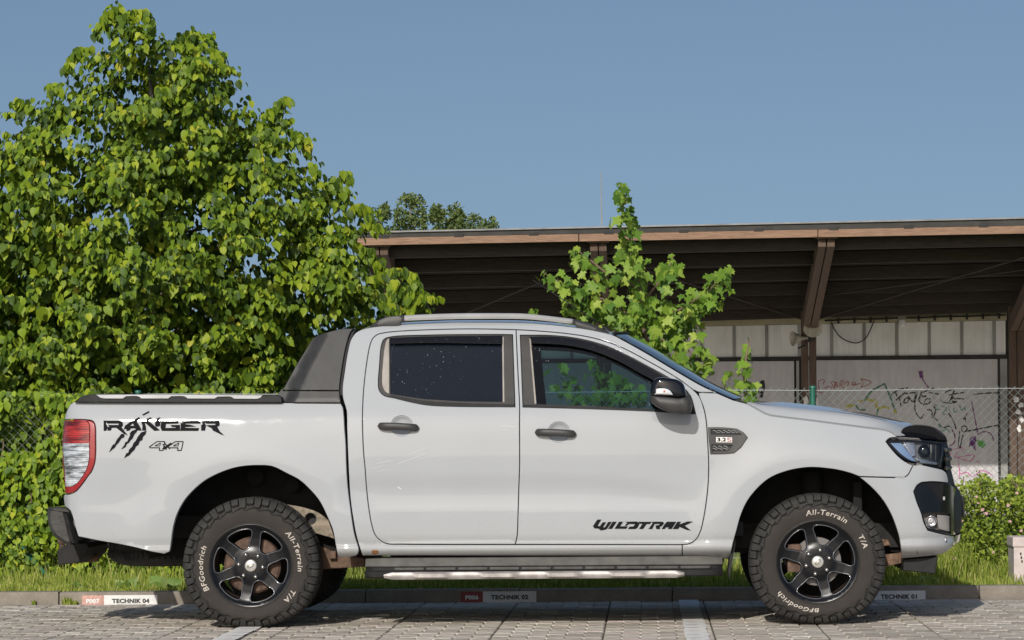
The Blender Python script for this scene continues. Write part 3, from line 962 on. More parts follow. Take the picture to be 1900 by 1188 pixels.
# bonnet: seam edge, shoulder, bulge ridge, centre
N = 30
seam = resample(smooth([(1386, 749.5), (1405, 759.5), (1417.5, 766.5), (1430, 771), (1455, 774.5), (1505, 780.5), (1555, 787), (1605, 793.5), (1642.5, 798.5), (1652.5, 802), (1660, 807), (1663, 811)], 6, False), N)
shold = resample(smooth([(1399, 748.5), (1410, 750.5), (1440, 753.5), (1480, 758), (1530, 763), (1580, 769), (1620, 776), (1650, 784), (1672, 794), (1690, 806), (1694, 811)], 6, False), N)
ridge = resample(smooth([(1402, 744), (1420, 744.5), (1455, 746.5), (1530, 754.5), (1605, 766.5), (1655, 777.5), (1692, 787), (1715, 796), (1730, 806), (1734, 811)], 6, False), N)
SE = on_surf(seam, SB)
def row_at(px, y): return [P3(p[0], p[1], y) for p in px]
r0 = [Vector((x, float(SB(x, z)) + 0.03, z - 0.02)) for x, z in SE]
r1 = [Vector((x, float(SB(x, z)) + 0.0045, z + 0.003)) for x, z in SE]
r1b = [Vector((x, float(SB(x, z)) + 0.0005, z + 0.007)) for x, z in SE]
ysh = [0.105 + 0.06 * sstep(0.6, 1.0, i / (N - 1)) for i in range(N)]
r3 = [P3(p[0], p[1], y) for p, y in zip(shold, ysh)]
r2 = [(a * 0.5 + b * 0.5) + Vector((0, -0.010, 0.004)) for a, b in zip(r1b, r3)]
yr = [0.42] * N
r5 = [P3(p[0], p[1], y) for p, y in zip(ridge, yr)]
r4 = [(a * 0.5 + b * 0.5) + Vector((0, 0, -0.004)) for a, b in zip(r3, r5)]
r4a = [a * 0.85 + b * 0.15 + Vector((0, 0, -0.002)) for a, b in zip(r3, r5)]
r6 = [Vector((p.x + 0.015, 0.65, p.z - 0.012)) for p in r5]
r7 = [Vector((p.x + 0.03, YC, p.z - 0.010)) for p in r5]
half = [r0, r1, r1b, r2, r3, r4a, r4, r5, r6, r7]
full = half + [[Vector((p.x, 2 * YC - p.y, p.z)) for p in r] for r in half[-2::-1]]
loft('bonnet', full, M_PAINT, truck, flip=False, sharp=60)

# ---- headlamps, bonnet deflector, grille, front bumper centre
HEAD = smooth([(1644.5, 819.5, 1), (1648, 815), (1664, 813.5), (1705, 815), (1730, 818), (1752, 821, 1), (1752.5, 837), (1747.5, 870, 1), (1725, 865), (1692, 857.5), (1680, 853.5), (1667, 844), (1655, 831)], 4)
HEADG = HEAD.mean(0) + (HEAD - HEAD.mean(0)) * np.array([0.955, 0.90])
hl = panel('headlight', [HEAD, HEADG], off(SB, 0.002), M_GLOSS, truck, gap=0.002, rim=0.05)
def give2(o, par):
    o.parent = par[0]; o.location = (0, 0, 0)
    c = o.copy(); scene.collection.objects.link(c); c.parent = par[1]
    return o
hls = (hl, mirrored(hl))
give2(panel('lens', [HEADG], off(SB, 0.004), M_LENS, truck, gap=0, lip=0.0005, rim=0.002), hls)
give2(panel('lamp_bowl', [HEADG], off(SB, 0.060), M_BOWL, truck, gap=0, lip=0.0005, rim=0.002), hls)
give2(panel('indicator_blade', [smooth([(1652, 822, 1), (1672, 822, 1), (1700, 857, 1), (1690, 855), (1672, 843)], 4)], off(SB, 0.025), simple('blue_grey_reflector', (0.30, 0.42, 0.60), 0.2, 0.7), truck, gap=0, rim=0.02), hls)
for k_ in range(5):
    xx = 1722 + 4.4 * k_
    give2(panel('optic_rib', [np.array([(xx, 824 + .5 * k_), (xx + 2.4, 824.4 + .5 * k_), (xx + 2.0, 850 + k_), (xx - 0.4, 849 + k_)])], off(SB, 0.035 + 0.004 * (k_ % 2)), simple('optic_rib', (0.33, 0.31, 0.28) if k_ % 2 else (0.07, 0.065, 0.06), 0.4), truck, gap=0, lip=0.0008, rim=0.012), hls)
give2(panel('reflector', [np.array([(1675, 820), (1697, 820), (1699, 846), (1690, 848)])], off(SB, 0.04), M_REFL, truck, gap=0, rim=0.02), hls)
give2(panel('reflector', [np.array([(1700, 851), (1742, 858), (1744, 864), (1710, 860)])], off(SB, 0.03), M_REFL, truck, gap=0, rim=0.02), hls)
give2(panel('reflector', [np.array([(1736, 824), (1748, 824.5), (1747, 846), (1742, 858), (1735, 856)])], off(SB, 0.05), M_REFL, truck, gap=0, rim=0.02), hls)
mb = MB()
hx, hz = on_surf(np.array([(1716, 838)]), SB)[0]
mb.lathe([(0.0, 0.008), (0.018, 0.004), (0.028, 0.012), (0.036, 0.022), (0.040, 0.06)], (hx, float(SB(hx, hz)) + 0.02, hz), 20)
give2(mb.build('projector', M_GLOSS, truck, True), hls)
# smoked deflector along the leading edge of the bonnet
def defl_row(o):
    near = smooth([(1672, 811), (1671.5, 803), (1675, 796), (1685, 791), (1708, 790.5), (1730, 794.5), (1742, 801), (1752, 811), (1754, 817)], 5, False)
    return near
near = resample(defl_row(0), 20)
rowsd = []
for yy, sx in ((None, 0), (0.26, 1), (0.45, 2), (0.7, 3), (YC, 4)):
    if yy is None:
        rowsd.append([P3(p[0], p[1], 0.085 + 0.10 * sstep(1700, 1755, p[0])) for p in near])
    else:
        base = rowsd[0]
        fwd = {1: 0.020, 2: 0.040, 3: 0.055, 4: 0.060}[sx]
        rowsd.append([Vector((p.x + fwd * (0.5 + 0.5 * i / 19), max(yy, p.y + 0.02), p.z + 0.012 * math.sin(math.pi * i / 19) * (1 if sx < 3 else 0.7) - 0.004 * sx)) for i, p in enumerate(base)])
full = rowsd + [[Vector((p.x, 2 * YC - p.y, p.z)) for p in r] for r in rowsd[-2::-1]]
loft('bonnet_deflector', full, M_GLOSS, truck)
mb = MB()
q = [(p.x, p.z) for p in rowsd[0]]
mb.add([tuple(p) for p in rowsd[0]] + [tuple(p + Vector((0.01, 0.03, 0))) for p in rowsd[0]], [tuple(range(20))])
mb.build('deflector_end', M_GLOSS, truck, True)

def nose_row(px, py, n=9, yn=0.24, xc=None, bulge=0.10, yfull=None):
    """from a near-side picture point round the nose to the other side, bowed forward"""
    a = P3(px, py, yn)
    ys = np.linspace(yn, 2 * YC - yn, 2 * n + 1)
    return [Vector((a.x + bulge * (1 - abs((y - YC) / (YC - yn)) ** 2.5), y, a.z)) for y in ys]
grille = [nose_row(1742, 812, bulge=0.05), nose_row(1750, 818, bulge=0.065), nose_row(1753, 840, bulge=0.075), nose_row(1755, 868, bulge=0.075), nose_row(1759, 890, bulge=0.08), nose_row(1760, 900, bulge=0.085)]
loft('grille', grille, M_BLACK, truck)
mb = MB()
for py in (835, 852, 869):
    r = nose_row(1754.5, py, bulge=0.075)
    mb.tube(r, 0.012, 6)
mb.box((r[9].x - 0.01, YC - 0.13, r[9].z - 0.02), (r[9].x + 0.012, YC + 0.13, r[9].z + 0.07), 0.01)
mb.build('grille_bar', M_TRIM, truck, True, sharp=40)
low = [nose_row(1750, 898, bulge=0.11, yn=0.22), nose_row(1759, 915, bulge=0.128, yn=0.22), nose_row(1762, 930, bulge=0.128, yn=0.22), nose_row(1762, 960, bulge=0.128, yn=0.22), nose_row(1762, 985, bulge=0.128, yn=0.22), nose_row(1756, 1002, bulge=0.11, yn=0.22)]
loft('bumper_face', low, M_BLACK, truck)
lip_ = [nose_row(1773, 994, bulge=0.075, yn=0.34), nose_row(1772, 1006, bulge=0.075, yn=0.33), nose_row(1766, 1015, bulge=0.07, yn=0.30), nose_row(1752, 1026, bulge=0.05, yn=0.24), nose_row(1735, 1031, bulge=0.03, yn=0.2)]
loft('bumper_lip', lip_, M_PAINT, truck)
mb = MB()
a = P3(1785.5, 940, 0.74)
mb.box((a.x - 0.012, YC - 0.27, a.z - 0.062), (a.x + 0.006, YC + 0.27, a.z + 0.062), 0.004)
a = P3(1760, 868, 0.72)
mb.box((a.x - 0.01, YC - 0.08, a.z - 0.03), (a.x + 0.02, YC + 0.08, a.z + 0.03), 0.006)
mb.build('number_plate_holder', M_BLACK, truck)
# fog lamp pocket
S_FOG = lambda x, z: S_body(x, z) + 0.055
fogp = panel('fog_lamp_pocket', [FOG], S_FOG, M_POCKET, truck, gap=-0.004, rim=0.004)
fps = both(fogp)
mb = MB()
fx, fz = on_surf(np.array([(1727, 967)]), S_FOG)[0]
mb.lathe([(0.0, 0.004), (0.016, 0.002), (0.024, 0.006), (0.027, -0.008), (0.031, -0.008), (0.033, 0.02)], (fx, float(S_FOG(fx, fz)) - 0.012, fz), 22)
give2(mb.build('fog_lamp', M_REFL, truck, True), fps)
give2(panel('fog_lamp_frame', [smooth([(1739, 955.5, 1), (1761.5, 957, 1), (1762, 987, 1), (1742, 982, 1)], 4)], off(S_FOG, -0.03), simple('dusty_grey_insert', (0.33, 0.31, 0.29), 0.6, var=0.2), truck, gap=0, rim=0.02), fps)
mb = MB()
px_, pz_ = on_surf(np.array([(1752, 1002)]), SB)[0]
mb.lathe([(0.0, -0.003), (0.012, -0.003), (0.0125, 0.002)], (px_, float(SB(px_, pz_)), pz_), 16)
both(mb.build('parking_sensor', M_WHITEP, truck, True))
mb = MB()
px_, pz_ = on_surf(np.array([(1752, 1002)]), SB)[0]
mb.lathe([(0.0130, -0.001), (0.0165, -0.001), (0.0167, 0.003)], (px_, float(SB(px_, pz_)) - 0.0006, pz_), 20)
both(mb.build('sensor_ring', M_GAP, truck, True))
mb = MB()
px_, pz_ = on_surf(np.array([(1751.5, 925)]), SB)[0]
mb.box((px_ - .006, float(SB(px_, pz_)) - 0.004, pz_ - .010), (px_ + .006, float(SB(px_, pz_)) + 0.01, pz_ + .010), 0.002)
both(mb.build('bumper_button', M_SILVER, truck))
# air deflector under the bumper
a0, a1, a2, a3 = P3(1672, 1036, 0.3), P3(1736, 1031, 0.3), P3(1731, 1063, 0.3), P3(1672, 1057, 0.3)
mb = MB(); mb.prism([(p.x, p.z) for p in (a0, a3, a2, a1)], 0.16, 2 * YC - 0.16, 0.005)
mb.build('air_deflector', M_BLACK, truck)

# ---- vent on the fender
VO = smooth([(1313.5, 793, 1), (1340, 793), (1367, 795.5, 1), (1380, 802.5, 1), (1387.5, 811.5, 1), (1375, 830, 1), (1362, 840.5, 1), (1345, 842), (1318, 842.5, 1), (1315, 815)], 4)
VU = smooth([(1319.5, 797, 1), (1361, 798.3, 1), (1376.5, 807, 1), (1319.5, 806, 1)], 3)
VL = smooth([(1320.5, 825.5, 1), (1359.5, 826, 1), (1350.5, 837, 1), (1321, 837.8, 1)], 3)
vent = panel('fender_vent', [VO, VU, VL], off(SB, -0.012), M_TRIM, truck, gap=0, lip=0.003, rim=0.02)
vts = both(vent)
give2(panel('vent_back', [smooth([(1317, 795, 1), (1366, 797, 1), (1380, 808, 1), (1370, 830, 1), (1355, 840, 1), (1318, 840, 1)], 5)], off(SB, -0.0025), M_GAP, truck, gap=0, lip=0.0005, rim=0.002), vts)
mb = MB()
def slat_line(pts, r=0.0022):
    q = on_surf(np.array(pts, float), SB)
    mb.tube([(x, float(SB(x, z)) - 0.006, z) for x, z in q], r, 5)
for x0 in (1322, 1331, 1341, 1350, 1358):
    slat_line([(x0, 799), (x0 + 5, 799.5), (x0 + 9, 803), (x0 + 14, 803.5)])
for x0 in (1322, 1332, 1342):
    slat_line([(x0, 828), (x0 + 5, 828), (x0 + 8, 832), (x0 + 12, 832)])
    slat_line([(x0, 832), (x0 + 4, 832.5), (x0 + 7, 835), (x0 + 9, 835)])
give2(mb.build('vent_mesh', M_SILVER, truck, True), vts)
give2(panel('badge', [smooth([(1328.5, 811, 1), (1358.5, 811.5, 1), (1358.5, 821.3, 1), (1328.5, 821, 1)], 3)], off(SB, -0.0135), M_CHROME, truck, gap=0, lip=0.001, rim=0.003), vts)

def decal_text(name, s, p0, hpx, S, mat, bold=0.02, shear=0.0, wpx=None, par=None, d=0.0022):
    """flat lettering: p0 = lower left picture point, hpx = letter height in picture points"""
    V, Fc = text_mesh(s, 1.0, bold, shear)
    V, Fc = subdivided(V, Fc, 0.3)
    lo = V.min(0); hi = V.max(0)
    sx = (wpx / (hi[0] - lo[0])) if wpx else hpx / (hi[1] - lo[1])
    sy = hpx / (hi[1] - lo[1])
    Q = np.stack([p0[0] + (V[:, 0] - lo[0]) * sx, p0[1] - (V[:, 1] - lo[1]) * sy], 1)
    q = on_surf(Q, S)
    W = np.stack([q[:, 0], S(q[:, 0], q[:, 1]) - d, q[:, 1]], 1)
    return mk(name, W, Fc, mat, truck)
o = decal_text('badge_lettering', '3.2', (1330.5, 819.6), 7.2, off(SB, -0.0135), M_DECAL, 0.05, wpx=17)
o.parent = vent; o.location = (0, 0, 0)
mb = MB(); mb.mi = 0
o = panel('badge_stripe', [np.array([(1349.5, 812.4), (1357.3, 812.6), (1357.3, 814), (1351.5, 814), (1351.5, 815.6), (1357.3, 815.8), (1357.3, 820), (1349.5, 820), (1349.5, 818.4), (1355.3, 818.4), (1355.3, 817.2), (1349.5, 817.2)])], off(SB, -0.0148), simple('badge_red', (0.25, 0.05, 0.06), 0.4), truck, gap=0, lip=0.0003, rim=0.001)
o.parent = vent; o.location = (0, 0, 0)

# ---- body lettering in vinyl
def strokes(name, polys, S, mat, d=0.0026):
    V = []; Fc = []
    for k, poly in enumerate(polys):
        poly = np.asarray(poly, float)
        if area2(poly) > 0: poly = poly[::-1]
        q = on_surf(poly, S)
        b = len(V)
        tri = None
        for x, z in q: V.append((x, float(S(x, z)) - d - 0.00006 * k, z))
        from mathutils.geometry import tessellate_polygon
        for t in tessellate_polygon([[Vector((x, z, 0)) for x, z in q]]):
            t = [b + i for i in t]
            Fc.append(tuple(t))
    o = mk(name, V, Fc, mat, truck)
    bm = bmesh.new(); bm.from_mesh(o.data)
    for f in bm.faces:
        f.normal_update()
        if f.normal.y > 0: f.normal_flip()
    bm.to_mesh(o.data); bm.free()
    return o
def bar(p, q, w, cut=0.0):
    p = np.array(p, float); q = np.array(q, float)
    d = (q - p) / np.linalg.norm(q - p); n = np.array([-d[1], d[0]]) * w / 2
    return [p + n, q + n, q - n, p - n]
def z1(pts):  return [(90 + x / 4.0, 590 + y / 4.0) for x, y in pts]
def z7(pts):  return [(950 + x / 4.0, 860 + y / 4.0) for x, y in pts]
# big name on the bed side, torn block capitals  (R A N G E R)
RG = []
def L(*pts): RG.append(z1(pts))
# R
L((412, 765), (428, 765), (424, 785), (436, 808), (428, 836), (412, 836)); L((432, 765), (530, 765), (548, 775), (548, 782), (440, 782), (434, 778)); L((524, 782), (550, 782), (550, 802), (536, 812), (520, 808))
L((445, 797), (530, 797), (536, 812), (470, 814), (462, 822)); L((500, 812), (540, 812), (588, 872), (560, 858)); L((440, 812), (468, 814), (462, 834), (440, 834))
# A
L((570, 800), (620, 765), (648, 765), (602, 800)); L((570, 800), (602, 800), (586, 826), (566, 822), (558, 832)); L((622, 765), (650, 765), (672, 800), (690, 834), (652, 834)); L((596, 803), (650, 803), (660, 818), (590, 818)); L((590, 818), (612, 818), (600, 834), (578, 838))
# N
L((690, 765), (712, 765), (716, 790), (722, 812), (700, 800)); L((704, 765), (740, 765), (826, 834), (786, 836)); L((700, 806), (722, 816), (722, 834), (698, 834)); L((796, 765), (830, 765), (826, 800), (800, 806), (792, 790))
# G
L((838, 768), (962, 765), (962, 782), (862, 784), (838, 782)); L((838, 784), (870, 784), (866, 820), (842, 834), (834, 812)); L((842, 820), (974, 818), (974, 836), (846, 836)); L((940, 797), (974, 797), (974, 818), (948, 818)); L((908, 797), (940, 797), (946, 809), (918, 807))
# E
L((988, 766), (1110, 765), (1126, 772), (1124, 782), (1010, 782)); L((984, 782), (1016, 782), (1012, 818), (984, 818)); L((984, 818), (1114, 820), (1110, 836), (980, 836)); L((1016, 793), (1050, 795), (1094, 806), (1016, 808))
# R
L((1140, 768), (1158, 765), (1160, 778), (1146, 784)); L((1164, 765), (1268, 765), (1268, 782), (1170, 782)); L((1240, 782), (1268, 782), (1266, 800), (1244, 806)); L((1136, 796), (1160, 786), (1166, 800), (1160, 834), (1136, 834)); L((1170, 797), (1240, 797), (1250, 806), (1200, 812))
L((1222, 836), (1262, 836), (1304, 872), (1280, 862)); L((1206, 812), (1250, 808), (1266, 836), (1226, 836))
# claw scratches
L((700, 718), (745, 694), (746, 700), (705, 722)); L((638, 760), (672, 738), (676, 746), (650, 768)); L((722, 754), (760, 740), (762, 746), (735, 762)); L((800, 752), (830, 738), (820, 756), (800, 764))
L((450, 998), (470, 960), (480, 944), (494, 938), (508, 908), (530, 880), (544, 862), (562, 866), (560, 884), (540, 892), (522, 920), (500, 944), (490, 962), (470, 976))
L((540, 976), (566, 944), (572, 926), (588, 918), (600, 890), (610, 868), (606, 858), (622, 840), (660, 826), (652, 846), (636, 862), (620, 896), (608, 906), (596, 924), (580, 934), (570, 956))
L((562, 1040), (580, 1008), (596, 1000), (600, 980), (624, 956), (634, 930), (650, 914), (664, 886), (690, 852), (726, 840), (718, 862), (700, 880), (694, 904), (674, 916), (666, 940), (648, 952), (636, 978), (612, 1000), (600, 1016))
def grown(poly, d):
    P = np.asarray(poly, float)
    if area2(P) < 0: P = P[::-1]
    return inset(P, -d)
strokes('bed_lettering', [grown(p, 0.62) for p in RG], SB, M_DECAL)
# outlined 4x4
X4 = []
def four(dx):
    o = [(748, 958), (806, 918), (864, 918), (850, 984), (822, 984), (826, 964), (752, 964)]
    for a, b in zip(o, o[1:] + o[:1]): X4.append(z1(bar((a[0] + dx, a[1]), (b[0] + dx, b[1]), 6.5)))
    for a, b in (((790, 950), (832, 928)), ((832, 928), (826, 950)), ((826, 950), (790, 950))): X4.append(z1(bar((a[0] + dx, a[1]), (b[0] + dx, b[1]), 5)))
four(0); four(136)
for a, b in (((862, 930), (900, 972)), ((846, 972), (912, 928)), ((848, 936), (876, 976)), ((860, 976), (900, 940))): X4.append(z1(bar(a, b, 9)))
strokes('four_by_four_lettering', X4, SB, M_DECAL)
WT = []
def B7(pts, w=16):
    for a, b in zip(pts, pts[1:]): WT.append(z7(bar(a, b, w)))
def P7(*pts): WT.append(z7(pts))
P7((634, 418), (662, 418), (634, 464), (652, 468), (642, 483), (612, 481), (602, 466)); P7((642, 483), (652, 468), (674, 438), (698, 438), (674, 474), (690, 476), (680, 494), (656, 496), (650, 488)); P7((690, 476), (714, 436), (740, 434), (702, 488), (680, 494)); P7((748, 434), (776, 434), (742, 485), (714, 485)); P7((796, 434), (824, 434), (800, 468), (858, 468), (848, 484), (762, 484))
P7((836, 434), (925, 432), (946, 446), (930, 478), (914, 486), (862, 486), (874, 470), (900, 470), (916, 450), (870, 448), (850, 462), (838, 462), (858, 440))
P7((936, 434), (1036, 434), (1024, 448), (998, 450), (972, 486), (944, 486), (970, 448), (950, 446)); P7((1040, 434), (1118, 434), (1128, 444), (1112, 464), (1096, 470), (1098, 486), (1072, 486), (1066, 462), (1092, 458), (1098, 448), (1058, 448), (1040, 486), (1014, 486), (1044, 446))
P7((1150, 434), (1218, 434), (1184, 486), (1158, 486), (1166, 474), (1142, 474), (1132, 486), (1112, 486), (1132, 454)); P7((1228, 434), (1254, 434), (1240, 454), (1302, 432), (1344, 432), (1280, 462), (1328, 498), (1296, 492), (1244, 470), (1232, 486), (1194, 486))
strokes('door_lettering', [grown(p, 0.30) for p in WT], SB, M_DECAL)

# road wear on the skin: a rust bubble at the sill end and fine scuffs on the rear door
RU = [z for z in [[(690, 1022), (694, 1020.5), (700, 1021), (703, 1023.5), (701, 1027), (695, 1029), (690, 1027)]]]
strokes('rust_spot', RU, SB, simple('rust', (0.30, 0.13, 0.045), 0.9, var=0.5, scale=90), 0.0018)
M_SCUFF = simple('scuffed_lacquer', (0.62, 0.62, 0.62), 0.9)
for a_, b_, w_ in (((700, 860), (726, 855), 0.8), ((760, 842), (800, 828), 0.7), ((735, 862), (790, 842), 0.7), ((690, 870), (715, 863), 0.6), ((775, 852), (812, 846), 0.6), ((738, 903), (744, 908), 2.0), ((930, 790), (955, 792), 0.8), ((700, 875), (724, 872), 0.5)):
    strokes('scratch', [bar(a_, b_, w_)], SB, M_SCUFF, 0.0016)
# ---- tail lamps
TL = smooth([(119.5, 779.5, 1), (140, 779), (162.5, 780), (172, 782.5), (176, 790), (177, 815), (177, 840), (175, 860), (168, 877), (165.5, 880), (153, 897), (141.5, 910.5), (131.5, 916), (120.5, 916.5, 1),
             (119.5, 897), (118.5, 877), (116.5, 852), (115.5, 825), (117, 802)], 4)
TR = smooth([(121, 782, 1), (160, 782.5), (164.5, 787), (165.5, 815, 1), (165, 820.5, 1), (117, 821, 1), (118.5, 802)], 4)
TC = smooth([(117, 822.8, 1), (165, 822.5, 1), (165, 850), (161, 868), (152, 885), (141, 898), (132, 902.5), (121.5, 903, 1), (119, 877), (117, 852)], 4)
tl = panel('tail_light', [TL, TR, TC], off(SB, -0.004), M_RED, truck, gap=0.002, lip=0.004, rim=0.04, step=0.015)
tls = both(tl)
give2(panel('brake_lens', [TR], off(SB, -0.002), M_REDDARK, truck, gap=0.0, lip=0.001, rim=0.01), tls)
give2(panel('reversing_lens', [TC], off(SB, -0.002), M_CLEAR, truck, gap=0.0, lip=0.001, rim=0.01), tls)

# ---- roof rails and aerial
def rail_rows(top, bot, y0, w=0.045):
    n = 40
    T = resample(top, n); B = resample(bot, n)
    rows = []
    for (tx, ty), (bx, by) in zip(T, B):
        a = P3(tx, ty, y0); b = P3(bx, by, y0)
        m = (a + b) / 2
        rows.append([b + Vector((0, 0.002, 0)), m + Vector((0, -0.004, 0)), a + Vector((0, 0.006, 0)), a + Vector((0, w * .5, 0.004)), a + Vector((0, w - .006, 0)), m + Vector((0, w, 0)), b + Vector((0, w - .004, 0))])
    return rows
RY = 0.262
def rail(name, top, bot, mat):
    rows = rail_rows(top, bot, RY)
    o = loft(name, rows, mat, truck, close=True, flip=True, sharp=50)
    bm = bmesh.new(); bm.from_mesh(o.data); bmesh.ops.holes_fill(bm, edges=[e for e in bm.edges if e.is_boundary]); bm.to_mesh(o.data); bm.free()
    return o
r_mid = rail('roof_rail', smooth([(750, 586.3), (800, 584), (850, 582.6), (925, 582.3), (975, 583.2), (1012, 586.8), (1063, 593)], 5, False), smooth([(750, 595.3), (800, 593.4), (850, 592), (925, 591.6), (975, 592.2), (1012, 595.5), (1062, 601.5)], 5, False), M_RAILSILVER)
rms = both(r_mid)
give2(rail('rail_foot', smooth([(686.5, 606.5), (693, 600.5), (703, 594.5), (720, 588.7), (735, 587), (749.6, 586.3)], 3, False), smooth([(690, 608.5), (700, 607), (715, 606), (742, 603.5), (744.5, 598.5), (749.6, 595.6)], 3, False), M_TRIM), rms)
give2(rail('rail_foot', smooth([(1063.5, 593), (1078, 596.5), (1095, 601.5), (1112, 608.5), (1128, 617), (1136, 622.5)], 3, False), smooth([(1063.5, 601.8), (1070, 606.5), (1078, 609.5), (1092, 613.5), (1112, 618.5), (1134, 624)], 3, False), M_TRIM), rms)
mb = MB()
mb.tube([P3(1131, 617, 0.55), P3(1126, 612, 0.55), P3(1118, 604, 0.55)], [0.016, 0.013, 0.007], 8)
mb.tube([P3(1118, 604, 0.55), P3(1060, 566, 0.55), P3(988, 519.5, 0.55)], [0.0035, 0.003, 0.0025], 6)
mb.build('aerial', M_BLACK, truck, True)

# ---- running boards
M_STEPPAD = simple('worn_tread_pad', (0.075, 0.072, 0.068), 0.6, spec=0.3, var=0.3, scale=20)
y_b = -0.015
def Q(px, py, y=y_b): 
    p = P3(px, py, y); return (p.x, p.z)
mb = MB()
zt = P3(1000, 1047, y_b).z; zb = P3(1000, 1071, y_b).z
x0, x1 = P3(676, 1050, y_b).x, P3(1341, 1050, y_b).x
n = 40
zz = lambda py: P3(1000, py, y_b).z
rows, prow = [], []
for i in range(n + 1):
    s = i / n; x = x0 + (x1 - x0) * s
    e = min(i, n - i) / n
    tap = 0.030 * max(0, 1 - e / 0.05)
    rows.append([(x, 0.13, zz(1036)), (x, 0.03 + tap, zz(1048)), (x, 0.014 + tap, zz(1050.5)), (x, 0.020 + tap, zz(1051.5)), (x, 0.020 + tap, zz(1058)), (x, y_b + tap, zz(1059.5)), (x, y_b + tap + 0.002, zz(1069)), (x, y_b + 0.02 + tap, zz(1072)), (x, 0.13, zz(1070))])
    prow.append([(x, 0.128, zz(1033)), (x, 0.05 + tap * .8, zz(1035.5) - 0.1 * tap), (x, 0.012 + tap, zz(1049)), (x, 0.014 + tap, zz(1050.3))])
o = loft('running_board', rows, M_BLACK, truck, close=True, sharp=30)
bm = bmesh.new(); bm.from_mesh(o.data); bmesh.ops.holes_fill(bm, edges=[e for e in bm.edges if e.is_boundary]); bmesh.ops.recalc_face_normals(bm, faces=bm.faces); bm.to_mesh(o.data); bm.free()
rbs = both(o)
give2(loft('step_plate', prow, simple('dusty_step_plate', (0.115, 0.110, 0.102), 0.7, spec=0.25, var=0.25, scale=10, bmp=0.2, bscale=150), truck, sharp=30), rbs)
mb = MB()
a = P3(712, 1059, y_b - 0.004); b = P3(1270, 1059, y_b - 0.004)
n = 72
rows = []
for i in range(n + 1):
    s = i / n; x = a.x + (b.x - a.x) * s
    ph = (s * 9.2) % 2.0
    pr = 0.002 if ph < 1.0 else 0.018
    e = max(0.0, 1 - min(i, n - i) / 2.0)
    zz1 = P3(1000, 1059.5, y_b).z - 0.012 * e; zz0 = P3(1000, 1074.5, y_b).z + 0.010 * e
    rows.append([(x, y_b + 0.015, zz1), (x, y_b - 0.004 - pr * .4, zz1 - 0.003), (x, y_b - 0.008 - pr, zz1 - 0.012), (x, y_b - 0.008 - pr, zz0 + 0.014), (x, y_b - 0.002 - pr * .5, zz0 + 0.002), (x, y_b + 0.02, zz0)])
give2(loft('step_strip', rows, simple('brushed_step_metal', (0.40, 0.37, 0.35), 0.48, 0.4, var=0.25, scale=14, bmp=0.2, bscale=30), truck, sharp=35), rbs)
mb = MB()
for i in range(10):
    xa = P3(757 + 59 * i - 25, 1050, 0).x; xb = P3(757 + 59 * i + 29, 1050, 0).x
    mb = MB(); mb.box((xa, 0.006, zz(1057.3)), (xb, 0.022, zz(1052.3)), 0.003)
    give2(mb.build('tread_pad', M_STEPPAD, truck, True, sharp=40), rbs)
mb = MB()
for px in (760, 960, 1180):
    p = P3(px, 1060, 0.2)
    mb.box((p.x - 0.03, 0.08, zb + 0.02), (p.x + 0.03, 0.5, zb + 0.06))
give2(mb.build('step_bracket', M_DARK, truck), rbs)

# ---- rear step bumper, tow ball, spare wheel
RBP = smooth([(95, 941, 1), (121, 941.5), (128.5, 946, 1), (134, 965), (140, 993), (145.5, 1010, 1), (132, 1010), (120, 1004), (106, 992), (99, 980), (95, 960)], 4)
yb = 0.20
poly = [(p.x, p.z) for p in [P3(a_, b_, yb) for a_, b_ in RBP]]
mb = MB(); mb.prism(poly, yb - 0.12, yb + 0.02, 0.02)
o = mb.build('step_bumper', simple('worn_black_bumper', (0.035, 0.034, 0.033), 0.35, var=0.5, scale=14, bmp=0.3, bscale=50), truck, True, sharp=35); 
mb = MB(); mb.prism(poly, yb + 0.021, YC, 0.0)
mb.prism(poly, YC + 0.001, 2 * YC - yb - 0.021, 0.0)
c = mirrored(o)
mb.build('bumper_bar', M_CHROME, truck)
mb = MB()
a = P3(97, 944, 0.12)
mb.prism([(p.x, p.z) for p in [P3(98, 942, .075), P3(122, 943.5, .075), P3(129, 948, .075), P3(128, 951.5, .075), P3(97, 948, .075)]], 0.076, 0.12, 0.003)
give2(mb.build('bumper_step', M_PILLAR, truck), (o, c))
mb = MB()
b0 = P3(115, 1004, YC)
bm = bmesh.new(); bmesh.ops.create_uvsphere(bm, u_segments=16, v_segments=10, radius=0.026)
mb.add([tuple(v.co + b0) for v in bm.verts], [[v.index for v in f.verts] for f in bm.faces]); bm.free()
mb.tube([b0 + Vector((0, 0, -0.015)), b0 + Vector((0.0, 0, -0.05)), b0 + Vector((0.02, 0, -0.095)), b0 + Vector((0.07, 0, -0.11)), b0 + Vector((0.22, 0, -0.10))], [0.014, 0.02, 0.024, 0.026, 0.026], 10)
mb.build('tow_ball', M_LEAFSPRING, truck, True, sharp=40)
mb = MB()
mb.prism([(p.x, p.z) for p in [P3(128, 1016, YC), P3(150, 1002, YC), P3(180, 1005, YC), P3(186, 1012, YC), P3(176, 1030, YC), P3(165, 1040, YC), P3(128, 1044, YC)]], YC - 0.35, YC + 0.35, 0.004)
mb.build('hitch_bracket', M_DARK, truck)

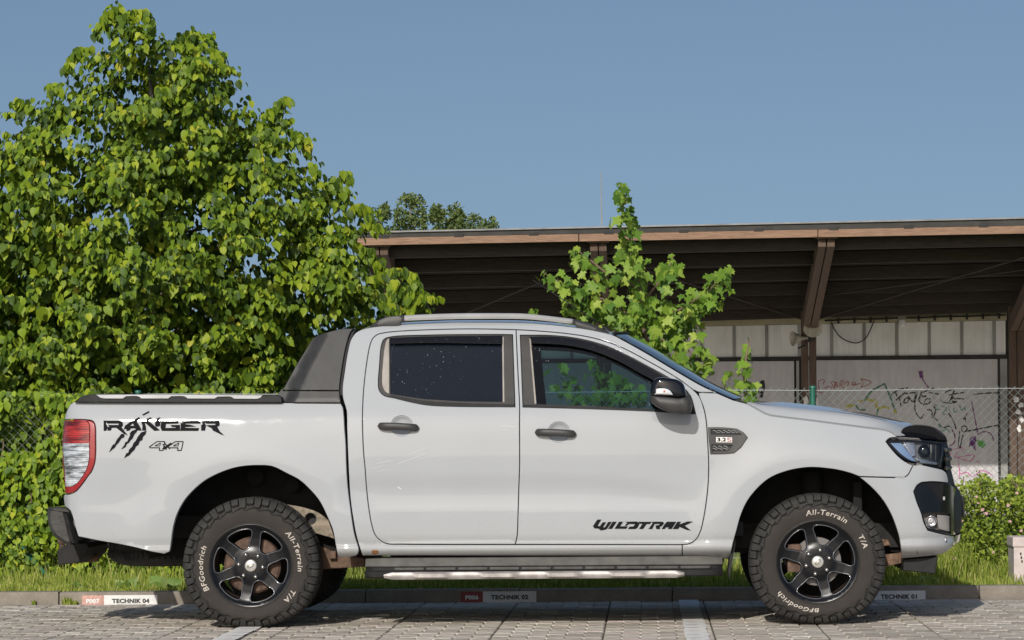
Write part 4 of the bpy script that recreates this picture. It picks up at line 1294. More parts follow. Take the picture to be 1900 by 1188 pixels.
def tyre_profile(squash=True):
    return [(0.222, 0.028), (0.228, 0.014), (0.240, 0.006), (0.262, 0.000), (0.290, -0.004), (0.315, -0.003), (0.334, 0.004), (0.350, 0.016), (0.362, 0.030), (0.368, 0.050), (0.372, 0.13),
            (0.374, 0.21), (0.370, 0.234), (0.350, 0.25), (0.30, 0.262), (0.25, 0.252), (0.222, 0.235)]
def squash(V):
    V = np.asarray(V, float).copy()
    z = V[:, 2]
    m = z < -0.24
    t = (-z[m] - 0.24)
    k = (0.353 - 0.24) / (0.389 - 0.24)
    V[m, 2] = -(0.24 + t * k)
    bul = np.exp(-((z + 0.30) / 0.06) ** 2) * np.exp(-(V[:, 0] / 0.16) ** 2) * 0.012
    V[:, 1] += np.where(V[:, 1] < 0.13, -bul, bul) * (np.abs(V[:, 1] - 0.13) > 0.08)
    return V
def make_tyre(n_lug=52):
    mb = MB()
    mb.lathe(tyre_profile(), (0, 0, 0), 96)
    nb = len(mb.V)
    # shoulder lugs reaching down the sidewall, long and short in turn, and tread blocks
    for k in range(n_lug):
        a = 2 * math.pi * k / n_lug
        pw = 2 * math.pi / n_lug
        long_ = k % 2 == 0
        def pt(r, da, y):
            return (r * math.cos(a + da), y, r * math.sin(a + da))
        for side in (0, 1):
            def Y(y): return y if side == 0 else 0.26 - y
            r_in = 0.330 if long_ else 0.346
            w = 0.86 * pw
            sk = 0.22 * pw
            prof_ = [(r_in - 0.004, -0.002, -0.30), (r_in + 0.006, -0.010, -0.1), (0.366, -0.003, 0.05), (0.384, 0.014, 0.1), (0.389, 0.034, 0.15), (0.389, 0.075, 0.45)]
            if not long_:
                prof_[0] = (r_in, 0.004, 0.2)
                prof_[1] = (r_in + 0.010, -0.003, 0.1)
                prof_[2] = (0.368, 0.000, 0.05)
            V = []
            for r, y, s in prof_:
                ww = w * (0.75 if r < 0.35 else 1.0)
                V.append(pt(r, -ww / 2 + sk * s, Y(y))); V.append(pt(r, ww / 2 + sk * s, Y(y)))
            for r, y, s in [(r - 0.020 if i > 2 else r - 0.004, y + (0.010 if i < 4 else 0.0), s) for i, (r, y, s) in enumerate(prof_)]:
                ww = w * (0.75 if r < 0.34 else 1.0) * 1.04
                V.append(pt(r, -ww / 2 + sk * s, Y(y))); V.append(pt(r, ww / 2 + sk * s, Y(y)))
            m = len(prof_)
            Fc = []
            for i in range(m - 1):
                Fc.append((2 * i, 2 * i + 1, 2 * i + 3, 2 * i + 2))
                Fc.append((2 * i, 2 * i + 2, 2 * m + 2 * i + 2, 2 * m + 2 * i))
                Fc.append((2 * i + 1, 2 * m + 2 * i + 1, 2 * m + 2 * i + 3, 2 * i + 3))
            Fc.append((0, 2 * m, 2 * m + 1, 1)); Fc.append((2 * m - 2, 2 * m - 1, 4 * m - 1, 4 * m - 2))
            if side: Fc = [f[::-1] for f in Fc]
            mb.add(V, Fc)
        for j, yc in enumerate((0.105, 0.155)):
            s = pw * (0.15 if j else 0.55)
            V = []
            for r in (0.388, 0.366):
                for da, yy in ((-0.34 * pw, yc - 0.02), (0.34 * pw, yc - 0.014), (0.34 * pw, yc + 0.02), (-0.34 * pw, yc + 0.014)):
                    V.append(pt(r, da + s, yy))
            mb.add(V, [(3, 2, 1, 0), (0, 1, 5, 4), (1, 2, 6, 5), (2, 3, 7, 6), (3, 0, 4, 7)])
    # a raised rib where the lugs run out on the sidewall: scalloped
    V = []; Fc = []
    K = n_lug * 6
    for k in range(K):
        a = 2 * math.pi * k / K
        w = math.sin(a * n_lug / 2)
        r = 0.325 + 0.008 * w + 0.003 * math.sin(a * n_lug)
        for dr, dy in ((-0.0035, 0.001), (0, -0.0045), (0.0035, 0.001)):
            V.append(((r + dr) * math.cos(a), -0.0035 + dy, (r + dr) * math.sin(a)))
    for k in range(K):
        k2 = (k + 1) % K
        for j in range(2): Fc.append((k * 3 + j, k2 * 3 + j, k2 * 3 + j + 1, k * 3 + j + 1))
    mb.add(V, Fc)
    # rim guard bead ring
    mb.lathe([(0.236, 0.006), (0.240, 0.002), (0.245, 0.004)], (0, 0, 0), 96)
    return squash(mb.V), mb.F

def arc_text(s, a_mid, r, h, bold=0.012):
    """letters on the sidewall, clockwise, tops outward; a_mid in degrees"""
    V, Fc = text_mesh(s, 1.0, bold, 0.12, 1.12)
    V, Fc = subdivided(V, Fc, 0.25)
    lo = V.min(0); hi = V.max(0)
    sc = h / 0.72
    x = (V[:, 0] - (lo[0] + hi[0]) / 2) * sc * 1.18; y = V[:, 1] * sc
    ang = R(a_mid) - x / (r + h / 2)
    rr = r + y
    dy = np.interp(rr, [0.262, 0.290, 0.315, 0.338], [0.0, -0.004, -0.003, 0.004]) - 0.0016
    W = np.stack([rr * np.cos(ang), dy, rr * np.sin(ang)], 1)
    return squash(W), Fc

TYRE_V, TYRE_F = make_tyre()
HOLE = []
def spoke_holes(rot):
    H = []
    for k in range(6):
        a = rot + R(60) * k + R(30)
        # rounded trapezoid between two spokes
        pts = []
        for r, da in ((0.100, -0.07), (0.107, -0.175), (0.150, -0.300), (0.188, -0.358), (0.201, -0.330), (0.205, -0.12), (0.205, 0.12), (0.201, 0.330), (0.188, 0.358), (0.150, 0.300), (0.107, 0.175), (0.100, 0.07)):
            pts.append((r * math.cos(a + da), r * math.sin(a + da)))
        H.append(smooth([(x * 1000, z * 1000) for x, z in pts], 5) / 1000)
    return H
def S_rim(x, z):
    r = np.sqrt(np.asarray(x) ** 2 + np.asarray(z) ** 2)
    return np.interp(r, [0, .05, .08, .11, .16, .20, .214, .222, .232, .238, .2425], [.024, .022, .024, .032, .030, .022, .015, .008, .002, .001, .004])

def wheel(x, y, z, rot, texts, far=False, front=False):
    w = thing_part('wheel', (x, y, z))
    V = TYRE_V + np.array([x, y, z])
    t = mk('tyre', V, TYRE_F, M_TYRE, None, True)
    t.parent = w; t.location = (0, 0, 0)
    t.data.transform(Matrix.Translation((-x, -y, -z)))
    try: t.data.set_sharp_from_angle(angle=R(38))
    except Exception: pass
    def sub(o):
        o.parent = w; o.location = (0, 0, 0)
        return o
    circ = np.array([(0.2420 * math.cos(a), 0.2420 * math.sin(a)) for a in np.linspace(0, 2 * math.pi, 97)[:-1]])
    holes = spoke_holes(rot)
    sub(panel_xz('rim', [circ] + holes, S_rim, M_RIM, None, step=0.012, gap=0.0, lip=0.009, rim=0.05))
    # raised polished-looking edge bead round each opening
    mb = MB()
    for H in holes:
        q = inset(H if area2(H) < 0 else H[::-1], 0.006)
        pts = [(a, float(S_rim(a, b)) - 0.0005, b) for a, b in q]
        mb.tube(pts + pts[:2], 0.0036, 6, cap=False)
    sub(mb.build('spoke_bead', M_BEAD, None, True))
    mb = MB()
    mb.lathe([(0.21, 0.07), (0.207, 0.14), (0.205, 0.22), (0.222, 0.235)], (0, 0, 0), 48)
    mb.lathe([(0.222, 0.012), (0.214, 0.03), (0.21, 0.07)], (0, 0, 0), 48)
    sub(mb.build('rim_barrel', M_DARKDISC, None, True))
    mb = MB()
    if front:
        mb.lathe([(0.0, 0.075), (0.07, 0.075), (0.075, 0.085), (0.138, 0.086), (0.14, 0.11), (0.0, 0.12)], (0, 0, 0), 48)
    else:
        mb.lathe([(0.0, 0.075), (0.05, 0.075), (0.15, 0.078), (0.162, 0.09), (0.164, 0.15), (0.0, 0.16)], (0, 0, 0), 48)
    sub(mb.build('brake_disc' if front else 'brake_drum', M_STEEL if front else M_RUST, None, True, sharp=40))
    if front:
        mb = MB()
        mb.box((-0.17, 0.06, -0.06), (-0.09, 0.13, 0.10), 0.012)
        sub(mb.build('brake_caliper', M_RUST, None, True, sharp=40))
    mb = MB()
    mb.lathe([(0.0, -0.002), (0.024, -0.001), (0.0325, 0.004), (0.0345, 0.012), (0.036, 0.03)], (0, 0.004, 0), 32)
    sub(mb.build('centre_cap', M_CAP, None, True, sharp=40))
    mb = MB()                                     # oval emblem on the cap
    K = 28
    e = rot
    for s0, s1 in ((1.0, 0.86), (0.72, 0.62)):
        V2 = []
        for k in range(K):
            a = 2 * math.pi * k / K
            for s_ in (s0, s1):
                u, v = 0.021 * s_ * math.cos(a), 0.011 * s_ * math.sin(a)
                V2.append((u * math.cos(e) - v * math.sin(e), 0.0015, u * math.sin(e) + v * math.cos(e)))
        mb.add(V2, [(2 * k, 2 * ((k + 1) % K), 2 * ((k + 1) % K) + 1, 2 * k + 1) for k in range(K)])
    sub(mb.build('cap_emblem', M_PILLAR, None))
    for k in range(6):
        a = rot + R(60) * k + R(33)
        mb = MB()
        c = (0.0690 * math.cos(a), -0.004, 0.0690 * math.sin(a))
        mb.lathe([(0.0, 0.006), (0.007, 0.0075), (0.012, 0.013), (0.0135, 0.021), (0.0135, 0.036)], c, 14)
        mb.lathe([(0.0145, 0.031), (0.018, 0.0295), (0.019, 0.034)], c, 14)
        sub(mb.build('wheel_nut', M_NUT, None, True, sharp=50))
    for s, am, r, h in texts:
        W, Fc = arc_text(s, am, r, h)
        sub(mk('tyre_lettering', W, Fc, M_LETTER, None))
    return w
def thing_part(name, loc):
    o = bpy.data.objects.new(name, None); o.empty_display_size = 0.1
    link(o, truck)
    o.location = Vector(loc) - Vector(truck.location)
    return o
YW = 0.03
w_r = wheel(RWX, YW, RWZ, R(20), [('BFGoodrich', 183, 0.270, 0.030), ('All-Terrain', 18, 0.270, 0.030), ('T/A', -38, 0.270, 0.030)])
w_f = wheel(FWX, YW, FWZ, R(45), [('BFGoodrich', 244, 0.270, 0.030), ('All-Terrain', 79, 0.270, 0.030), ('T/A', 24, 0.270, 0.030)], front=True)
for w in (w_r, w_f):
    c = w.copy(); scene.collection.objects.link(c)
    c.location = (w.location.x, -w.location.y, w.location.z); c.scale = (1, -1, 1)
    for ch in w.children:
        d = ch.copy(); scene.collection.objects.link(d); d.parent = c
# spare tyre slung flat under the bed
sp = P3(323, 1047, YC) + Vector((0, 0, 0.125))
V = np.asarray(MB().lathe([(0.20, 0.03), (0.25, 0.0), (0.33, 0.005), (0.372, 0.03), (0.384, 0.06), (0.384, 0.18), (0.372, 0.21), (0.30, 0.24), (0.2, 0.22)], (0, 0, 0), 64).V)
mbs = MB().lathe([(0.20, 0.03), (0.25, 0.0), (0.33, 0.005), (0.372, 0.03), (0.384, 0.06), (0.384, 0.18), (0.372, 0.21), (0.30, 0.24), (0.2, 0.22)], (0, 0, 0), 64)
for k in range(72):
    a = 2 * math.pi * k / 72
    for y0, y1 in ((0.045, 0.085), (0.095, 0.14), (0.15, 0.195)):
        V8 = []
        for r in (0.390, 0.375):
            for da, y in ((-0.03, y0), (0.03, y0), (0.03, y1), (-0.03, y1)):
                V8.append((r * math.cos(a + da), y, r * math.sin(a + da)))
        mbs.add(V8, [(3, 2, 1, 0), (0, 1, 5, 4), (1, 2, 6, 5), (2, 3, 7, 6), (3, 0, 4, 7)])
Vs = [(sp.x + v[0], sp.y + v[2], sp.z + 0.115 - v[1]) for v in mbs.V]
mk('spare_tyre', Vs, mbs.F, M_TYRE, truck, True)

# ---- chassis, wells, springs
mb = MB()
for s in (1, -1):
    yy = lambda y: YC + s * (y - YC)
    def bx(a, b, bev=0.0):
        ya, yb_ = sorted((yy(a[1]), yy(b[1])))
        mb.box((a[0], ya, a[2]), (b[0], yb_, b[2]), bev)
    bx((-3.15, 0.42, 0.50), (-1.2, 0.50, 0.63)); bx((-1.65, 0.42, 0.42), (1.65, 0.50, 0.56))
mb.box((-1.6, 0.5, 0.40), (-0.2, 1.2, 0.5), 0.04)
mb.box((0.2, 0.55, 0.46), (1.5, 1.3, 0.8), 0.05)
mb.box((-1.72, 0.10, 0.43), (0.42, 2 * YC - 0.10, 0.47))
mb.tube([(RWX, 0.2, RWZ), (RWX, 2 * YC - 0.2, RWZ)], 0.05, 12)
mb.tube([(FWX, 0.2, FWZ), (FWX, 2 * YC - 0.2, FWZ)], 0.035, 12)
bm = bmesh.new(); bmesh.ops.create_uvsphere(bm, u_segments=16, v_segments=10, radius=0.15)
mb.add([tuple(v.co + Vector((RWX, YC, RWZ))) for v in bm.verts], [[v.index for v in f.verts] for f in bm.faces]); bm.free()
mb.build('chassis', M_DARK, truck, True, sharp=40)
def well(cx, cz, r, x_front, x_back):
    """wheel house: an arch over the wheel, closed on the inner side"""
    m = MB()
    K = 28
    ring = []
    for k in range(K + 1):
        a = R(4) + (math.pi - R(8)) * k / K
        ring.append((cx + r * math.cos(a), cz + r * math.sin(a)))
    V = [(x, 0.035, z) for x, z in ring] + [(x, 0.46, z) for x, z in ring]
    Fc = [(i, i + 1, K + 2 + i, K + 1 + i) for i in range(K)] + [tuple(K + 1 + i for i in range(K + 1))]
    m.add(V, Fc)
    return m
mb = well(RWX, RWZ, 0.585, 0, 0)
for dx, dz, rr in ((-0.02, 0.50, 0.055), (0.20, 0.45, 0.045)):
    mb.lathe([(0.0, -0.004), (rr * 0.8, -0.004), (rr, 0.01)], (RWX + dx, 0.40, RWZ + dz), 20)
both(mb.build('wheel_well', M_LINER, truck, True, sharp=30))
mb = well(FWX, FWZ, 0.57, 0, 0)
mb.box((FWX + 0.22, 0.25, FWZ + 0.05), (FWX + 0.27, 0.42, FWZ + 0.45), 0.01)
mb.tube([(FWX, 0.36, FWZ + 0.05), (FWX - 0.01, 0.42, FWZ + 0.5)], 0.06, 14)
both(mb.build('wheel_well', M_LINER, truck, True, sharp=30))
# dusty frame end with a round hole, seen behind the rear wheel
FR = smooth([(500, 927, 1), (530, 936), (562, 942), (590, 952), (609, 966, 1), (621, 1000, 1), (575, 985), (540, 965, 1), (505, 955, 1)], 5)
FH = np.array([(576 + 9.5 * math.cos(a), 962 + 9.5 * math.sin(a)) for a in np.linspace(0, 2 * math.pi, 21)[:-1]])
flat = lambda yv: (lambda x, z: np.full(np.shape(np.asarray(x, float)), yv))
S_FR = flat(0.33)
both(panel('frame_rail_end', [FR, FH], S_FR, M_DUST, truck, gap=0, lip=0.003, rim=0.05))
mb = MB()
q = P3(576, 962, 0.33)
mb.lathe([(0.030, -0.006), (0.034, -0.006), (0.034, 0.04), (0.028, 0.05), (0.0, 0.052)], q, 20)
both(mb.build('frame_tube', M_GAP, truck, True, sharp=40))
mb = MB()
A = [P3(p[0], p[1], 0.36) for p in ((560, 1005), (592, 1020), (640, 1040), (676, 1048))]
for dz in (0, -0.012, -0.024):
    for p0_, p1_ in zip(A, A[1:]):
        pass
mb.prism([(p.x, p.z) for p in [P3(590, 1012, .34), P3(622, 1026, .34), P3(676, 1036, .34), P3(676, 1052, .34), P3(600, 1056, .34), P3(588, 1050, .34)]], 0.34, 0.42, 0.004)
mb.prism([(p.x, p.z) for p in [P3(611, 1023, .30), P3(623, 1023, .30), P3(623, 1037, .30), P3(611, 1037, .30)]], 0.30, 0.36, 0.004)
both(mb.build('leaf_spring', M_LEAFSPRING, truck))
mb = MB()
mb.prism([(p.x, p.z) for p in [P3(1640, 1030, .3), P3(1672, 1026, .3), P3(1673, 1045, .3), P3(1643, 1052, .3)]], 0.30, 0.36, 0.004)
mb.prism([(p.x, p.z) for p in [P3(1635, 1000, .3), P3(1648, 1002, .3), P3(1652, 1012, .3), P3(1636, 1014, .3)]], 0.30, 0.36, 0.004)
both(mb.build('control_arm', M_ARM, truck))
# mud flap behind the front wheel and its twin
mb = MB()
mb.prism([(p.x, p.z) for p in [P3(1362, 1000, .05), P3(1366, 1000, .05), P3(1356, 1060, .05), P3(1353, 1075, .05), P3(1351, 1060, .05), P3(1354, 1036, .05)]], 0.05, 0.28)
both(mb.build('mud_flap', M_BLACK, truck))

# ---- cabin
mb = MB()
mb.box((-1.55, 0.20, 0.50), (0.55, 2 * YC - 0.20, 0.58))
mb.box((-1.66, 0.22, 0.5), (-1.58, 2 * YC - 0.22, 1.22))
mb.build('cabin_floor', M_RUBBER_IN, truck)
for (sx, rec) in ((-0.62, 0), (-1.36, 0)):
    for k, yc in enumerate((0.55, 2 * YC - 0.55)):
        m = MB()
        m.box((sx - 0.05, yc - 0.25, 0.62), (sx + 0.48, yc + 0.25, 0.82), 0.05)
        m.box((sx - 0.10, yc - 0.24, 0.75), (sx + 0.04, yc + 0.24, 1.29), 0.05, Matrix.Rotation(R(-14), 3, 'Y'))
        m.box((sx - 0.23, yc - 0.13, 1.32), (sx - 0.14, yc + 0.13, 1.50), 0.035, Matrix.Rotation(R(-8), 3, 'Y'))
        m.tube([(sx - 0.15, yc - 0.05, 1.24), (sx - 0.18, yc - 0.05, 1.36)], 0.006, 6); m.tube([(sx - 0.15, yc + 0.05, 1.24), (sx - 0.18, yc + 0.05, 1.36)], 0.006, 6)
        m.build('seat', M_SEAT, truck, True, sharp=45)
mb = MB()
mb.box((0.32, 0.16, 0.85), (0.75, 2 * YC - 0.16, 1.17), 0.07)
mb.box((0.28, 1.0, 1.10), (0.62, 1.62, 1.23), 0.05)
mb.build('dashboard', M_RUBBER_IN, truck, True, sharp=45)
mb = MB()
K = 28
cw = Vector((0.10, 1.30, 1.14)); ax = Matrix.Rotation(R(-65), 3, 'Y')
pts = [cw + ax @ Vector((0.19 * math.cos(a), 0.19 * math.sin(a), 0)) for a in np.linspace(0, 2 * math.pi, K + 1)]
mb.tube(pts + pts[1:2], 0.016, 8, cap=False)
for a in (0.0, 2.2, 4.1):
    mb.tube([cw, cw + ax @ Vector((0.18 * math.cos(a), 0.18 * math.sin(a), 0))], 0.018, 6)
mb.tube([cw, cw + ax @ Vector((0, 0, -0.3))], 0.04, 8)
mb.build('steering_wheel', M_RUBBER_IN, truck, True)
mb = MB()
mb.box((0.03, YC - 0.12, 1.43), (0.06, YC + 0.12, 1.49), 0.01)
mb.build('rear_view_mirror', M_RUBBER_IN, truck)
mb = MB()
mb.box((-1.62, 0.30, 1.655), (-0.42, 2 * YC - 0.30, 1.672))
mb.build('headlining', M_SEAT, truck)
# =====================================================================  GROUND, PAVING, KERB
def struct(o):
    o['kind'] = 'structure'; return o
def stuff(o):
    o['kind'] = 'stuff'; return o
def rand_col(t, islands):
    if islands:
        g = t.nodes.new('ShaderNodeNewGeometry'); return g.outputs['Random Per Island']
    g = t.nodes.new('ShaderNodeObjectInfo'); return g.outputs['Random']
def paver_mat(islands):
    m, t, p = nt('concrete_paver')
    r = ramp(t, rand_col(t, islands), [(0.0, (0.43, 0.375, 0.31)), (0.3, (0.56, 0.50, 0.42)), (0.65, (0.64, 0.575, 0.49)), (0.9, (0.72, 0.66, 0.57)), (1.0, (0.62, 0.51, 0.45))])
    tc = t.nodes.new('ShaderNodeNewGeometry')
    n = t.nodes.new('ShaderNodeTexNoise'); n.inputs['Scale'].default_value = 5; n.inputs['Detail'].default_value = 6; n.inputs['Roughness'].default_value = 0.7
    t.links.new(tc.outputs['Position'], n.inputs['Vector'])
    c = mixc(t, ramp(t, n.outputs[0], [(0.35, (0.32,) * 3), (0.7, (0.0,) * 3)]), r, (0.28, 0.24, 0.19))
    n2 = t.nodes.new('ShaderNodeTexNoise'); n2.inputs['Scale'].default_value = 130; n2.inputs['Detail'].default_value = 3
    t.links.new(tc.outputs['Position'], n2.inputs['Vector'])
    c = mixc(t, 0.5, c, ramp(t, n2.outputs[0], [(0.3, (0.62,) * 3), (0.7, (1.0,) * 3)]), 'MULTIPLY')
    t.links.new(c, p.inputs['Base Color'])
    p.inputs['Roughness'].default_value = 0.88
    bump(t, p, n2.outputs[0], 0.5, 0.003)
    return m
M_PAVER, M_PAVER_I = paver_mat(False), paver_mat(True)
M_SAND = simple('joint_sand', (0.10, 0.085, 0.065), 0.95, var=0.4, scale=18)
KY = 2.53                                     # kerb face
# bed of sand and the wider yard the pavers lie in
def yard_mat():
    m, t, p = nt('yard_paving')
    g = t.nodes.new('ShaderNodeNewGeometry')
    b = t.nodes.new('ShaderNodeTexBrick')
    b.inputs['Scale'].default_value = 1.0; b.inputs['Brick Width'].default_value = 0.2; b.inputs['Row Height'].default_value = 0.14; b.inputs['Mortar Size'].default_value = 0.004
    b.inputs['Color1'].default_value = (0.54, 0.485, 0.41, 1); b.inputs['Color2'].default_value = (0.66, 0.60, 0.51, 1); b.inputs['Mortar'].default_value = (0.10, 0.085, 0.065, 1)
    t.links.new(g.outputs['Position'], b.inputs['Vector'])
    t.links.new(b.outputs['Color'], p.inputs['Base Color'])
    p.inputs['Roughness'].default_value = 0.9
    return m
PX0, PX1, PY0 = -4.6, 3.6, -1.75
sand = MB(); sand.box((PX0, PY0, -0.06), (PX1, KY, -0.011))
struct(sand.build('paving_bed', M_SAND))
yard = MB()
V = [(-60, -80, -0.004), (60, -80, -0.004), (60, PY0, -0.004), (-60, PY0, -0.004), (-60, KY, -0.004), (PX0, PY0, -0.004), (PX0, KY, -0.004), (PX1, PY0, -0.004), (60, KY, -0.004), (PX1, KY, -0.004)]
yard.add(V, [(0, 1, 2, 7, 5, 3), (3, 5, 6, 4), (7, 2, 8, 9)])
struct(yard.build('yard_ground', yard_mat()))

A_, B_, C_, D_ = 0.1, 0.0825, 0.0575, 0.035
E_ = 0.065
def ishape(x0=-1, x1=1):
    low = [(-A_, -B_), (-E_, -B_), (-D_, -C_), (D_, -C_), (E_, -B_), (A_, -B_)]
    if x0 == 0: low = [(0, -C_)] + low[3:]
    if x1 == 0: low = low[:3] + [(0, -C_)]
    return low + [(x, -y) for x, y in reversed(low)]
def paver_mesh(poly):
    P = np.array(poly)
    a = inset(P, 0.0026); b = inset(P, 0.0085)
    n = len(P)
    V = [(x, y, 0.0) for x, y in b] + [(x, y, -0.006) for x, y in a] + [(x, y, -0.02) for x, y in a]
    F_ = [tuple(range(n))]
    for j in (0, 1):
        for i in range(n):
            i2 = (i + 1) % n
            F_.append((j * n + i, (j + 1) * n + i, (j + 1) * n + i2, j * n + i2))
    return np.array(V), F_
PMESH = {k: paver_mesh(ishape(*v)) for k, v in {'f': (-1, 1), 'l': (-1, 0), 'r': (0, 1)}.items()}
MOD = 0.6035                                   # a machine-laid layer is three stones wide, with a wider joint after it
place = []
row = 0
y = KY - 0.0825 - 0.003
while y > PY0 + 0.05:
    m = int(math.floor((PX0 - 0.36) / MOD))
    while True:
        bx = 0.362 + m * MOD + 0.0
        if bx > PX1 - 0.1: break
        if bx > PX0 - 0.3:
            if row % 2 == 0:
                for k in range(3): place.append(('f', bx + 0.1 + 0.2 * k, y))
            else:
                place.append(('r', bx, y)); place.append(('f', bx + 0.2, y)); place.append(('f', bx + 0.4, y)); place.append(('l', bx + 0.6, y))
        m += 1
    y -= 0.14
    row += 1
paving = bpy.data.objects.new('paving', None); link(paving); paving['kind'] = 'structure'
rnd = random.Random(3)
def jit(x):
    rut = 0.004 * noise.noise(Vector((x[0] * 1.1, x[1] * 1.7, 0.3)))
    return rut + rnd.uniform(-0.0014, 0.0014), rnd.uniform(-0.008, 0.008), rnd.uniform(-0.006, 0.006), rnd.uniform(-0.012, 0.012)
def seen(p):
    Yd = p[2] + D0
    px = PPX + p[1] * F_PX / Yd
    py = PPY + H_CAM * F_PX / Yd
    return -20 < px < 1920 and py < 1200
order = sorted([p for p in place if seen(p)], key=lambda p: p[2])
# keep clear of the stretch hidden behind tyres; the nearest 300 in view are objects
single = order[:300]
ss = set(single)
pm = {}
for k, (V, F_) in PMESH.items():
    me = bpy.data.meshes.new('paver'); me.from_pydata([tuple(v) for v in V], [], F_); me.materials.append(M_PAVER); pm[k] = me
for p in single:
    o = bpy.data.objects.new('paver', pm[p[0]]); link(o, paving)
    dz, rx, ry, rz = jit((p[1], p[2]))
    o.location = (p[1], p[2], dz - 0.002); o.rotation_euler = (rx, ry, rz)
VV = []; FF = []
for p in place:
    if p in ss: continue
    V, F_ = PMESH[p[0]]
    dz, rx, ry, rz = jit((p[1], p[2]))
    c, s = math.cos(rz), math.sin(rz)
    b = len(VV)
    for x, yy, z in V:
        VV.append((p[1] + x * c - yy * s, p[2] + x * s + yy * c, z + dz - 0.002 + rx * yy - ry * x))
    FF += [tuple(i + b for i in f) for f in F_]
stuff(mk('paver_field', VV, FF, M_PAVER_I, paving))
# painted bay lines, worn, one sheet per stone course
def line_mat():
    m, t, p = nt('worn_road_paint')
    g = t.nodes.new('ShaderNodeNewGeometry')
    n = t.nodes.new('ShaderNodeTexNoise'); n.inputs['Scale'].default_value = 28; n.inputs['Detail'].default_value = 7; n.inputs['Roughness'].default_value = 0.75
    t.links.new(g.outputs['Position'], n.inputs['Vector'])
    t.links.new(ramp(t, n.outputs[0], [(0.30, (0.48, 0.43, 0.37)), (0.44, (0.80, 0.78, 0.74))]), p.inputs['Base Color'])
    p.inputs['Roughness'].default_value = 0.7
    return m
M_LINE = line_mat()
for xl in (0.262, -2.262):
    V = []; F_ = []
    y = KY - 0.0825 - 0.003
    r_ = random.Random(5)
    while y > PY0 + 0.05:
        b = len(V)
        w0, w1 = -0.063 + r_.uniform(-.004, .004), 0.063 + r_.uniform(-.004, .004)
        dz = 0.0062
        n = 6
        for q in range(n + 1):
            x = xl + w0 + (w1 - w0) * q / n
            yo = 0.010 * math.sin((x - 0.1) * 2 * math.pi / 0.2) * (1 if int(round((KY - y) / 0.14)) % 2 else -1)
            V += [(x, y - 0.066 + yo, dz), (x, y + 0.066 + yo, dz)]
        for q in range(n): F_.append((b + 2 * q, b + 2 * q + 2, b + 2 * q + 3, b + 2 * q + 1))
        y -= 0.14
    struct(mk('parking_line', V, F_, M_LINE))
# kerb
def kerb_mat():
    m, t, p = nt('kerb_concrete')
    n = noise_n(t, 7, 7, 0.7)
    c = ramp(t, n, [(0.25, (0.19, 0.165, 0.135)), (0.7, (0.34, 0.30, 0.25))])
    n2 = noise_n(t, 90, 3)
    c = mixc(t, 0.4, c, ramp(t, n2, [(0.3, (0.6,) * 3), (0.7, (1.0,) * 3)]), 'MULTIPLY')
    t.links.new(c, p.inputs['Base Color']); p.inputs['Roughness'].default_value = 0.92
    bump(t, p, n2, 0.5, 0.004)
    return m
M_KERB = kerb_mat()
kerb = bpy.data.objects.new('kerb', None); link(kerb); kerb['kind'] = 'structure'; kerb.location = (0, KY, 0)
mb = MB(); mb.box((-0.4965, 0, -0.10), (0.4965, 0.12, 0.0), 0.010)
ks = mb.build('kerb_stone', M_KERB, None, True, sharp=50)
ks.parent = kerb
x = 0.161 - 5.0
k = 0
while x < 5.2:
    o = ks if k == 0 else dup(ks, kerb)
    o.location = (x + 0.5, rnd.uniform(-0.003, 0.003), 0.081 + rnd.uniform(-0.002, 0.003)); o.rotation_euler = (0, 0, rnd.uniform(-.003, .003))
    x += 1.0; k += 1
kb = MB(); kb.box((-5.2, 0.02, -0.1), (5.2, 0.119, 0.062)); kb.V = [(x, y + KY, z) for x, y, z in kb.V]; kb.build('kerb_bed', M_SAND, kerb)
# bay name plates on the kerb face
M_SIGNW = simple('sign_white', (0.72, 0.72, 0.70), 0.45, var=0.06, scale=20)
M_SIGNR = simple('sign_red', (0.24, 0.02, 0.022), 0.45)
M_SIGNT = simple('sign_lettering', (0.02, 0.02, 0.022), 0.6)
M_SIGNR_SUN = simple('sunlit_sign_red', (0.52, 0.30, 0.25), 0.4, var=0.3, scale=40)  # sunlit copy of the sign red, sun glare put into its colour
def bay_sign(pxl, pyt, num, name, label, red, w_red=41, w_all=140, ht=21.5):
    ys = KY - 0.004
    a = P3(pxl, pyt, ys)
    root = thing('parking_sign', label, 'parking sign', (a.x, ys, a.z - 0.075), 'bay name plates on the kerb')
    s = (KY + D0) / F_PX
    h = ht * s
    m = MB(); m.box((a.x, ys - 0.003, a.z - h), (a.x + w_red * s, ys + 0.002, a.z)); m.build('number_block', red, root)
    m = MB(); m.box((a.x + w_red * s + 0.0005, ys - 0.003, a.z - h), (a.x + w_all * s, ys + 0.002, a.z)); m.build('name_plate', M_SIGNW, root)
    def put(txt, cx, cap, mat, nm, bold):
        V, F_ = text_mesh(txt, 1.0, bold, 0, 1.06)
        lo, hi = V.min(0), V.max(0)
        k = cap / (hi[1] - lo[1])
        W = np.stack([cx + (V[:, 0] - (lo[0] + hi[0]) / 2) * k * 1.12, np.full(len(V), ys - 0.0042), a.z - h / 2 + (V[:, 1] - (lo[1] + hi[1]) / 2) * k], 1)
        mk(nm, W, F_, mat, root)
    if num: put(num, a.x + w_red * s / 2, 0.030, M_SIGNW, 'number_lettering', 0.05)
    put(name, a.x + (w_red + w_all) * s / 2, 0.030, M_SIGNT, 'name_lettering', 0.05)
bay_sign(152, 1105, 'P007', 'TECHNIK 04', 'sunlit bay plate with red block tinted pale for sun glare reading P007 TECHNIK 04 on the kerb', M_SIGNR_SUN)
bay_sign(855, 1098, 'P006', 'TECHNIK 02', 'shaded bay plate with dark red block reading P006 TECHNIK 02 on the kerb', M_SIGNR)
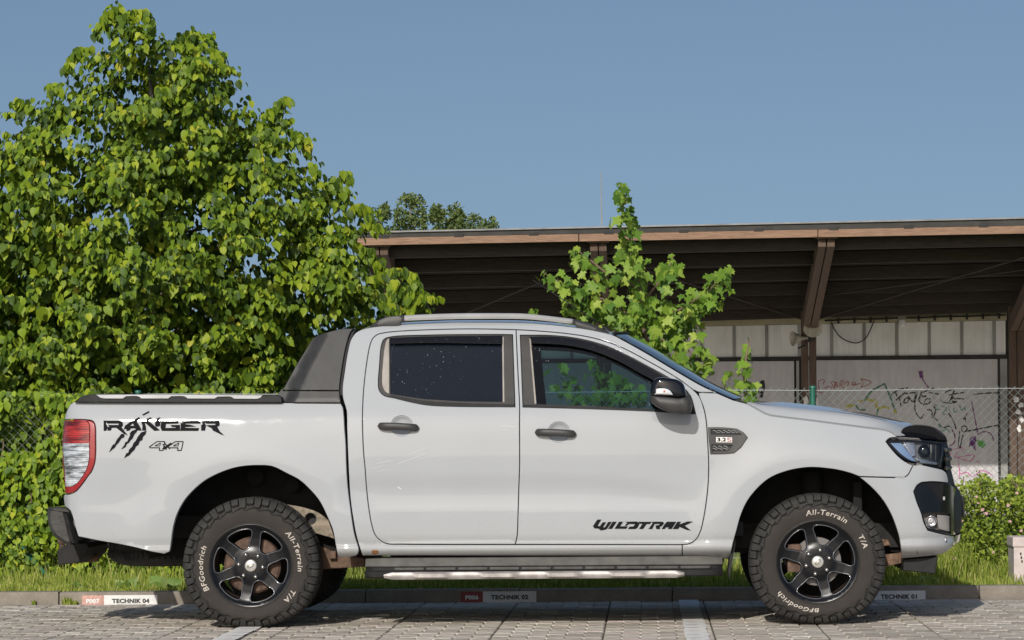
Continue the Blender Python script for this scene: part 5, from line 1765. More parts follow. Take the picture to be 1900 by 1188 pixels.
bay_sign(1577, 1097, None, 'TECHNIK 01', 'bay plate reading TECHNIK 01 half behind the front tyre', M_SIGNR)
# soil behind the kerb out to the horizon
def soil_mat():
    m, t, p = nt('grass_soil')
    g = t.nodes.new('ShaderNodeNewGeometry')
    n = t.nodes.new('ShaderNodeTexNoise'); n.inputs['Scale'].default_value = 1.6; n.inputs['Detail'].default_value = 8; n.inputs['Roughness'].default_value = 0.7
    t.links.new(g.outputs['Position'], n.inputs['Vector'])
    t.links.new(ramp(t, n.outputs[0], [(0.3, (0.07, 0.09, 0.02)), (0.6, (0.13, 0.165, 0.035)), (0.8, (0.19, 0.18, 0.07))]), p.inputs['Base Color'])
    p.inputs['Roughness'].default_value = 1.0
    return m
V = [(-600, KY + 0.119, 0.055), (600, KY + 0.119, 0.055), (600, 1200, 0.055), (-600, 1200, 0.055)]
struct(mk('lawn', V, [(0, 1, 2, 3)], soil_mat()))
V = [(-9, 19.5, 0.062), (30, 19.5, 0.062), (30, 60, 0.062), (-9, 60, 0.062)]
struct(mk('shed_yard', V, [(0, 1, 2, 3)], simple('yard_bounce_pale', (0.64, 0.59, 0.53), 0.95, var=0.15, scale=2)))  # shed ground paled and sized to bounce light onto the back wall
# =====================================================================  SHED
def wood(name, c0, c1, sx=(1.2, 14, 14), rough=0.85):
    m, t, p = nt(name)
    n = noise_n(t, 4.0, 7, 0.65, vec_scale=sx, dist=0.6)
    t.links.new(ramp(t, n, [(0.25, c0), (0.72, c1)]), p.inputs['Base Color'])
    p.inputs['Roughness'].default_value = rough
    bump(t, p, n, 0.35, 0.008)
    return m
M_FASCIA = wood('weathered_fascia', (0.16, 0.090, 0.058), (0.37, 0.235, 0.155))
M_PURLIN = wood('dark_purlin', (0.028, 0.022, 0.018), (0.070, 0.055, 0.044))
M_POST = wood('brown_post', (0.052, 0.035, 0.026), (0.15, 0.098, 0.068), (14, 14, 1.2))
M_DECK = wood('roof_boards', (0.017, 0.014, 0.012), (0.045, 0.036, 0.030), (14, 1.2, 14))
M_ROOFMETAL = simple('roof_sheet', (0.22, 0.22, 0.22), 0.55, 0.3, var=0.25, scale=6)
M_GUTTER = simple('dark_gutter', (0.035, 0.033, 0.030), 0.7, var=0.4, scale=5)
def panel_mat(name, c0, c1, c2):
    m, t, p = nt(name)
    g = t.nodes.new('ShaderNodeNewGeometry')
    n = t.nodes.new('ShaderNodeTexNoise'); n.inputs['Scale'].default_value = 1.3; n.inputs['Detail'].default_value = 8; n.inputs['Roughness'].default_value = 0.68
    t.links.new(g.outputs['Position'], n.inputs['Vector'])
    mp = t.nodes.new('ShaderNodeMapping'); mp.inputs['Scale'].default_value = (6, 6, 0.7)
    t.links.new(g.outputs['Position'], mp.inputs[0])
    n2 = t.nodes.new('ShaderNodeTexNoise'); n2.inputs['Scale'].default_value = 2.5; n2.inputs['Detail'].default_value = 6
    t.links.new(mp.outputs[0], n2.inputs['Vector'])
    c = ramp(t, n.outputs[0], [(0.3, c0), (0.55, c1), (0.8, c2)])
    c = mixc(t, 0.22, c, ramp(t, n2.outputs[0], [(0.3, (0.5,) * 3), (0.6, (1.0,) * 3)]), 'MULTIPLY')
    t.links.new(c, p.inputs['Base Color']); p.inputs['Roughness'].default_value = 0.85
    return m
M_WPANEL = panel_mat('white_wall_panel', (0.78, 0.78, 0.74), (0.90, 0.90, 0.87), (0.93, 0.93, 0.91))
M_WLOW = panel_mat('grey_render', (0.48, 0.47, 0.48), (0.58, 0.565, 0.57), (0.64, 0.61, 0.60))
M_BATTEN = panel_mat('grey_batten', (0.22, 0.22, 0.20), (0.36, 0.36, 0.34), (0.46, 0.46, 0.44))
M_YELLOW = simple('yellowed_strip', (0.46, 0.42, 0.28), 0.85, var=0.25, scale=3)
M_RAIL = simple('black_rail', (0.03, 0.028, 0.026), 0.8, var=0.3)
WY, PYD, EY = 26.6, 25.4, 21.0
shed = thing('open_shed', 'long open fronted shed with brown timber posts and a graffiti covered back wall', 'shed', (1.0, 24.0, 0.06))
XL, XR = P3(660, 440, EY).x, 11.2
def zl(y_at, Y):                                 # line through two picture points, as z(X) at depth Y
    (pa, pb) = y_at
    a, b = P3(pa[0], pa[1], Y), P3(pb[0], pb[1], Y)
    return lambda X: a.z + (b.z - a.z) * (X - a.x) / (b.x - a.x)
z_fb = zl(((700, 455.5), (1900, 433.5)), EY)     # fascia bottom
z_ft = zl(((700, 442), (1900, 419.5)), EY)
z_gt = zl(((700, 431.5), (1900, 405.5)), EY)
z_wt = zl(((1300, 592), (1860, 577)), WY)        # where the deck meets the wall
def slab(name, X0, X1, Y0, Y1, zb0, zt0, zb1, zt1, mat, n=1, par=shed, **kw):
    """box between X0 and X1; bottom and top lines at the near (0) and far (1) depth"""
    V = []
    for X in np.linspace(X0, X1, n + 1):
        V += [(X, Y0, zb0(X)), (X, Y0, zt0(X)), (X, Y1, zt1(X)), (X, Y1, zb1(X))]
    F_ = [(0, 1, 2, 3), (4 * n + 3, 4 * n + 2, 4 * n + 1, 4 * n)]
    for i in range(n):
        a = 4 * i
        for k in range(4):
            k2 = (k + 1) % 4
            F_.append((a + k, a + 4 + k, a + 4 + k2, a + k2))
    V = np.array(V)
    return mk(name, V, [f[::-1] for f in F_], mat, par, **kw)
def roofz(X, Y):
    t = (Y - EY) / (WY + 0.25 - EY)
    return z_ft(X) - 0.015 + (z_wt(X) - z_ft(X)) * t
cst = lambda f, d: (lambda X: f(X) + d)
# deck boards along the eave, each its own board
nb = 14
ys = np.linspace(EY + 0.02, WY + 0.3, nb + 1)
for i in range(nb):
    ya, yb = ys[i] + 0.006, ys[i + 1] - 0.006
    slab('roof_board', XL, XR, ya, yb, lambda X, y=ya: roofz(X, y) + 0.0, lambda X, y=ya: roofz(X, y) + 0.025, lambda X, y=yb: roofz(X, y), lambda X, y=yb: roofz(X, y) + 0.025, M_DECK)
slab('roof_sheet', XL - 0.05, XR, EY - 0.06, WY + 0.35, lambda X: z_gt(X) - 0.008, lambda X: z_gt(X) + 0.012, lambda X: roofz(X, WY + .35) + 0.10, lambda X: roofz(X, WY + .35) + 0.12, M_ROOFMETAL)
slab('gutter', XL, XR, EY - 0.03, EY + 0.06, cst(z_ft, 0.004), lambda X: z_gt(X) - 0.015, cst(z_ft, 0.004), lambda X: z_gt(X) - 0.015, M_GUTTER)
x = XL
k = 0
while x < XR:
    x2 = min(XR, x + 2.83 + 0.2 * (k % 2))
    dz = rnd.uniform(-.008, .008)
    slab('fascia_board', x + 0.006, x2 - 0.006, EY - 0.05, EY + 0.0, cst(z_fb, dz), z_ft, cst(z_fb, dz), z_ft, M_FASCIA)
    x = x2; k += 1
x = XL + 0.3
while x < XR:
    X2 = x + 0.12
    slab('gutter_bracket', x, X2, EY - 0.055, EY - 0.03, lambda X: z_ft(X) - 0.01, lambda X: z_ft(X) + 0.03, lambda X: z_ft(X) - 0.01, lambda X: z_ft(X) + 0.03, M_RAIL)
    x += 0.95
for t in (0.06, 0.22, 0.40, 0.58, 0.74, 0.88):
    Y = EY + t * (WY - EY)
    d = 0.17
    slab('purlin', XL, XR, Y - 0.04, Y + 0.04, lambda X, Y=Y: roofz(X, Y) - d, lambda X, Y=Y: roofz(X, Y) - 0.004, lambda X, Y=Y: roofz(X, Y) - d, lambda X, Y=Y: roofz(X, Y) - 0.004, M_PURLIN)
mb = MB()
for xa, ya, xb, yb in ((-3.3, WY - 0.4, -0.6, EY + 0.4), (-0.5, EY + .4, 2.3, WY - .6), (2.35, WY - .5, 5.2, EY + .4), (2.4, WY - 2.4, 5.2, EY + 1.6)):
    mb2 = MB(); mb2.tube([(xa, ya, roofz(xa, ya) - 0.2), (xb, yb, roofz(xb, yb) - 0.2)], 0.014, 6)
    mb2.build('brace_rod', M_PURLIN, shed)
POSTX = (-3.38, -0.60, 2.30, 5.24, 8.1, 11.0)
for X in POSTX:
    zt = P3(1500, 588, PYD).z
    for s in (-1, 1):
        m = MB(); m.box((X + s * 0.056 - 0.05, PYD - 0.05, 0.06), (X + s * 0.056 + 0.05, PYD + 0.05, roofz(X, PYD) - 0.18), 0.006)
        m.build('post', M_POST, shed)
        # raking strut to the eave, a plank on each side of the post
        a = Vector((X + s * 0.056, PYD - 0.12, zt - 0.12)); b = Vector((X + s * 0.056, EY + 0.08, z_fb(X) - 0.01))
        d = (b - a).normalized(); up = Vector((0, -d.z, d.y)); w = 0.048; h = 0.11
        V = [p + Vector((sx * w, 0, 0)) + up * (sz * h) for p in (a, b) for sx, sz in ((-1, -1), (1, -1), (1, 1), (-1, 1))]
        mk('strut', V, [(0, 1, 2, 3), (7, 6, 5, 4), (0, 4, 5, 1), (1, 5, 6, 2), (2, 6, 7, 3), (3, 7, 4, 0)], M_POST, shed)
    m = MB(); m.box((X - 0.14, EY + 0.01, z_fb(X) - 0.02), (X + 0.14, EY + 0.05, z_ft(X)), 0.004); m.build('strut_head', M_POST, shed)
# back wall
z_pb = zl(((1295, 665), (1870, 659.5)), WY)
z_pt = zl(((1300, 606), (1860, 595)), WY)
z_ys = zl(((1300, 596), (1860, 580)), WY)
BX = [P3(1302 + 60.3 * i, 640, WY).x for i in range(-10, 10)]
XW0, XW1 = BX[0], P3(1868, 640, WY).x
slab('wall_core', XW0, XR, WY + 0.03, WY + 0.12, lambda X: 0.06, lambda X: roofz(X, WY) - 0.01, lambda X: 0.06, lambda X: roofz(X, WY) - 0.01, M_RAIL)
for a, b in zip(BX, BX[1:] + [XW1]):
    if b - a < 0.1: continue
    slab('wall_panel', a + 0.018, b - 0.018, WY - 0.005 + rnd.uniform(-.006, .004), WY + 0.028, cst(z_pb, 0.012), z_pt, cst(z_pb, 0.012), z_pt, M_WPANEL)
for a in BX:
    slab('wall_batten', a - 0.024, a + 0.024, WY - 0.02, WY + 0.029, cst(z_pb, 0.012), cst(z_pt, 0.004), cst(z_pb, 0.012), cst(z_pt, 0.004), M_BATTEN)
slab('wall_head', XW0, XW1, WY - 0.012, WY + 0.029, cst(z_pt, 0.006), z_ys, cst(z_pt, 0.006), z_ys, M_YELLOW)
slab('wall_rail', XW0, XW1, WY - 0.035, WY + 0.029, cst(z_pb, -0.045), cst(z_pb, 0.010), cst(z_pb, -0.045), cst(z_pb, 0.010), M_RAIL)
XB = 2.30
for a, b in ((XW0, -0.60), (-0.58, XB - 0.15), (XB + 0.02, P3(1855, 700, WY).x - 0.0)):
    m = MB(); m.box((a, WY - 0.002, 0.06), (b, WY + 0.028, z_pb((a + b) / 2) - 0.05)); m.build('lower_wall', M_WLOW, shed)
m = MB(); m.box((P3(1855.5, 700, WY).x, WY - 0.03, 0.06), (XW1, WY + 0.03, z_pb(5) - 0.05), 0.004); m.build('wall_frame', M_BATTEN, shed)
m = MB(); m.box((P3(1851, 700, WY).x, WY - 0.012, 0.06), (P3(1855, 700, WY).x, WY - 0.003, z_pb(5) - 0.05)); m.build('wall_frame', M_RAIL, shed)
m = MB(); m.box((P3(1480, 700, WY).x - 0.02, WY - 0.03, 0.06), (P3(1480, 700, WY).x + 0.02, WY - 0.003, z_pb(2) - 0.05)); m.build('wall_frame', M_BATTEN, shed)
# conduit along the top with clips and a sagging cable
mb = MB(); n = 24
xa, xb = P3(1530, 596, WY).x, P3(1866, 588, WY).x
zc = zl(((1530, 595), (1866, 585)), WY)
mb.tube([(X, WY - 0.04, zc(X) + 0.004 * math.sin(X * 9)) for X in np.linspace(xa, xb, n)], 0.013, 6)
mb.build('conduit', M_RAIL, shed, True)
for X in np.linspace(xa + 0.2, xb - 0.1, 11):
    m = MB(); m.box((X - 0.014, WY - 0.055, zc(X) - 0.05), (X + 0.014, WY - 0.012, zc(X) + 0.03)); m.build('conduit_clip', M_RAIL, shed)
mb = MB()
mb.tube([P3(p[0], p[1], WY - 0.05) for p in smooth([(1542, 597), (1549, 612), (1560, 626), (1578, 635), (1592, 636), (1606, 628), (1615, 612), (1622, 595)], 4, False)], 0.008, 5)
mb.build('cable', M_RAIL, shed, True)
# torn paper on two posts
def scrap(cx, cy, w, h, Y, seed, mat):
    r_ = random.Random(seed)
    P = [P3(cx + w / 2 * math.cos(a) * r_.uniform(.55, 1.1), cy + h / 2 * math.sin(a) * r_.uniform(.55, 1.1), Y) for a in np.linspace(0, 2 * math.pi, 15)[:-1]]
    c = P3(cx, cy, Y - 0.012)
    mk('torn_paper', [c] + P, [(0, 1 + (i + 1) % 14, 1 + i) for i in range(14)], mat, shed)
M_PAPER = simple('torn_paper', (0.74, 0.72, 0.68), 0.9, var=0.15, scale=20)
for i, (cx, cy, w, h) in enumerate(((1495, 746, 11, 24), (1516, 746, 5, 20), (1886, 741, 14, 14), (1894, 752, 12, 10), (1889, 765, 14, 12), (1896, 778, 10, 14), (1891, 795, 9, 16))):
    scrap(cx, cy, w, h, PYD - 0.056, 30 + i, M_PAPER)
# spray paint on the wall
def spray(name, lines, col, w, alpha_noise=False):
    V = []; F_ = []
    d = 0.0045
    for q, L_ in enumerate(lines):
        S_ = smooth([p for p in L_], 3, False) if len(L_) > 2 else np.array(L_, float)
        e = np.gradient(S_, axis=0); l = np.linalg.norm(e, axis=1, keepdims=True); l[l == 0] = 1
        nrm = np.stack([-e[:, 1], e[:, 0]], 1) / l
        b = len(V)
        m = len(S_)
        for i, (p, nn) in enumerate(zip(S_, nrm)):
            ww = 1.35 * w * (0.7 + 0.5 * noise.noise(Vector((p[0] * .3, p[1] * .3, q)))) / 2
            for sg in (-1, 1):
                pp = p + nn * ww * sg
                v = P3(pp[0], pp[1], WY - d); V.append((v.x, WY - 0.002 - d + 0.002 - 0.00008 * q, v.z))
        for i in range(m - 1):
            F_.append((b + 2 * i, b + 2 * i + 1, b + 2 * i + 3, b + 2 * i + 2))
    mk(name, V, F_, simple('spray_' + name, col, 0.8), shed)
g5 = lambda *p: [(1380 + x / 6.253, 650 + y / 6.253) for x, y in p]
g6 = lambda *p: [(1600 + x / 6.253, 650 + y / 6.253) for x, y in p]
spray('red_graffiti', [g5((865, 360), (900, 345), (935, 345), (920, 400)), g5((870, 360), (865, 420), (880, 450)), g5((940, 440), (985, 420), (1010, 440), (1030, 400), (1010, 375), (1030, 360), (1060, 380), (1050, 440)),
                       g5((1040, 440), (1075, 365), (1085, 440)), g5((1050, 410), (1095, 405)), g5((1115, 440), (1125, 355), (1160, 360), (1130, 400), (1165, 440)), g5((1160, 400), (1190, 370), (1215, 365), (1205, 420)),
                       g5((1250, 385), (1285, 370), (1300, 390), (1270, 410), (1250, 395), (1290, 400), (1360, 385)), g5((1355, 330), (1480, 370), (1360, 430), (1385, 380), (1355, 330)), g5((850, 470), (900, 500), (925, 480))], (0.35, 0.08, 0.06), 1.5)
spray('black_graffiti', [g6((330, 520), (400, 470), (530, 435)), g6((330, 525), (375, 480), (405, 545)), g6((390, 580), (500, 490)), g6((430, 560), (450, 650)), g6((480, 610), (500, 560), (540, 560), (520, 610), (480, 610)), g6((530, 530), (590, 600), (620, 500)), g6((500, 505), (640, 485)),
                         g6((640, 490), (610, 600), (620, 720), (680, 790), (710, 745)), g6((690, 480), (640, 600)), g6((700, 520), (660, 590), (720, 640)), g6((680, 545), (740, 530)), g6((790, 565), (740, 570), (720, 620), (770, 620), (790, 590)), g6((700, 490), (830, 440)), g6((770, 490), (885, 510)),
                         g6((960, 490), (1060, 455), (1010, 610)), g6((905, 570), (930, 600), (1010, 615), (1080, 605)), g6((1000, 520), (1180, 490)), g6((1040, 560), (1180, 565)), g6((1060, 540), (1040, 590), (1100, 600)), g6((1285, 515), (1420, 500), (1600, 495)),
                         g6((750, 690), (800, 700), (810, 790)), g6((830, 650), (850, 700), (830, 780), (880, 820)), g6((1170, 800), (1200, 790), (1190, 830)), g6((1220, 940), (1420, 900), (1600, 865)), g6((1000, 730), (1060, 830), (1090, 920)),
                         g6((1150, 900), (1170, 880), (1210, 890), (1205, 940), (1165, 945), (1150, 905)), g6((1130, 940), (1110, 1120)), g6((1170, 980), (1130, 1140)), g6((890, 850), (940, 900), (1000, 880), (1040, 900))], (0.03, 0.03, 0.034), 2.5)
spray('green_graffiti', [g5((1400, 590), (1480, 480), (1630, 390)), g5((1630, 385), (1690, 520), (1770, 740)), g5((1300, 640), (1340, 690), (1420, 690)), g5((1560, 680), (1545, 745))], (0.08, 0.20, 0.12), 3.6)
spray('yellow_graffiti', [g5((1170, 650), (1290, 640)), g5((1320, 590), (1380, 590)), g5((1420, 570), (1530, 590)), g5((1540, 590), (1545, 670), (1640, 660), (1690, 670)), g5((1745, 690), (1765, 740))], (0.42, 0.40, 0.08), 4.5)
spray('teal_graffiti', [g6((840, 640), (880, 635), (850, 680), (900, 690)), g6((920, 650), (980, 670), (930, 740), (990, 740)), g6((1000, 650), (1020, 720)), g6((1060, 650), (1070, 720), (1120, 700)), g6((1130, 640), (1150, 700), (1200, 650), (1190, 700)), g6((940, 930), (990, 920), (1010, 960)), g6((880, 860), (930, 940), (990, 870))], (0.10, 0.26, 0.22), 1.8)
spray('purple_graffiti', [g6((1240, 1120), (1270, 1030), (1300, 1000), (1320, 1060)), g6((1300, 1010), (1280, 1110), (1320, 1160)), g6((1330, 980), (1420, 945), (1490, 970), (1525, 1050)), g6((1220, 730), (1180, 790)), g6((1270, 600), (1300, 760), (1340, 970)), g6((1040, 920), (1075, 1000), (1060, 1080), (1010, 1110)),
                          g6((680, 240), (690, 300)), g6((700, 240), (690, 310), (770, 440))], (0.16, 0.05, 0.16), 2.2)
spray('purple_blot', [g6((668, 240), (690, 320)), g6((1270, 1010), (1265, 1110)), g6((1300, 1000), (1300, 1130)), g6((660, 260), (700, 270))], (0.14, 0.05, 0.17), 7)
spray('lime_graffiti', [g6((1345, 1040), (1360, 1110), (1400, 1080)), g6((1380, 1050), (1420, 1090), (1380, 1130)), g6((1360, 1060), (1400, 1100))], (0.10, 0.33, 0.07), 5)
h8 = lambda *p: [(1700 + x / 2.97, 700 + y / 2.97) for x, y in p]
spray('pink_graffiti', [h8((190, 400), (260, 390), (210, 440), (320, 430), (300, 460), (215, 440)), h8((230, 455), (240, 530), (235, 560)), h8((240, 535), (280, 525), (310, 550), (360, 515), (420, 540)), h8((270, 460), (300, 465)), h8((330, 462), (350, 470)), h8((180, 440), (200, 400))], (0.50, 0.10, 0.30), 1.8)
spray('black_figure', [g5((205, 360), (215, 420)), g5((215, 350), (230, 420), (200, 560)), g5((120, 420), (110, 560)), g5((110, 490), (230, 480)), g5((225, 390), (215, 450))], (0.03, 0.03, 0.035), 6)
# horn loudspeakers on the post, lamp on the wall, rod on the roof
M_HORN = simple('horn_beige', (0.42, 0.39, 0.32), 0.6, var=0.25, scale=9)
def horn(c, d, r, label, g='horn loudspeakers on the shed post'):
    root = thing('horn_loudspeaker', label, 'loudspeaker', c, g)
    q = Vector(d).to_track_quat('Y', 'Z').to_matrix()
    def place_(mb_, name, mat):
        mb_.V = [tuple(Vector(c) + q @ Vector(v)) for v in mb_.V]
        mb_.build(name, mat, root, True, sharp=40)
    m = MB(); m.lathe([(0.02, -0.16), (0.03, -0.06), (0.06, -0.01), (r * .8, 0.04), (r, 0.075), (r * 1.02, 0.08), (r * .97, 0.078), (r * .75, 0.04), (0.04, -0.02), (0.0, -0.02)], (0, 0, 0), 28); place_(m, 'bell', M_HORN)
    m = MB(); m.lathe([(0.0, -0.24), (0.06, -0.235), (0.065, -0.17), (0.02, -0.155)], (0, 0, 0), 20); place_(m, 'driver', M_RAIL)
    m = MB(); m.tube([(0, -0.12, 0), (0, -0.12, -0.10), (0, 0.0, -0.14)], 0.012, 6); place_(m, 'bracket', M_RAIL)
c1 = P3(1508, 605, PYD - 0.42)
horn((c1.x, c1.y, c1.z), (0.05, -0.75, -0.42), 0.135, 'beige horn loudspeaker facing out, high on the second timber post')
c2 = P3(1480, 628, PYD - 0.1)
horn((c2.x, c2.y, c2.z), (-0.95, -0.35, -0.05), 0.105, 'smaller horn loudspeaker turned sideways beside the post, below its neighbour')
c3 = P3(1674, 597, WY - 0.09)
lamp = thing('wall_lamp', 'small white lamp on a junction box under the shed roof', 'lamp', (c3.x, c3.y, c3.z))
m = MB(); m.box((c3.x - 0.055, WY - 0.09, c3.z + 0.015), (c3.x + 0.055, WY - 0.0205, c3.z + 0.085), 0.008); m.build('junction_box', M_HORN, lamp)
m = MB(); m.lathe([(0.0, -0.06), (0.028, -0.05), (0.045, -0.02), (0.05, 0.02), (0.04, 0.06)], (0, 0, 0), 16)
m.V = [(c3.x + a, WY - 0.09 + c * 0.9, c3.z - 0.03 + b) for a, b, c in m.V]; m.build('shade', M_WHITEP, lamp, True)
rx, _ = unproj(1116, 415, EY + 0.8)
rod = MB(); rod.tube([P3(1116.5, 418, EY + 0.8), P3(1115.5, 320, EY + 0.8)], [0.011, 0.006], 6)
ro = rod.build('lightning_rod', M_BATTEN, None); tag(ro, 'thin upright metal rod standing on the shed roof', 'lightning rod')

# =====================================================================  FENCE
FY = 5.2
M_WIRE = simple('plastic_wire', (0.52, 0.57, 0.54), 0.45, 0.3)
M_GREEN = simple('green_post', (0.02, 0.13, 0.09), 0.4, var=0.2)
fence = thing('chain_link_fence', 'green chain link fence with round green posts on the grass strip', 'fence', (0, FY, 0.055))
z_top = P3(1200, 725.5, FY).z
pitch = 15.6 * (FY + D0) / F_PX
def make_wires(x0, x1):
    V = []; F_ = []
    n_h = int((z_top - 0.08) / (pitch * 0.5))
    k0 = 0
    x = x0
    while x < x1:
        pts = []
        for j in range(n_h + 1):
            z = z_top - j * pitch * 0.5
            xo = (j % 2) * pitch * 0.5
            yo = 0.0035 * (1 if j % 2 else -1)
            pts.append((x + xo, FY + yo, z))
        b = len(V)
        r = 0.0023
        m = len(pts)
        for (px, py, pz) in pts:
            for a in (0.5, 2.6, 4.7): V.append((px + r * math.cos(a), py + r * math.sin(a), pz))
        for j in range(m - 1):
            for q in range(3):
                q2 = (q + 1) % 3
                F_.append((b + 3 * j + q, b + 3 * j + q2, b + 3 * j + 3 + q2, b + 3 * j + 3 + q))
        # the matching wire, mirrored, hooked into the first
        b = len(V)
        for j, (px, py, pz) in enumerate(pts):
            xo = x + pitch * 0.5 - (px - x) + pitch * 0.5
            for a in (0.5, 2.6, 4.7): V.append((xo + r * math.cos(a), 2 * FY - py + r * math.sin(a), pz))
        for j in range(m - 1):
            for q in range(3):
                q2 = (q + 1) % 3
                F_.append((b + 3 * j + q, b + 3 * j + q2, b + 3 * j + 3 + q2, b + 3 * j + 3 + q))
        # twisted barb at the top
        b = len(V)
        for (dx, dz) in ((-0.010, -0.012), (0.012, 0.016)):
            for a in (0.5, 2.6, 4.7): V.append((x + dx + r * 1.4 * math.cos(a), FY + r * 1.4 * math.sin(a), z_top + dz))
        for q in range(3):
            q2 = (q + 1) % 3; F_.append((b + q, b + q2, b + 3 + q2, b + 3 + q))
        x += pitch
    return V, F_
V, F_ = make_wires(-6.0, 5.2)
mk('wire_mesh', V, F_, M_WIRE, fence, kind='stuff')
for z in (z_top - 0.003, 0.75, 0.16):
    m = MB(); m.tube([(x, FY - 0.006, z + 0.004 * math.sin(x * 3)) for x in np.linspace(-6.0, 5.2, 40)], 0.0022, 5); m.build('tension_wire', M_WIRE, fence, True)
zp = P3(1508, 716, FY - 0.03).z
for px in (1508, 882, 256, -370, 2134):
    X = P3(px, 740, FY - 0.035).x
    m = MB(); m.lathe([(0.021, 0), (0.021, 1)], (0, 0, 0), 16)
    m = MB(); m.tube([(X, FY - 0.03, 0.0), (X, FY - 0.03, zp - 0.02)], 0.021, 16); m.tube([(X, FY - 0.03, zp - 0.0195), (X, FY - 0.03, zp - 0.006), (X, FY - 0.03, zp)], [0.025, 0.025, 0.020], 16)
    m.build('post', M_GREEN, fence, True, sharp=40)
a, b = P3(-10, 955, FY - 0.06), P3(99, 1083, FY - 0.45)
m = MB(); m.tube([a, b], 0.017, 12); m.build('brace_post', M_GREEN, fence, True, sharp=40)
# pale concrete service box at the right edge
c = P3(1893, 1030, 3.4)
box = thing('utility_box', 'pale pink concrete service box in the grass at the fence', 'utility box', (c.x + 0.06, 3.4, 0.06))
M_BOX = simple('pale_concrete', (0.62, 0.53, 0.50), 0.85, var=0.12, scale=10, bmp=0.2)
l0, l1, l2 = P3(1881, 1015, 3.3), P3(1880.5, 997, 3.3), P3(1880, 1066, 3.3)
m = MB(); m.box((l0.x, 3.3, 0.05), (l0.x + 0.42, 3.62, l0.z - 0.001), 0.006); m.build('body', M_BOX, box)
m = MB(); m.box((l0.x - 0.008, 3.29, l0.z), (l0.x + 0.43, 3.63, l1.z), 0.008); m.build('lid', M_BOX, box)
m = MB()
for k in range(3):
    m2 = MB(); m2.box((l0.x + 0.042 + 0.004 * k, 3.297, l0.z - 0.055 - 0.026 * k), (l0.x + 0.052 + 0.004 * k, 3.3005, l0.z - 0.038 - 0.026 * k)); m2.build('vent_slot', M_GAP, box)
# =====================================================================  VEGETATION
def leaf_mat(name, stops, islands, trans=0.12, rough=0.5, spec=0.22, trans_col=(0.30, 0.42, 0.03)):
    m = bpy.data.materials.new(name); m.use_nodes = True
    t = m.node_tree; p = t.nodes['Principled BSDF']; out = t.nodes['Material Output']
    c = ramp(t, rand_col(t, islands), stops)
    t.links.new(c, p.inputs['Base Color'])
    p.inputs['Roughness'].default_value = rough
    p.inputs['Specular IOR Level'].default_value = spec
    tr = t.nodes.new('ShaderNodeBsdfTranslucent')
    t.links.new(mixc(t, 0.5, c, trans_col), tr.inputs[0])
    mx = t.nodes.new('ShaderNodeMixShader'); mx.inputs[0].default_value = trans
    t.links.new(p.outputs[0], mx.inputs[1]); t.links.new(tr.outputs[0], mx.inputs[2])
    t.links.new(mx.outputs[0], out.inputs[0])
    return m
def leaf_pair(name, stops, **kw):
    return leaf_mat(name, stops, True, **kw), leaf_mat(name + '_single', stops, False, **kw)
M_LIND, M_LIND1 = leaf_pair('linden_leaf', [(0.0, (0.030, 0.062, 0.008)), (0.45, (0.100, 0.168, 0.012)), (0.82, (0.205, 0.285, 0.018)), (0.98, (0.31, 0.37, 0.03)), (1.0, (0.40, 0.37, 0.03))])
M_CLIMB, M_CLIMB1 = leaf_pair('climber_leaf', [(0.0, (0.06, 0.115, 0.012)), (0.5, (0.155, 0.245, 0.018)), (0.90, (0.26, 0.35, 0.022)), (1.0, (0.40, 0.42, 0.04))])
M_MAPLE, M_MAPLE1 = leaf_pair('maple_leaf', [(0.0, (0.07, 0.15, 0.02)), (0.5, (0.155, 0.265, 0.03)), (0.9, (0.25, 0.35, 0.05)), (1.0, (0.31, 0.39, 0.06))])
M_ROSE, M_ROSE1 = leaf_pair('rose_leaf', [(0.0, (0.08, 0.13, 0.014)), (0.5, (0.20, 0.28, 0.03)), (1.0, (0.34, 0.40, 0.06))])
M_GRASS, _ = leaf_pair('grass_blade', [(0.0, (0.09, 0.14, 0.015)), (0.5, (0.21, 0.27, 0.035)), (0.85, (0.33, 0.37, 0.07)), (1.0, (0.52, 0.45, 0.19))], rough=0.6)
M_POPL, _ = leaf_pair('poplar_leaf', [(0.0, (0.06, 0.095, 0.022)), (0.5, (0.13, 0.18, 0.05)), (1.0, (0.21, 0.26, 0.09))], trans=0.25, trans_col=(0.14, 0.2, 0.05))
M_BARK = wood('grey_bark', (0.10, 0.085, 0.07), (0.22, 0.19, 0.16), (10, 10, 2))
M_TWIG = wood('brown_twig', (0.12, 0.075, 0.05), (0.26, 0.17, 0.12), (10, 10, 4))

# leaf templates: (u along the midrib, v across, w out of the blade)
def fan(outline, mid):
    """outline half (u, v>0), mid points; folded along the midrib, tip curled down"""
    V = [(u, 0.0, -0.10 * u * u) for u in mid]
    return V
def linden_t():
    mid = [(0.0, 0), (0.45, 0), (1.06, 0)]
    half = [(-0.08, 0.20), (0.12, 0.38), (0.42, 0.41), (0.68, 0.29), (0.88, 0.12)]
    V = [(u, v, 0.0) for u, v in mid]; n = len(V)
    F_ = []
    for sg in (1, -1):
        b = len(V)
        V += [(u, sg * v, 0.0) for u, v in half]
        tri = [(0, b, b + 1), (0, b + 1, 1), (1, b + 1, b + 2), (1, b + 2, b + 3), (1, b + 3, b + 4), (1, b + 4, 2)]
        F_ += [t if sg < 0 else t[::-1] for t in tri]
    V = np.array(V)
    V[:, 2] = 0.34 * np.abs(V[:, 1]) - 0.24 * V[:, 0] ** 2 - 0.30 * V[:, 1] ** 2 + 0.03 * np.sin(7 * V[:, 0] + 11 * V[:, 1])
    return V, np.array(F_)
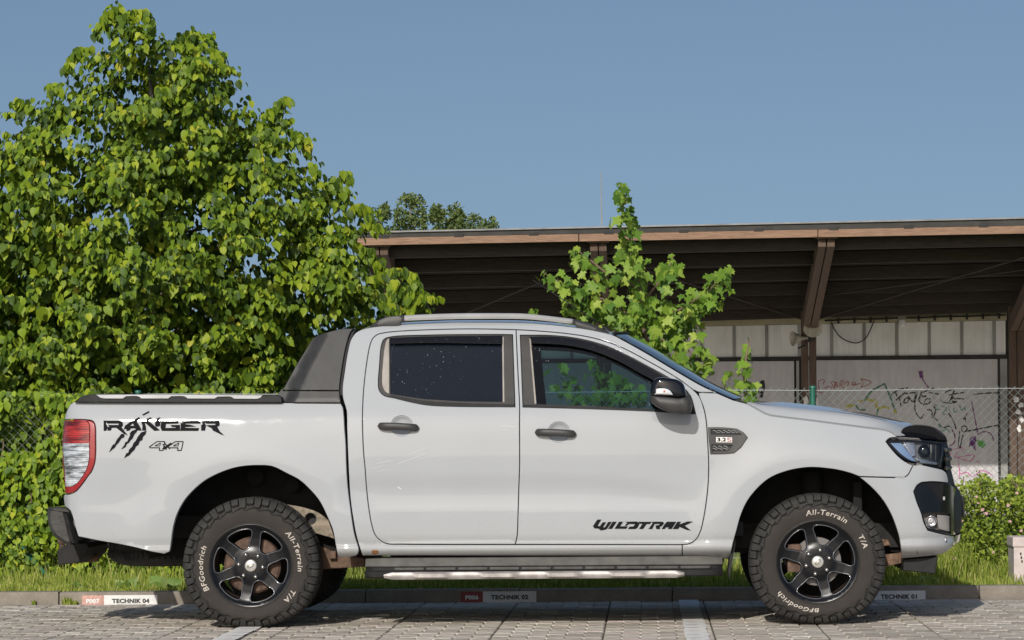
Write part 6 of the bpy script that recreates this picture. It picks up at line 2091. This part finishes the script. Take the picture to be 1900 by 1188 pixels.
def maple_t():
    half = [(-0.10, 0.16), (-0.06, 0.40), (0.16, 0.36), (0.20, 0.60), (0.48, 0.66), (0.46, 0.34), (0.62, 0.30), (0.66, 0.14), (0.80, 0.16)]
    V = [(0.0, 0, 0), (0.30, 0, 0), (1.05, 0, 0)]
    F_ = []
    for sg in (1, -1):
        b = len(V)
        V += [(u, sg * v, 0.0) for u, v in half]
        tri = [(0, b, b + 1), (0, b + 1, b + 2), (0, b + 2, 1), (1, b + 2, b + 3), (1, b + 3, b + 4), (1, b + 4, b + 5), (1, b + 5, b + 6), (1, b + 6, b + 7), (1, b + 7, b + 8), (1, b + 8, 2)]
        F_ += [t if sg < 0 else t[::-1] for t in tri]
    V = np.array(V, float)
    V[:, 2] = 0.25 * np.abs(V[:, 1]) - 0.30 * V[:, 0] ** 2 - 0.45 * V[:, 1] ** 2 + 0.04 * np.sin(9 * V[:, 1] + 5 * V[:, 0])
    return V, np.array(F_)
def small_t():
    V = np.array([(0, 0, 0), (0.35, 0.28, 0.06), (0.75, 0.22, 0.02), (1.0, 0, -0.08), (0.75, -0.22, 0.02), (0.35, -0.28, 0.06)], float)
    return V, np.array([(0, 2, 1), (0, 3, 2), (0, 4, 3), (0, 5, 4)])
T_LIND, T_MAPLE, T_SMALL = linden_t(), maple_t(), small_t()

def frames(tips, nrms):
    u = tips / np.linalg.norm(tips, axis=1, keepdims=True)
    n = nrms - u * (nrms * u).sum(1, keepdims=True)
    n /= np.maximum(np.linalg.norm(n, axis=1, keepdims=True), 1e-6)
    v = np.cross(n, u)
    return u, v, n
def leaf_cloud(name, P, tips, nrms, size, T, mat, parent, kind='stuff'):
    V, F_ = T
    u, v, n = frames(tips, nrms)
    W = P[:, None, :] + size[:, None, None] * (V[None, :, 0, None] * u[:, None, :] + V[None, :, 1, None] * v[:, None, :] + V[None, :, 2, None] * n[:, None, :])
    Fa = (F_[None] + (np.arange(len(P)) * len(V))[:, None, None]).reshape(-1, 3)
    o = mk(name, W.reshape(-1, 3), Fa, mat, parent, smooth=True)
    if kind: o['kind'] = kind
    return o
def leaf_objects(P, tips, nrms, size, T, mat, parent, name='leaf'):
    me = bpy.data.meshes.new(name)
    me.from_pydata([tuple(v) for v in T[0]], [], [tuple(int(i) for i in f) for f in T[1]])
    me.materials.append(mat)
    me.polygons.foreach_set('use_smooth', np.ones(len(me.polygons), bool))
    u, v, n = frames(tips, nrms)
    og = np.array(org(parent))
    for i in range(len(P)):
        o = bpy.data.objects.new(name, me); link(o, parent)
        s = size[i]
        p = P[i] - og
        o.matrix_local = Matrix(((u[i][0] * s, v[i][0] * s, n[i][0] * s, p[0]), (u[i][1] * s, v[i][1] * s, n[i][1] * s, p[1]), (u[i][2] * s, v[i][2] * s, n[i][2] * s, p[2]), (0, 0, 0, 1)))
def to_px(P):
    d = P[:, 1] + D0
    a = P[:, 0] * F_PX / d; b = (P[:, 2] - H_CAM) * F_PX / d
    c, s = math.cos(ROLL), math.sin(ROLL)
    return np.stack([PPX + a * c - b * s, PPY - (a * s + b * c)], 1)
def show_largest(P, nrms, size, n, cell=20.0, hide=None):
    """the leaves nearest the viewer in each small patch of the picture, biggest first"""
    q = to_px(P)
    ok = (q[:, 0] > 0) & (q[:, 0] < 1900) & (q[:, 1] > 0) & (q[:, 1] < 1188)
    if hide is not None: ok &= ~hide(q)
    idx = np.where(ok)[0]
    idx = idx[np.argsort(P[idx, 1])]
    seen_, pick = set(), []
    for i in idx:
        k = (int(q[i, 0] // cell), int(q[i, 1] // cell))
        if k in seen_: continue
        seen_.add(k); pick.append(i)
    nn = nrms[pick] / np.linalg.norm(nrms[pick], axis=1, keepdims=True)
    sc = size[pick] * (0.3 + np.abs(nn[:, 1]))
    pick = np.array(pick)[np.argsort(-sc)][:n]
    m = np.zeros(len(P), bool); m[pick] = True
    return m
def foliage(parent, P, tips, nrms, size, T, mat, mat1, n=300, hide=None, name='foliage'):
    m = show_largest(P, nrms, size, n, hide=hide)
    leaf_objects(P[m], tips[m], nrms[m], size[m], T, mat1, parent)
    return leaf_cloud(name, P[~m], tips[~m], nrms[~m], size[~m], T, mat, parent)
def behind_truck(q):
    """picture points the truck covers"""
    body = np.array([(95, 1060), (95, 945), (120, 760), (140, 740), (510, 735), (580, 625), (690, 600), (1130, 615), (1370, 745), (1690, 780), (1780, 900), (1780, 1040), (680, 1075), (640, 1130), (350, 1130), (345, 1045)], float)
    return inside(q, [body])

def poly_fill(poly, n, rg):
    poly = np.array(poly, float)
    lo, hi = poly.min(0), poly.max(0)
    out = []
    while len(out) < n:
        q = rg.uniform(lo, hi, (n * 2, 2))
        q = q[inside(q, [poly])]
        out += list(q)
    return np.array(out[:n])
def nz(v, f, o=0.0):
    return noise.noise(Vector((v[0] * f + o, v[1] * f - o, (v[2] if len(v) > 2 else 0) * f)))

# ---- the linden
rg = np.random.default_rng(11)
LPOLY = smooth([(-110, 270), (-40, 262), (0, 243), (25, 200), (60, 182), (100, 178), (98, 150), (128, 130), (126, 95), (165, 85), (178, 42), (208, 18), (240, 20), (268, 26), (300, 55), (318, 85), (345, 62), (390, 60), (402, 84), (418, 115),
               (432, 150), (448, 190), (480, 200), (515, 185), (540, 190), (540, 220), (562, 262), (585, 292), (582, 330), (602, 352), (618, 330), (645, 325), (640, 365), (672, 378), (694, 408), (690, 445), (668, 456), (698, 482), (700, 522), (735, 505),
               (762, 520), (795, 545), (815, 556), (780, 575), (745, 590), (700, 605), (620, 640), (575, 690), (545, 760), (520, 900), (-110, 930)], 12)
linden = thing('linden_tree', 'dense young linden tree with drooping heart shaped leaves behind the pickup bed', 'tree', (P3(300, 1000, 7.2).x, 7.2, 0.055))
tx = P3(300, 1000, 7.2).x
LC = np.array([P3(300, 560, 7.2)[:]])
NS = 5600
S_ = 24.2 / F_PX
starts = []
q = poly_fill(LPOLY, NS * 7, rg)
ed = edge_dist(q, [LPOLY]) * S_
for (px, py), e in zip(q, ed):
    if len(starts) >= NS: break
    h = 1.55 * math.sqrt(min(1.0, e / 1.5)) + 0.12
    h *= 1.0 + 0.75 * nz((px * .011, py * .013, 0.0), 1.0, 9.0) + 0.35 * nz((px * .03, py * .03, 0.0), 1.0, 4.0)
    u = rg.random()
    s = 1 - 0.5 * u * u if rg.random() < 0.62 else rg.uniform(-0.7, 0.8)
    Y = 7.2 - h * s
    p = P3(px, py, Y)
    if nz(p, 2.2) + 0.45 * nz(p, 5.0, 3.1) < -0.14: continue
    if s > 0.45 and nz(p, 3.4, 2.0) + 0.4 * nz(p, 7.0, 6.0) < 0.03: continue
    if rg.random() > 0.30 + 0.70 * float(sstep(0.0, 0.32, e)): continue
    starts.append((p, e, s))
P, TP, NR, SZ = [], [], [], []
for p, e, s in starts:
    p = np.array(p)
    out = p - np.array([tx, 7.2, p[2] - 0.5]); out /= np.linalg.norm(out) + 1e-6
    d = out + rg.normal(0, 0.45, 3); d[2] -= 0.15; d /= np.linalg.norm(d)
    L_ = rg.uniform(0.14, 0.30)
    k = rg.integers(5, 9)
    side0 = rg.choice([-1, 1])
    sd_ = np.cross(d, (0, 0, 1.0)); sd_ /= np.linalg.norm(sd_) + 1e-6
    for j in range(k):
        t = j / (k - 1)
        sg = side0 * (1 if j % 2 else -1)
        pos = p + d * (t - 0.5) * L_ + np.array([0, 0, -0.28 * (t - .2) ** 2 * L_]) + sd_ * sg * 0.02
        tip = np.array([0, 0, -0.95]) + d * 0.45 + sd_ * sg * 0.45 + rg.normal(0, 0.22, 3)
        nr = out * 0.75 + np.array([-0.10, -0.50, 0.40]) + sd_ * sg * 0.5 + rg.normal(0, 0.50, 3)
        P.append(pos); TP.append(tip); NR.append(nr)
        SZ.append((0.042 + 0.048 * rg.beta(1.5, 2.2)) * (0.72 if t > 0.8 else 1.0))
P, TP, NR, SZ = map(np.array, (P, TP, NR, SZ))
# shoots that break the outline
def shoot(pts, Y, k, size, sag=0.02):
    pts = resample(smooth(pts, 4, False), k)
    W = np.array([P3(a, b, Y)[:] for a, b in pts])
    A = [], [], [], []
    for j in range(k):
        d = W[min(j + 1, k - 1)] - W[max(j - 1, 0)]; d /= np.linalg.norm(d) + 1e-9
        sg = 1 if j % 2 else -1
        A[0].append(W[j] + rg.normal(0, 0.012, 3)); A[1].append(np.array([0.25 * sg, 0, -1.0]) + d * 0.35 + rg.normal(0, 0.2, 3))
        A[2].append(np.array([0.3 * sg, -1.0, 0.35]) + rg.normal(0, 0.3, 3)); A[3].append(size * rg.uniform(0.75, 1.15) * (0.7 if j > k * .85 else 1))
    return [np.array(a) for a in A]
SH = [([(120, 130), (140, 95), (160, 84)], 9), ([(175, 60), (200, 22), (225, 16)], 8), ([(225, 30), (262, 20), (278, 36)], 8), ([(320, 80), (350, 60), (372, 66), (395, 62)], 10), ([(395, 90), (412, 110), (424, 128)], 6),
      ([(60, 200), (42, 188), (20, 190)], 6), ([(110, 170), (96, 158), (92, 172)], 5), ([(490, 215), (520, 188), (542, 184)], 9), ([(545, 245), (565, 262), (572, 285)], 8), ([(575, 305), (590, 320)], 4), ([(600, 370), (622, 335), (645, 322), (650, 335)], 10),
      ([(640, 400), (662, 380), (682, 392), (696, 430)], 10), ([(690, 520), (730, 500), (770, 520), (780, 545), (815, 552)], 22), ([(770, 525), (760, 555), (768, 580)], 12), ([(735, 520), (725, 560), (740, 585)], 12), ([(655, 450), (690, 470), (700, 500)], 8),
      ([(640, 470), (655, 520), (700, 545), (720, 575)], 14), ([(700, 480), (712, 510)], 5)]
for pts, k in SH:
    a = shoot(pts, rg.uniform(6.3, 7.2), k * 3, 0.082)
    P = np.concatenate([P, a[0]]); TP = np.concatenate([TP, a[1]]); NR = np.concatenate([NR, a[2]]); SZ = np.concatenate([SZ, a[3]])
foliage(linden, P, TP, NR, SZ, T_LIND, M_LIND, M_LIND1, hide=behind_truck)
mb = MB()
base = Vector((tx, 7.2, 0.0))
mb.tube([base, base + Vector((0.03, 0, 0.8)), base + Vector((-0.02, 0.02, 1.9)), base + Vector((0.0, 0, 3.0)), base + Vector((-0.08, 0, 4.1))], [0.075, 0.065, 0.05, 0.03, 0.012], 10)
mb.build('trunk', M_BARK, linden, True)
for k in range(30):
    z = rg.uniform(0.4, 3.6)
    a = rg.uniform(0, 2 * math.pi)
    L_ = rg.uniform(0.9, 1.7) * (1 - (z / 5.0))
    p0 = base + Vector((0, 0, z)); dirv = Vector((math.cos(a), math.sin(a) * 0.8, 0.55))
    m = MB(); m.tube([p0, p0 + dirv * L_ * 0.5 + Vector((0, 0, 0.05)), p0 + dirv * L_ + Vector((0, 0, -0.06))], [0.022, 0.014, 0.005], 6)
    m.build('branch', M_TWIG, linden, True)
# ---- climber on the fence below it
climb = thing('climbing_shrub', 'low bright green climbing shrub growing through the fence below the linden', 'shrub', (P3(250, 1070, FY).x, FY + 0.15, 0.055))
CP = np.array([(-110, 735), (60, 722), (180, 735), (330, 745), (480, 760), (560, 800), (640, 900), (690, 1000), (695, 1075), (-110, 1085)], float)
q = poly_fill(CP, 22000, rg)
P, TP, NR, SZ = [], [], [], []
for px, py in q:
    if len(P) > 13000: break
    front = rg.random() < 0.7
    Y = rg.uniform(FY - 0.22, FY + 0.05) if front else rg.uniform(FY + 0.05, FY + 0.7)
    low = sstep(860, 1020, py)
    Y -= 0.45 * low * rg.random()
    p = np.array(P3(px, py, Y)[:])
    if p[2] < 0.06: continue
    nse = nz(p * np.array([1, .5, 1]), 3.1, 7.7) + 0.5 * nz(p, 8.0, 1.0)
    if front and nse < -0.02 - 0.35 * low: continue
    if front and px < 130 and py < 900 and nse < -0.10: continue
    P.append(p); TP.append(np.array([rg.normal(0, .5), -0.25, -0.8]) + rg.normal(0, .25, 3)); NR.append(np.array([-0.1, -1.0, 0.45]) + rg.normal(0, 0.42, 3))
    SZ.append(rg.uniform(0.034, 0.072) * (1 - 0.30 * low))
foliage(climb, *map(np.array, (P, TP, NR, SZ)), T_LIND, M_CLIMB, M_CLIMB1, hide=behind_truck)
for k in range(26):
    px = rg.uniform(-60, 640); m = MB()
    pts = [P3(px, 1078, FY - 0.05)]
    for j in range(5): pts.append(pts[-1] + Vector((rg.normal(0, 0.09), rg.normal(0, .03), rg.uniform(0.12, 0.28))))
    m.tube(pts, [0.008, 0.007, 0.006, 0.005, 0.004, 0.003], 5); m.build('stem', M_TWIG, climb, True)
# ---- shaded thicket behind the fence
rows_ = 15000
X = rg.uniform(P3(-300, 900, 9).x, P3(600, 900, 9).x, rows_); Yv = rg.uniform(6.1, 9.2, rows_); Z = rg.beta(1.2, 1.5, rows_) * 3.3 * (0.75 + 0.25 * np.sin(X * 2.1))
P = np.stack([X, Yv, Z + 0.06], 1)
thk = leaf_cloud('thicket', P, rg.normal(0, 0.5, (rows_, 3)) + np.array([0, -.2, -.8]), rg.normal(0, 0.6, (rows_, 3)) + np.array([0, -.7, .4]), rg.uniform(0.07, 0.12, rows_), T_LIND, M_LIND, None)

# ---- field maple in front of the shed
def maple(name, label, stems, twigs, n_each, size, Y, group=None, extra=None, seed=1):
    g = np.random.default_rng(seed)
    b = P3(*stems[0][0], Y)
    t = thing(name, label, 'tree', (b.x, Y, 0.055), group)
    A = [[], [], [], []]
    for k, st in enumerate(stems):
        dy = g.uniform(-0.25, 0.25) if k else 0.0
        pts = [P3(p[0], p[1], Y + dy * i / max(1, len(st) - 1)) for i, p in enumerate(st)]
        if k == 0: pts = [Vector((pts[0].x + 0.02, Y, 0.0))] + pts
        m = MB(); n = len(pts)
        m.tube(pts, list(np.linspace(0.024 if k == 0 else 0.011, 0.003, n)), 7); m.build('trunk' if k == 0 else 'branch', M_TWIG, t, True)
    for (st, cnt, spread) in twigs:
        cnt = max(4, int(cnt * 1.0))
        W = resample(smooth(st, 3, False), cnt)
        dyy = g.uniform(-0.3, 0.3)
        for j in range(cnt):
            e = g.normal(0, spread, 2)
            px, py = W[j] + e * (0.45 if j > cnt * .85 else 1.0)
            yy = Y + dyy + g.normal(0, 0.16)
            A[0].append(P3(px, py, yy)[:])
            sg = g.choice([-1, 1])
            A[1].append(np.array([sg * 0.55, -0.25, -0.8]) + g.normal(0, .3, 3)); A[2].append(np.array([0.4 * sg, -0.55, 0.6]) + g.normal(0, 0.5, 3))
            A[3].append(size * g.uniform(0.6, 1.15) * (0.6 if j > cnt * .9 else 1.0))
    foliage(t, *map(np.array, A), T_MAPLE, M_MAPLE, M_MAPLE1, hide=behind_truck)
    return t
MS = [[(1215, 700), (1205, 650), (1194, 608), (1192, 550), (1180, 504), (1171, 468), (1167, 426), (1157, 391), (1150, 341)], [(1181, 596), (1132, 560), (1051, 532), (1005, 504)], [(1178, 532), (1121, 504), (1086, 475), (1065, 461)], [(1192, 564), (1225, 520), (1245, 490), (1250, 475)],
      [(1196, 603), (1263, 574), (1316, 539), (1351, 500)], [(1207, 656), (1227, 631), (1263, 625), (1291, 673), (1300, 701)], [(1200, 640), (1150, 630), (1080, 600)]]
MT = [([(1192, 560), (1180, 504), (1171, 468), (1167, 426), (1157, 391), (1150, 341)], 70, 9), ([(1175, 500), (1165, 430), (1150, 395)], 46, 15), ([(1190, 600), (1132, 565), (1051, 535), (1005, 504)], 95, 14), ([(1150, 600), (1090, 580), (1050, 560)], 55, 16), ([(1178, 532), (1121, 510), (1086, 480), (1065, 461)], 55, 13),
      ([(1185, 580), (1225, 530), (1245, 490), (1250, 475)], 50, 12), ([(1196, 603), (1263, 574), (1316, 545), (1351, 500)], 95, 14), ([(1230, 600), (1290, 570), (1330, 560)], 50, 16), ([(1195, 640), (1240, 630), (1285, 660), (1300, 700)], 90, 18), ([(1190, 620), (1220, 660), (1270, 690)], 80, 20),
      ([(1150, 630), (1190, 600), (1240, 610), (1290, 600)], 95, 18), ([(1040, 690), (1048, 720), (1060, 748)], 20, 14), ([(1105, 690), (1135, 720), (1180, 735)], 60, 16), ([(1060, 745), (1120, 740), (1200, 738)], 60, 12), ([(990, 575), (1000, 577)], 4, 3), ([(1340, 505), (1352, 499)], 8, 3), ([(1142, 360), (1150, 343), (1156, 350)], 8, 4)]
maple('maple_tree', 'slender young maple with lobed leaves standing in front of the open shed', MS, MT, 1, 0.086, 6.7, seed=21)
maple('maple_sapling', 'small maple sapling with a bare thin stem beside the windscreen', [[(1388, 742), (1380, 690), (1386, 655), (1391, 630)]], [([(1391, 628), (1387, 645), (1390, 665)], 6, 3), ([(1383, 670), (1390, 690), (1386, 705)], 5, 5), ([(1345, 690), (1365, 685)], 4, 4), ([(1345, 722), (1370, 712), (1395, 724)], 24, 12), ([(1370, 735), (1390, 730), (1405, 742)], 16, 9)], 1, 0.075, 6.3, seed=5)

# ---- wild rose at the right
rose = thing('wild_rose', 'wild rose bush with small leaves and pale pink flowers by the fence', 'bush', (P3(1850, 1060, 4.6).x, 4.6, 0.055))
q = poly_fill(smooth([(1752, 930), (1768, 905), (1800, 895), (1830, 884), (1850, 905), (1872, 880), (1900, 888), (1960, 880), (2060, 900), (2060, 1062), (1745, 1062), (1748, 1000)], 10), 19000, rg)
P, TP, NR, SZ = [], [], [], []
for px, py in q:
    Y = rg.uniform(4.05, 5.1)
    p = np.array(P3(px, py, Y)[:])
    if p[2] < 0.05 or nz(p, 5.5, 2.0) + 0.4 * nz(p, 13.0) < -0.24: continue
    P.append(p); TP.append(rg.normal(0, .6, 3) + np.array([0, -.2, .1])); NR.append(np.array([-.1, -.8, .7]) + rg.normal(0, .5, 3)); SZ.append(rg.uniform(0.018, 0.042))
for k in range(22):                                # arching shoots over the outline
    px = rg.uniform(1765, 1990); top = rg.uniform(868, 900)
    W = resample(smooth([(px, 960), (px + rg.normal(0, 8), 920), (px + rg.normal(0, 14), top)], 4, False), 16)
    Y = rg.uniform(4.2, 4.9)
    for a, b in W:
        P.append(np.array(P3(a + rg.normal(0, 3), b, Y)[:])); TP.append(rg.normal(0, .6, 3)); NR.append(np.array([-.1, -.8, .7]) + rg.normal(0, .5, 3)); SZ.append(rg.uniform(0.016, 0.034))
    m = MB(); m.tube([P3(a, b, Y) for a, b in W[::3]], 0.004, 5); m.build('stem', M_TWIG, rose, True)
foliage(rose, *map(np.array, (P, TP, NR, SZ)), T_SMALL, M_ROSE, M_ROSE1)
M_PINK = simple('rose_petal', (0.72, 0.42, 0.45), 0.6, var=0.15, scale=40)
M_YOLK = simple('rose_centre', (0.6, 0.45, 0.08), 0.7)
def flower_mesh():
    V = []; F_ = []; mi = []
    for k in range(5):
        a = 2 * math.pi * k / 5
        b = len(V)
        for r, da, z in ((0.15, 0, 0.05), (0.6, -0.5, 0.18), (1.0, -0.32, 0.10), (0.93, 0, 0.14), (1.0, 0.32, 0.10), (0.6, 0.5, 0.18)):
            V.append((r * math.cos(a + da), r * math.sin(a + da), z))
        F_ += [(b, b + 1, b + 2, b + 3), (b, b + 3, b + 4, b + 5)]; mi += [0, 0]
    b = len(V)
    V += [(0.24 * math.cos(a), 0.24 * math.sin(a), 0.14) for a in np.linspace(0, 2 * math.pi, 7)[:-1]] + [(0, 0, 0.24)]
    F_ += [(b + i, b + (i + 1) % 6, b + 6) for i in range(6)]; mi += [1] * 6
    me = bpy.data.meshes.new('flower'); me.from_pydata(V, [], F_); me.materials.append(M_PINK); me.materials.append(M_YOLK)
    me.polygons.foreach_set('material_index', mi); return me
FM = flower_mesh()
for (px, py, s) in ((1823, 946, .020), (1830, 953, .024), (1871, 938, .022), (1874, 968, .022), (1785, 967, .019), (1770, 1036, .028), (1843, 1025, .018), (1887, 915, .018), (1812, 922, .016), (1815, 934, .015), (1895, 985, .02)):
    o = bpy.data.objects.new('flower', FM); link(o, rose)
    p = P3(px, py, 4.02); o.location = p - Vector(rose.location); o.scale = (s * .62, s * .62, s * .62); o.rotation_euler = (R(60 + rg.uniform(-20, 20)), 0, rg.uniform(-.6, .6))

# ---- grass strip
def blades(n, xr, yr, hr, lean=0.35, zf=0.053):
    g = rg
    X = g.uniform(*xr, n); Y = g.uniform(*yr, n)
    h = g.uniform(*hr, n)
    tuft = np.array([0.60 + 0.9 * nz((x, y), 2.3, 5.0) + 0.5 * nz((x, y), 7.0, 2.0) for x, y in zip(X, Y)])
    h = h * np.clip(tuft + 0.3, 0.45, 1.5)
    a = g.uniform(0, 2 * math.pi, n); l = g.uniform(0.1, lean, n) * h
    w = g.uniform(0.0018, 0.0042, n)
    wa = g.uniform(-0.9, 0.9, n)
    wx, wy = np.cos(wa) * w, np.sin(wa) * w
    z0 = np.full(n, zf)
    V = np.zeros((n, 5, 3))
    V[:, 0] = np.stack([X - wx, Y - wy, z0], 1); V[:, 1] = np.stack([X + wx, Y + wy, z0], 1)
    mx, my = X + np.cos(a) * l * .35, Y + np.sin(a) * l * .35
    V[:, 2] = np.stack([mx - wx * .8, my - wy * .8, z0 + h * .6], 1); V[:, 3] = np.stack([mx + wx * .8, my + wy * .8, z0 + h * .6], 1)
    V[:, 4] = np.stack([X + np.cos(a) * l, Y + np.sin(a) * l, z0 + h], 1)
    Fq = np.array([(0, 1, 3), (0, 3, 2), (2, 3, 4)])
    Fa = (Fq[None] + (np.arange(n) * 5)[:, None, None]).reshape(-1, 3)
    return V.reshape(-1, 3), Fa
sets = [blades(30000, (-5.2, 4.6), (2.66, 4.3), (0.022, 0.068)), blades(13000, (-5.2, 4.8), (4.2, 6.2), (0.05, 0.15)), blades(7500, (1.2, 4.6), (3.4, 5.0), (0.10, 0.30), 0.5), blades(2200, (-4.4, 3.0), (2.65, 2.76), (0.03, 0.075)), blades(1500, (-1.6, 1.6), (3.2, 4.6), (0.06, 0.13)), blades(90, (P3(116, 1110, 2.5).x, P3(143, 1110, 2.5).x), (2.49, 2.525), (0.03, 0.085), 0.5, 0.0), blades(40, (P3(60, 1110, 2.5).x, P3(66, 1110, 2.5).x), (2.49, 2.525), (0.02, 0.05), 0.5, 0.0),
        blades(700, (-4.4, 3.0), (3.4, 4.8), (0.10, 0.24), 0.6)]
VV = np.concatenate([s[0] for s in sets]); off_ = np.cumsum([0] + [len(s[0]) for s in sets[:-1]])
FF = np.concatenate([s[1] + o for s, o in zip(sets, off_)])
mk('grass', VV, FF, M_GRASS, None, kind='stuff')
# broad leaved weeds on the verge
M_WEED, M_WEED1 = leaf_pair('dock_leaf', [(0.0, (0.13, 0.22, 0.04)), (1.0, (0.28, 0.36, 0.12))])
for i, (px, py, s, lab) in enumerate(((235, 1088, 0.085, 'broad leaved weed in the grass above the sunlit bay plate'), (303, 1084, 0.11, 'broad leaved weed in the grass close to the rear tyre'), (1723, 1082, 0.07, 'dark spiky weed at the kerb in the shadow of the bumper'), (140, 1085, 0.06, 'small weed clump in the grass at the left'))):
    p = P3(px, py, 3.2)
    w = thing('weed', lab, 'weed', (p.x, 3.2, 0.055), 'weeds on the verge')
    n = 9
    a = np.linspace(0, 2 * math.pi, n, endpoint=False)
    PP = np.stack([p.x + 0.01 * np.cos(a), 3.2 + 0.01 * np.sin(a), np.full(n, 0.06)], 1)
    tips = np.stack([np.cos(a), np.sin(a) * .7, np.full(n, 0.75)], 1) + rg.normal(0, .15, (n, 3))
    leaf_objects(PP, tips, np.stack([np.cos(a) * .3, -0.9 + 0 * a, np.full(n, .5)], 1), s * rg.uniform(.8, 1.3, n), T_LIND if i != 2 else T_SMALL, M_WEED1, w)

# ---- poplars and far scrub behind the shed
for i, (pts, lab) in enumerate(((((672, 430), (688, 384), (700, 390), (712, 376), (722, 388), (730, 430)), 'leftmost far poplar, half hidden by the linden'), (((728, 430), (734, 385), (744, 366), (762, 360), (780, 363), (790, 385), (792, 430)), 'tallest and broadest far poplar above the shed roof'),
                                (((797, 430), (799, 390), (808, 380), (820, 385), (832, 430)), 'narrow far poplar right of the tallest poplar'), (((828, 430), (832, 386), (845, 378), (858, 388), (864, 430)), 'far poplar in the middle of the right hand trio'), (((864, 430), (868, 402), (880, 393), (893, 404), (905, 410), (912, 404), (923, 416), (926, 430)), 'lowest far poplar at the right end of the row'))):
    YP = 78 + 3 * i
    cx = sum(p[0] for p in pts) / len(pts)
    b = P3(cx, 800, YP)
    t = thing('poplar_tree', lab, 'tree', (b.x, YP, 0.055), 'far poplars behind the shed')
    poly = [(pts[0][0], 560), *pts, (pts[-1][0], 560)]
    n = 6500
    q = poly_fill(smooth(poly, 6), n, rg)
    half = (pts[-1][0] - pts[0][0]) * 0.5 * (YP + D0) / F_PX
    P = []
    for px, py in q:
        s = rg.uniform(-1, 1); p = P3(px, py, YP + s * half)
        if nz(p, 2.4, i * 3.0) < -0.13: continue
        P.append(p[:])
    P = np.array(P); n = len(P)
    leaf_cloud('crown', P, rg.normal(0, .6, (n, 3)), rg.normal(0, .6, (n, 3)) + np.array([0, -.6, .4]), rg.uniform(0.07, 0.15, n), T_SMALL, M_POPL, t)
    m = MB(); m.tube([Vector((b.x, YP, 0)), Vector((b.x + 0.1, YP, 4)), P3(cx, pts[len(pts) // 2][1] + 12, YP)], [0.18, 0.12, 0.02], 8); m.build('trunk', M_BARK, t, True)
n = 16000
X = rg.uniform(-75, 70, n); Yv = rg.uniform(105, 125, n); Z = rg.beta(1.1, 1.4, n) * (2.6 + 0.9 * np.sin(X * .21) + 0.6 * np.sin(X * .83))
leaf_cloud('far_scrub', np.stack([X, Yv, Z], 1), rg.normal(0, .6, (n, 3)), rg.normal(0, .6, (n, 3)) + np.array([0, -.6, .4]), rg.uniform(0.25, 0.5, n), T_SMALL, M_POPL, None)
# litter on the paving
tw = MB(); tw.tube([P3(1714, 1175, -0.72), P3(1722, 1172, -0.72), P3(1735, 1174, -0.72), P3(1760, 1177, -0.72), P3(1789, 1180, -0.72)], [0.004, 0.005, 0.005, 0.004, 0.003], 6)
dz = min(v[2] for v in tw.V)
tw.V = [(v[0], v[1] + (v[2] - dz) * -2.2, 0.004 + 0.25 * (v[2] - dz)) for v in tw.V]
o = tw.build('twig', M_GAP, None, True); tag(o, 'thin dark broken twig lying on the paving before the front wheel', 'twig')
def bit(px, py, Y, w, h, label, mat):
    z0 = 0.006
    d = H_CAM * F_PX / (py - PPY + (px - PPX) * 0.00663) - D0
    x, _ = unproj(px, py, d)
    V = [(x + w * c, d + h * s, z0 + 0.003 * k) for (c, s), k in zip(((-1, -.6), (.2, -1), (1, -.2), (.6, 1), (-.7, .8)), (0, 1, 0, 2, 1))]
    o = mk('paper_scrap', V + [(x, d, z0 + 0.006)], [(0, 1, 5), (1, 2, 5), (2, 3, 5), (3, 4, 5), (4, 0, 5)], mat); tag(o, label, 'paper scrap', 'paper scraps on the paving')
bit(606, 1152, 0, 0.014, 0.010, 'white paper scrap in the truck shadow near the rear wheel', M_PAPER)
bit(1838, 1119, 0, 0.012, 0.012, 'white paper scrap at the kerb foot right of the shadow', M_PAPER)
bit(1862, 1125, 0, 0.010, 0.010, 'small pale scrap on sunlit paving near the right edge', M_PAPER)
bit(1740, 1177, 0, 0.007, 0.007, 'tiny white scrap lying against the twig', M_PAPER)
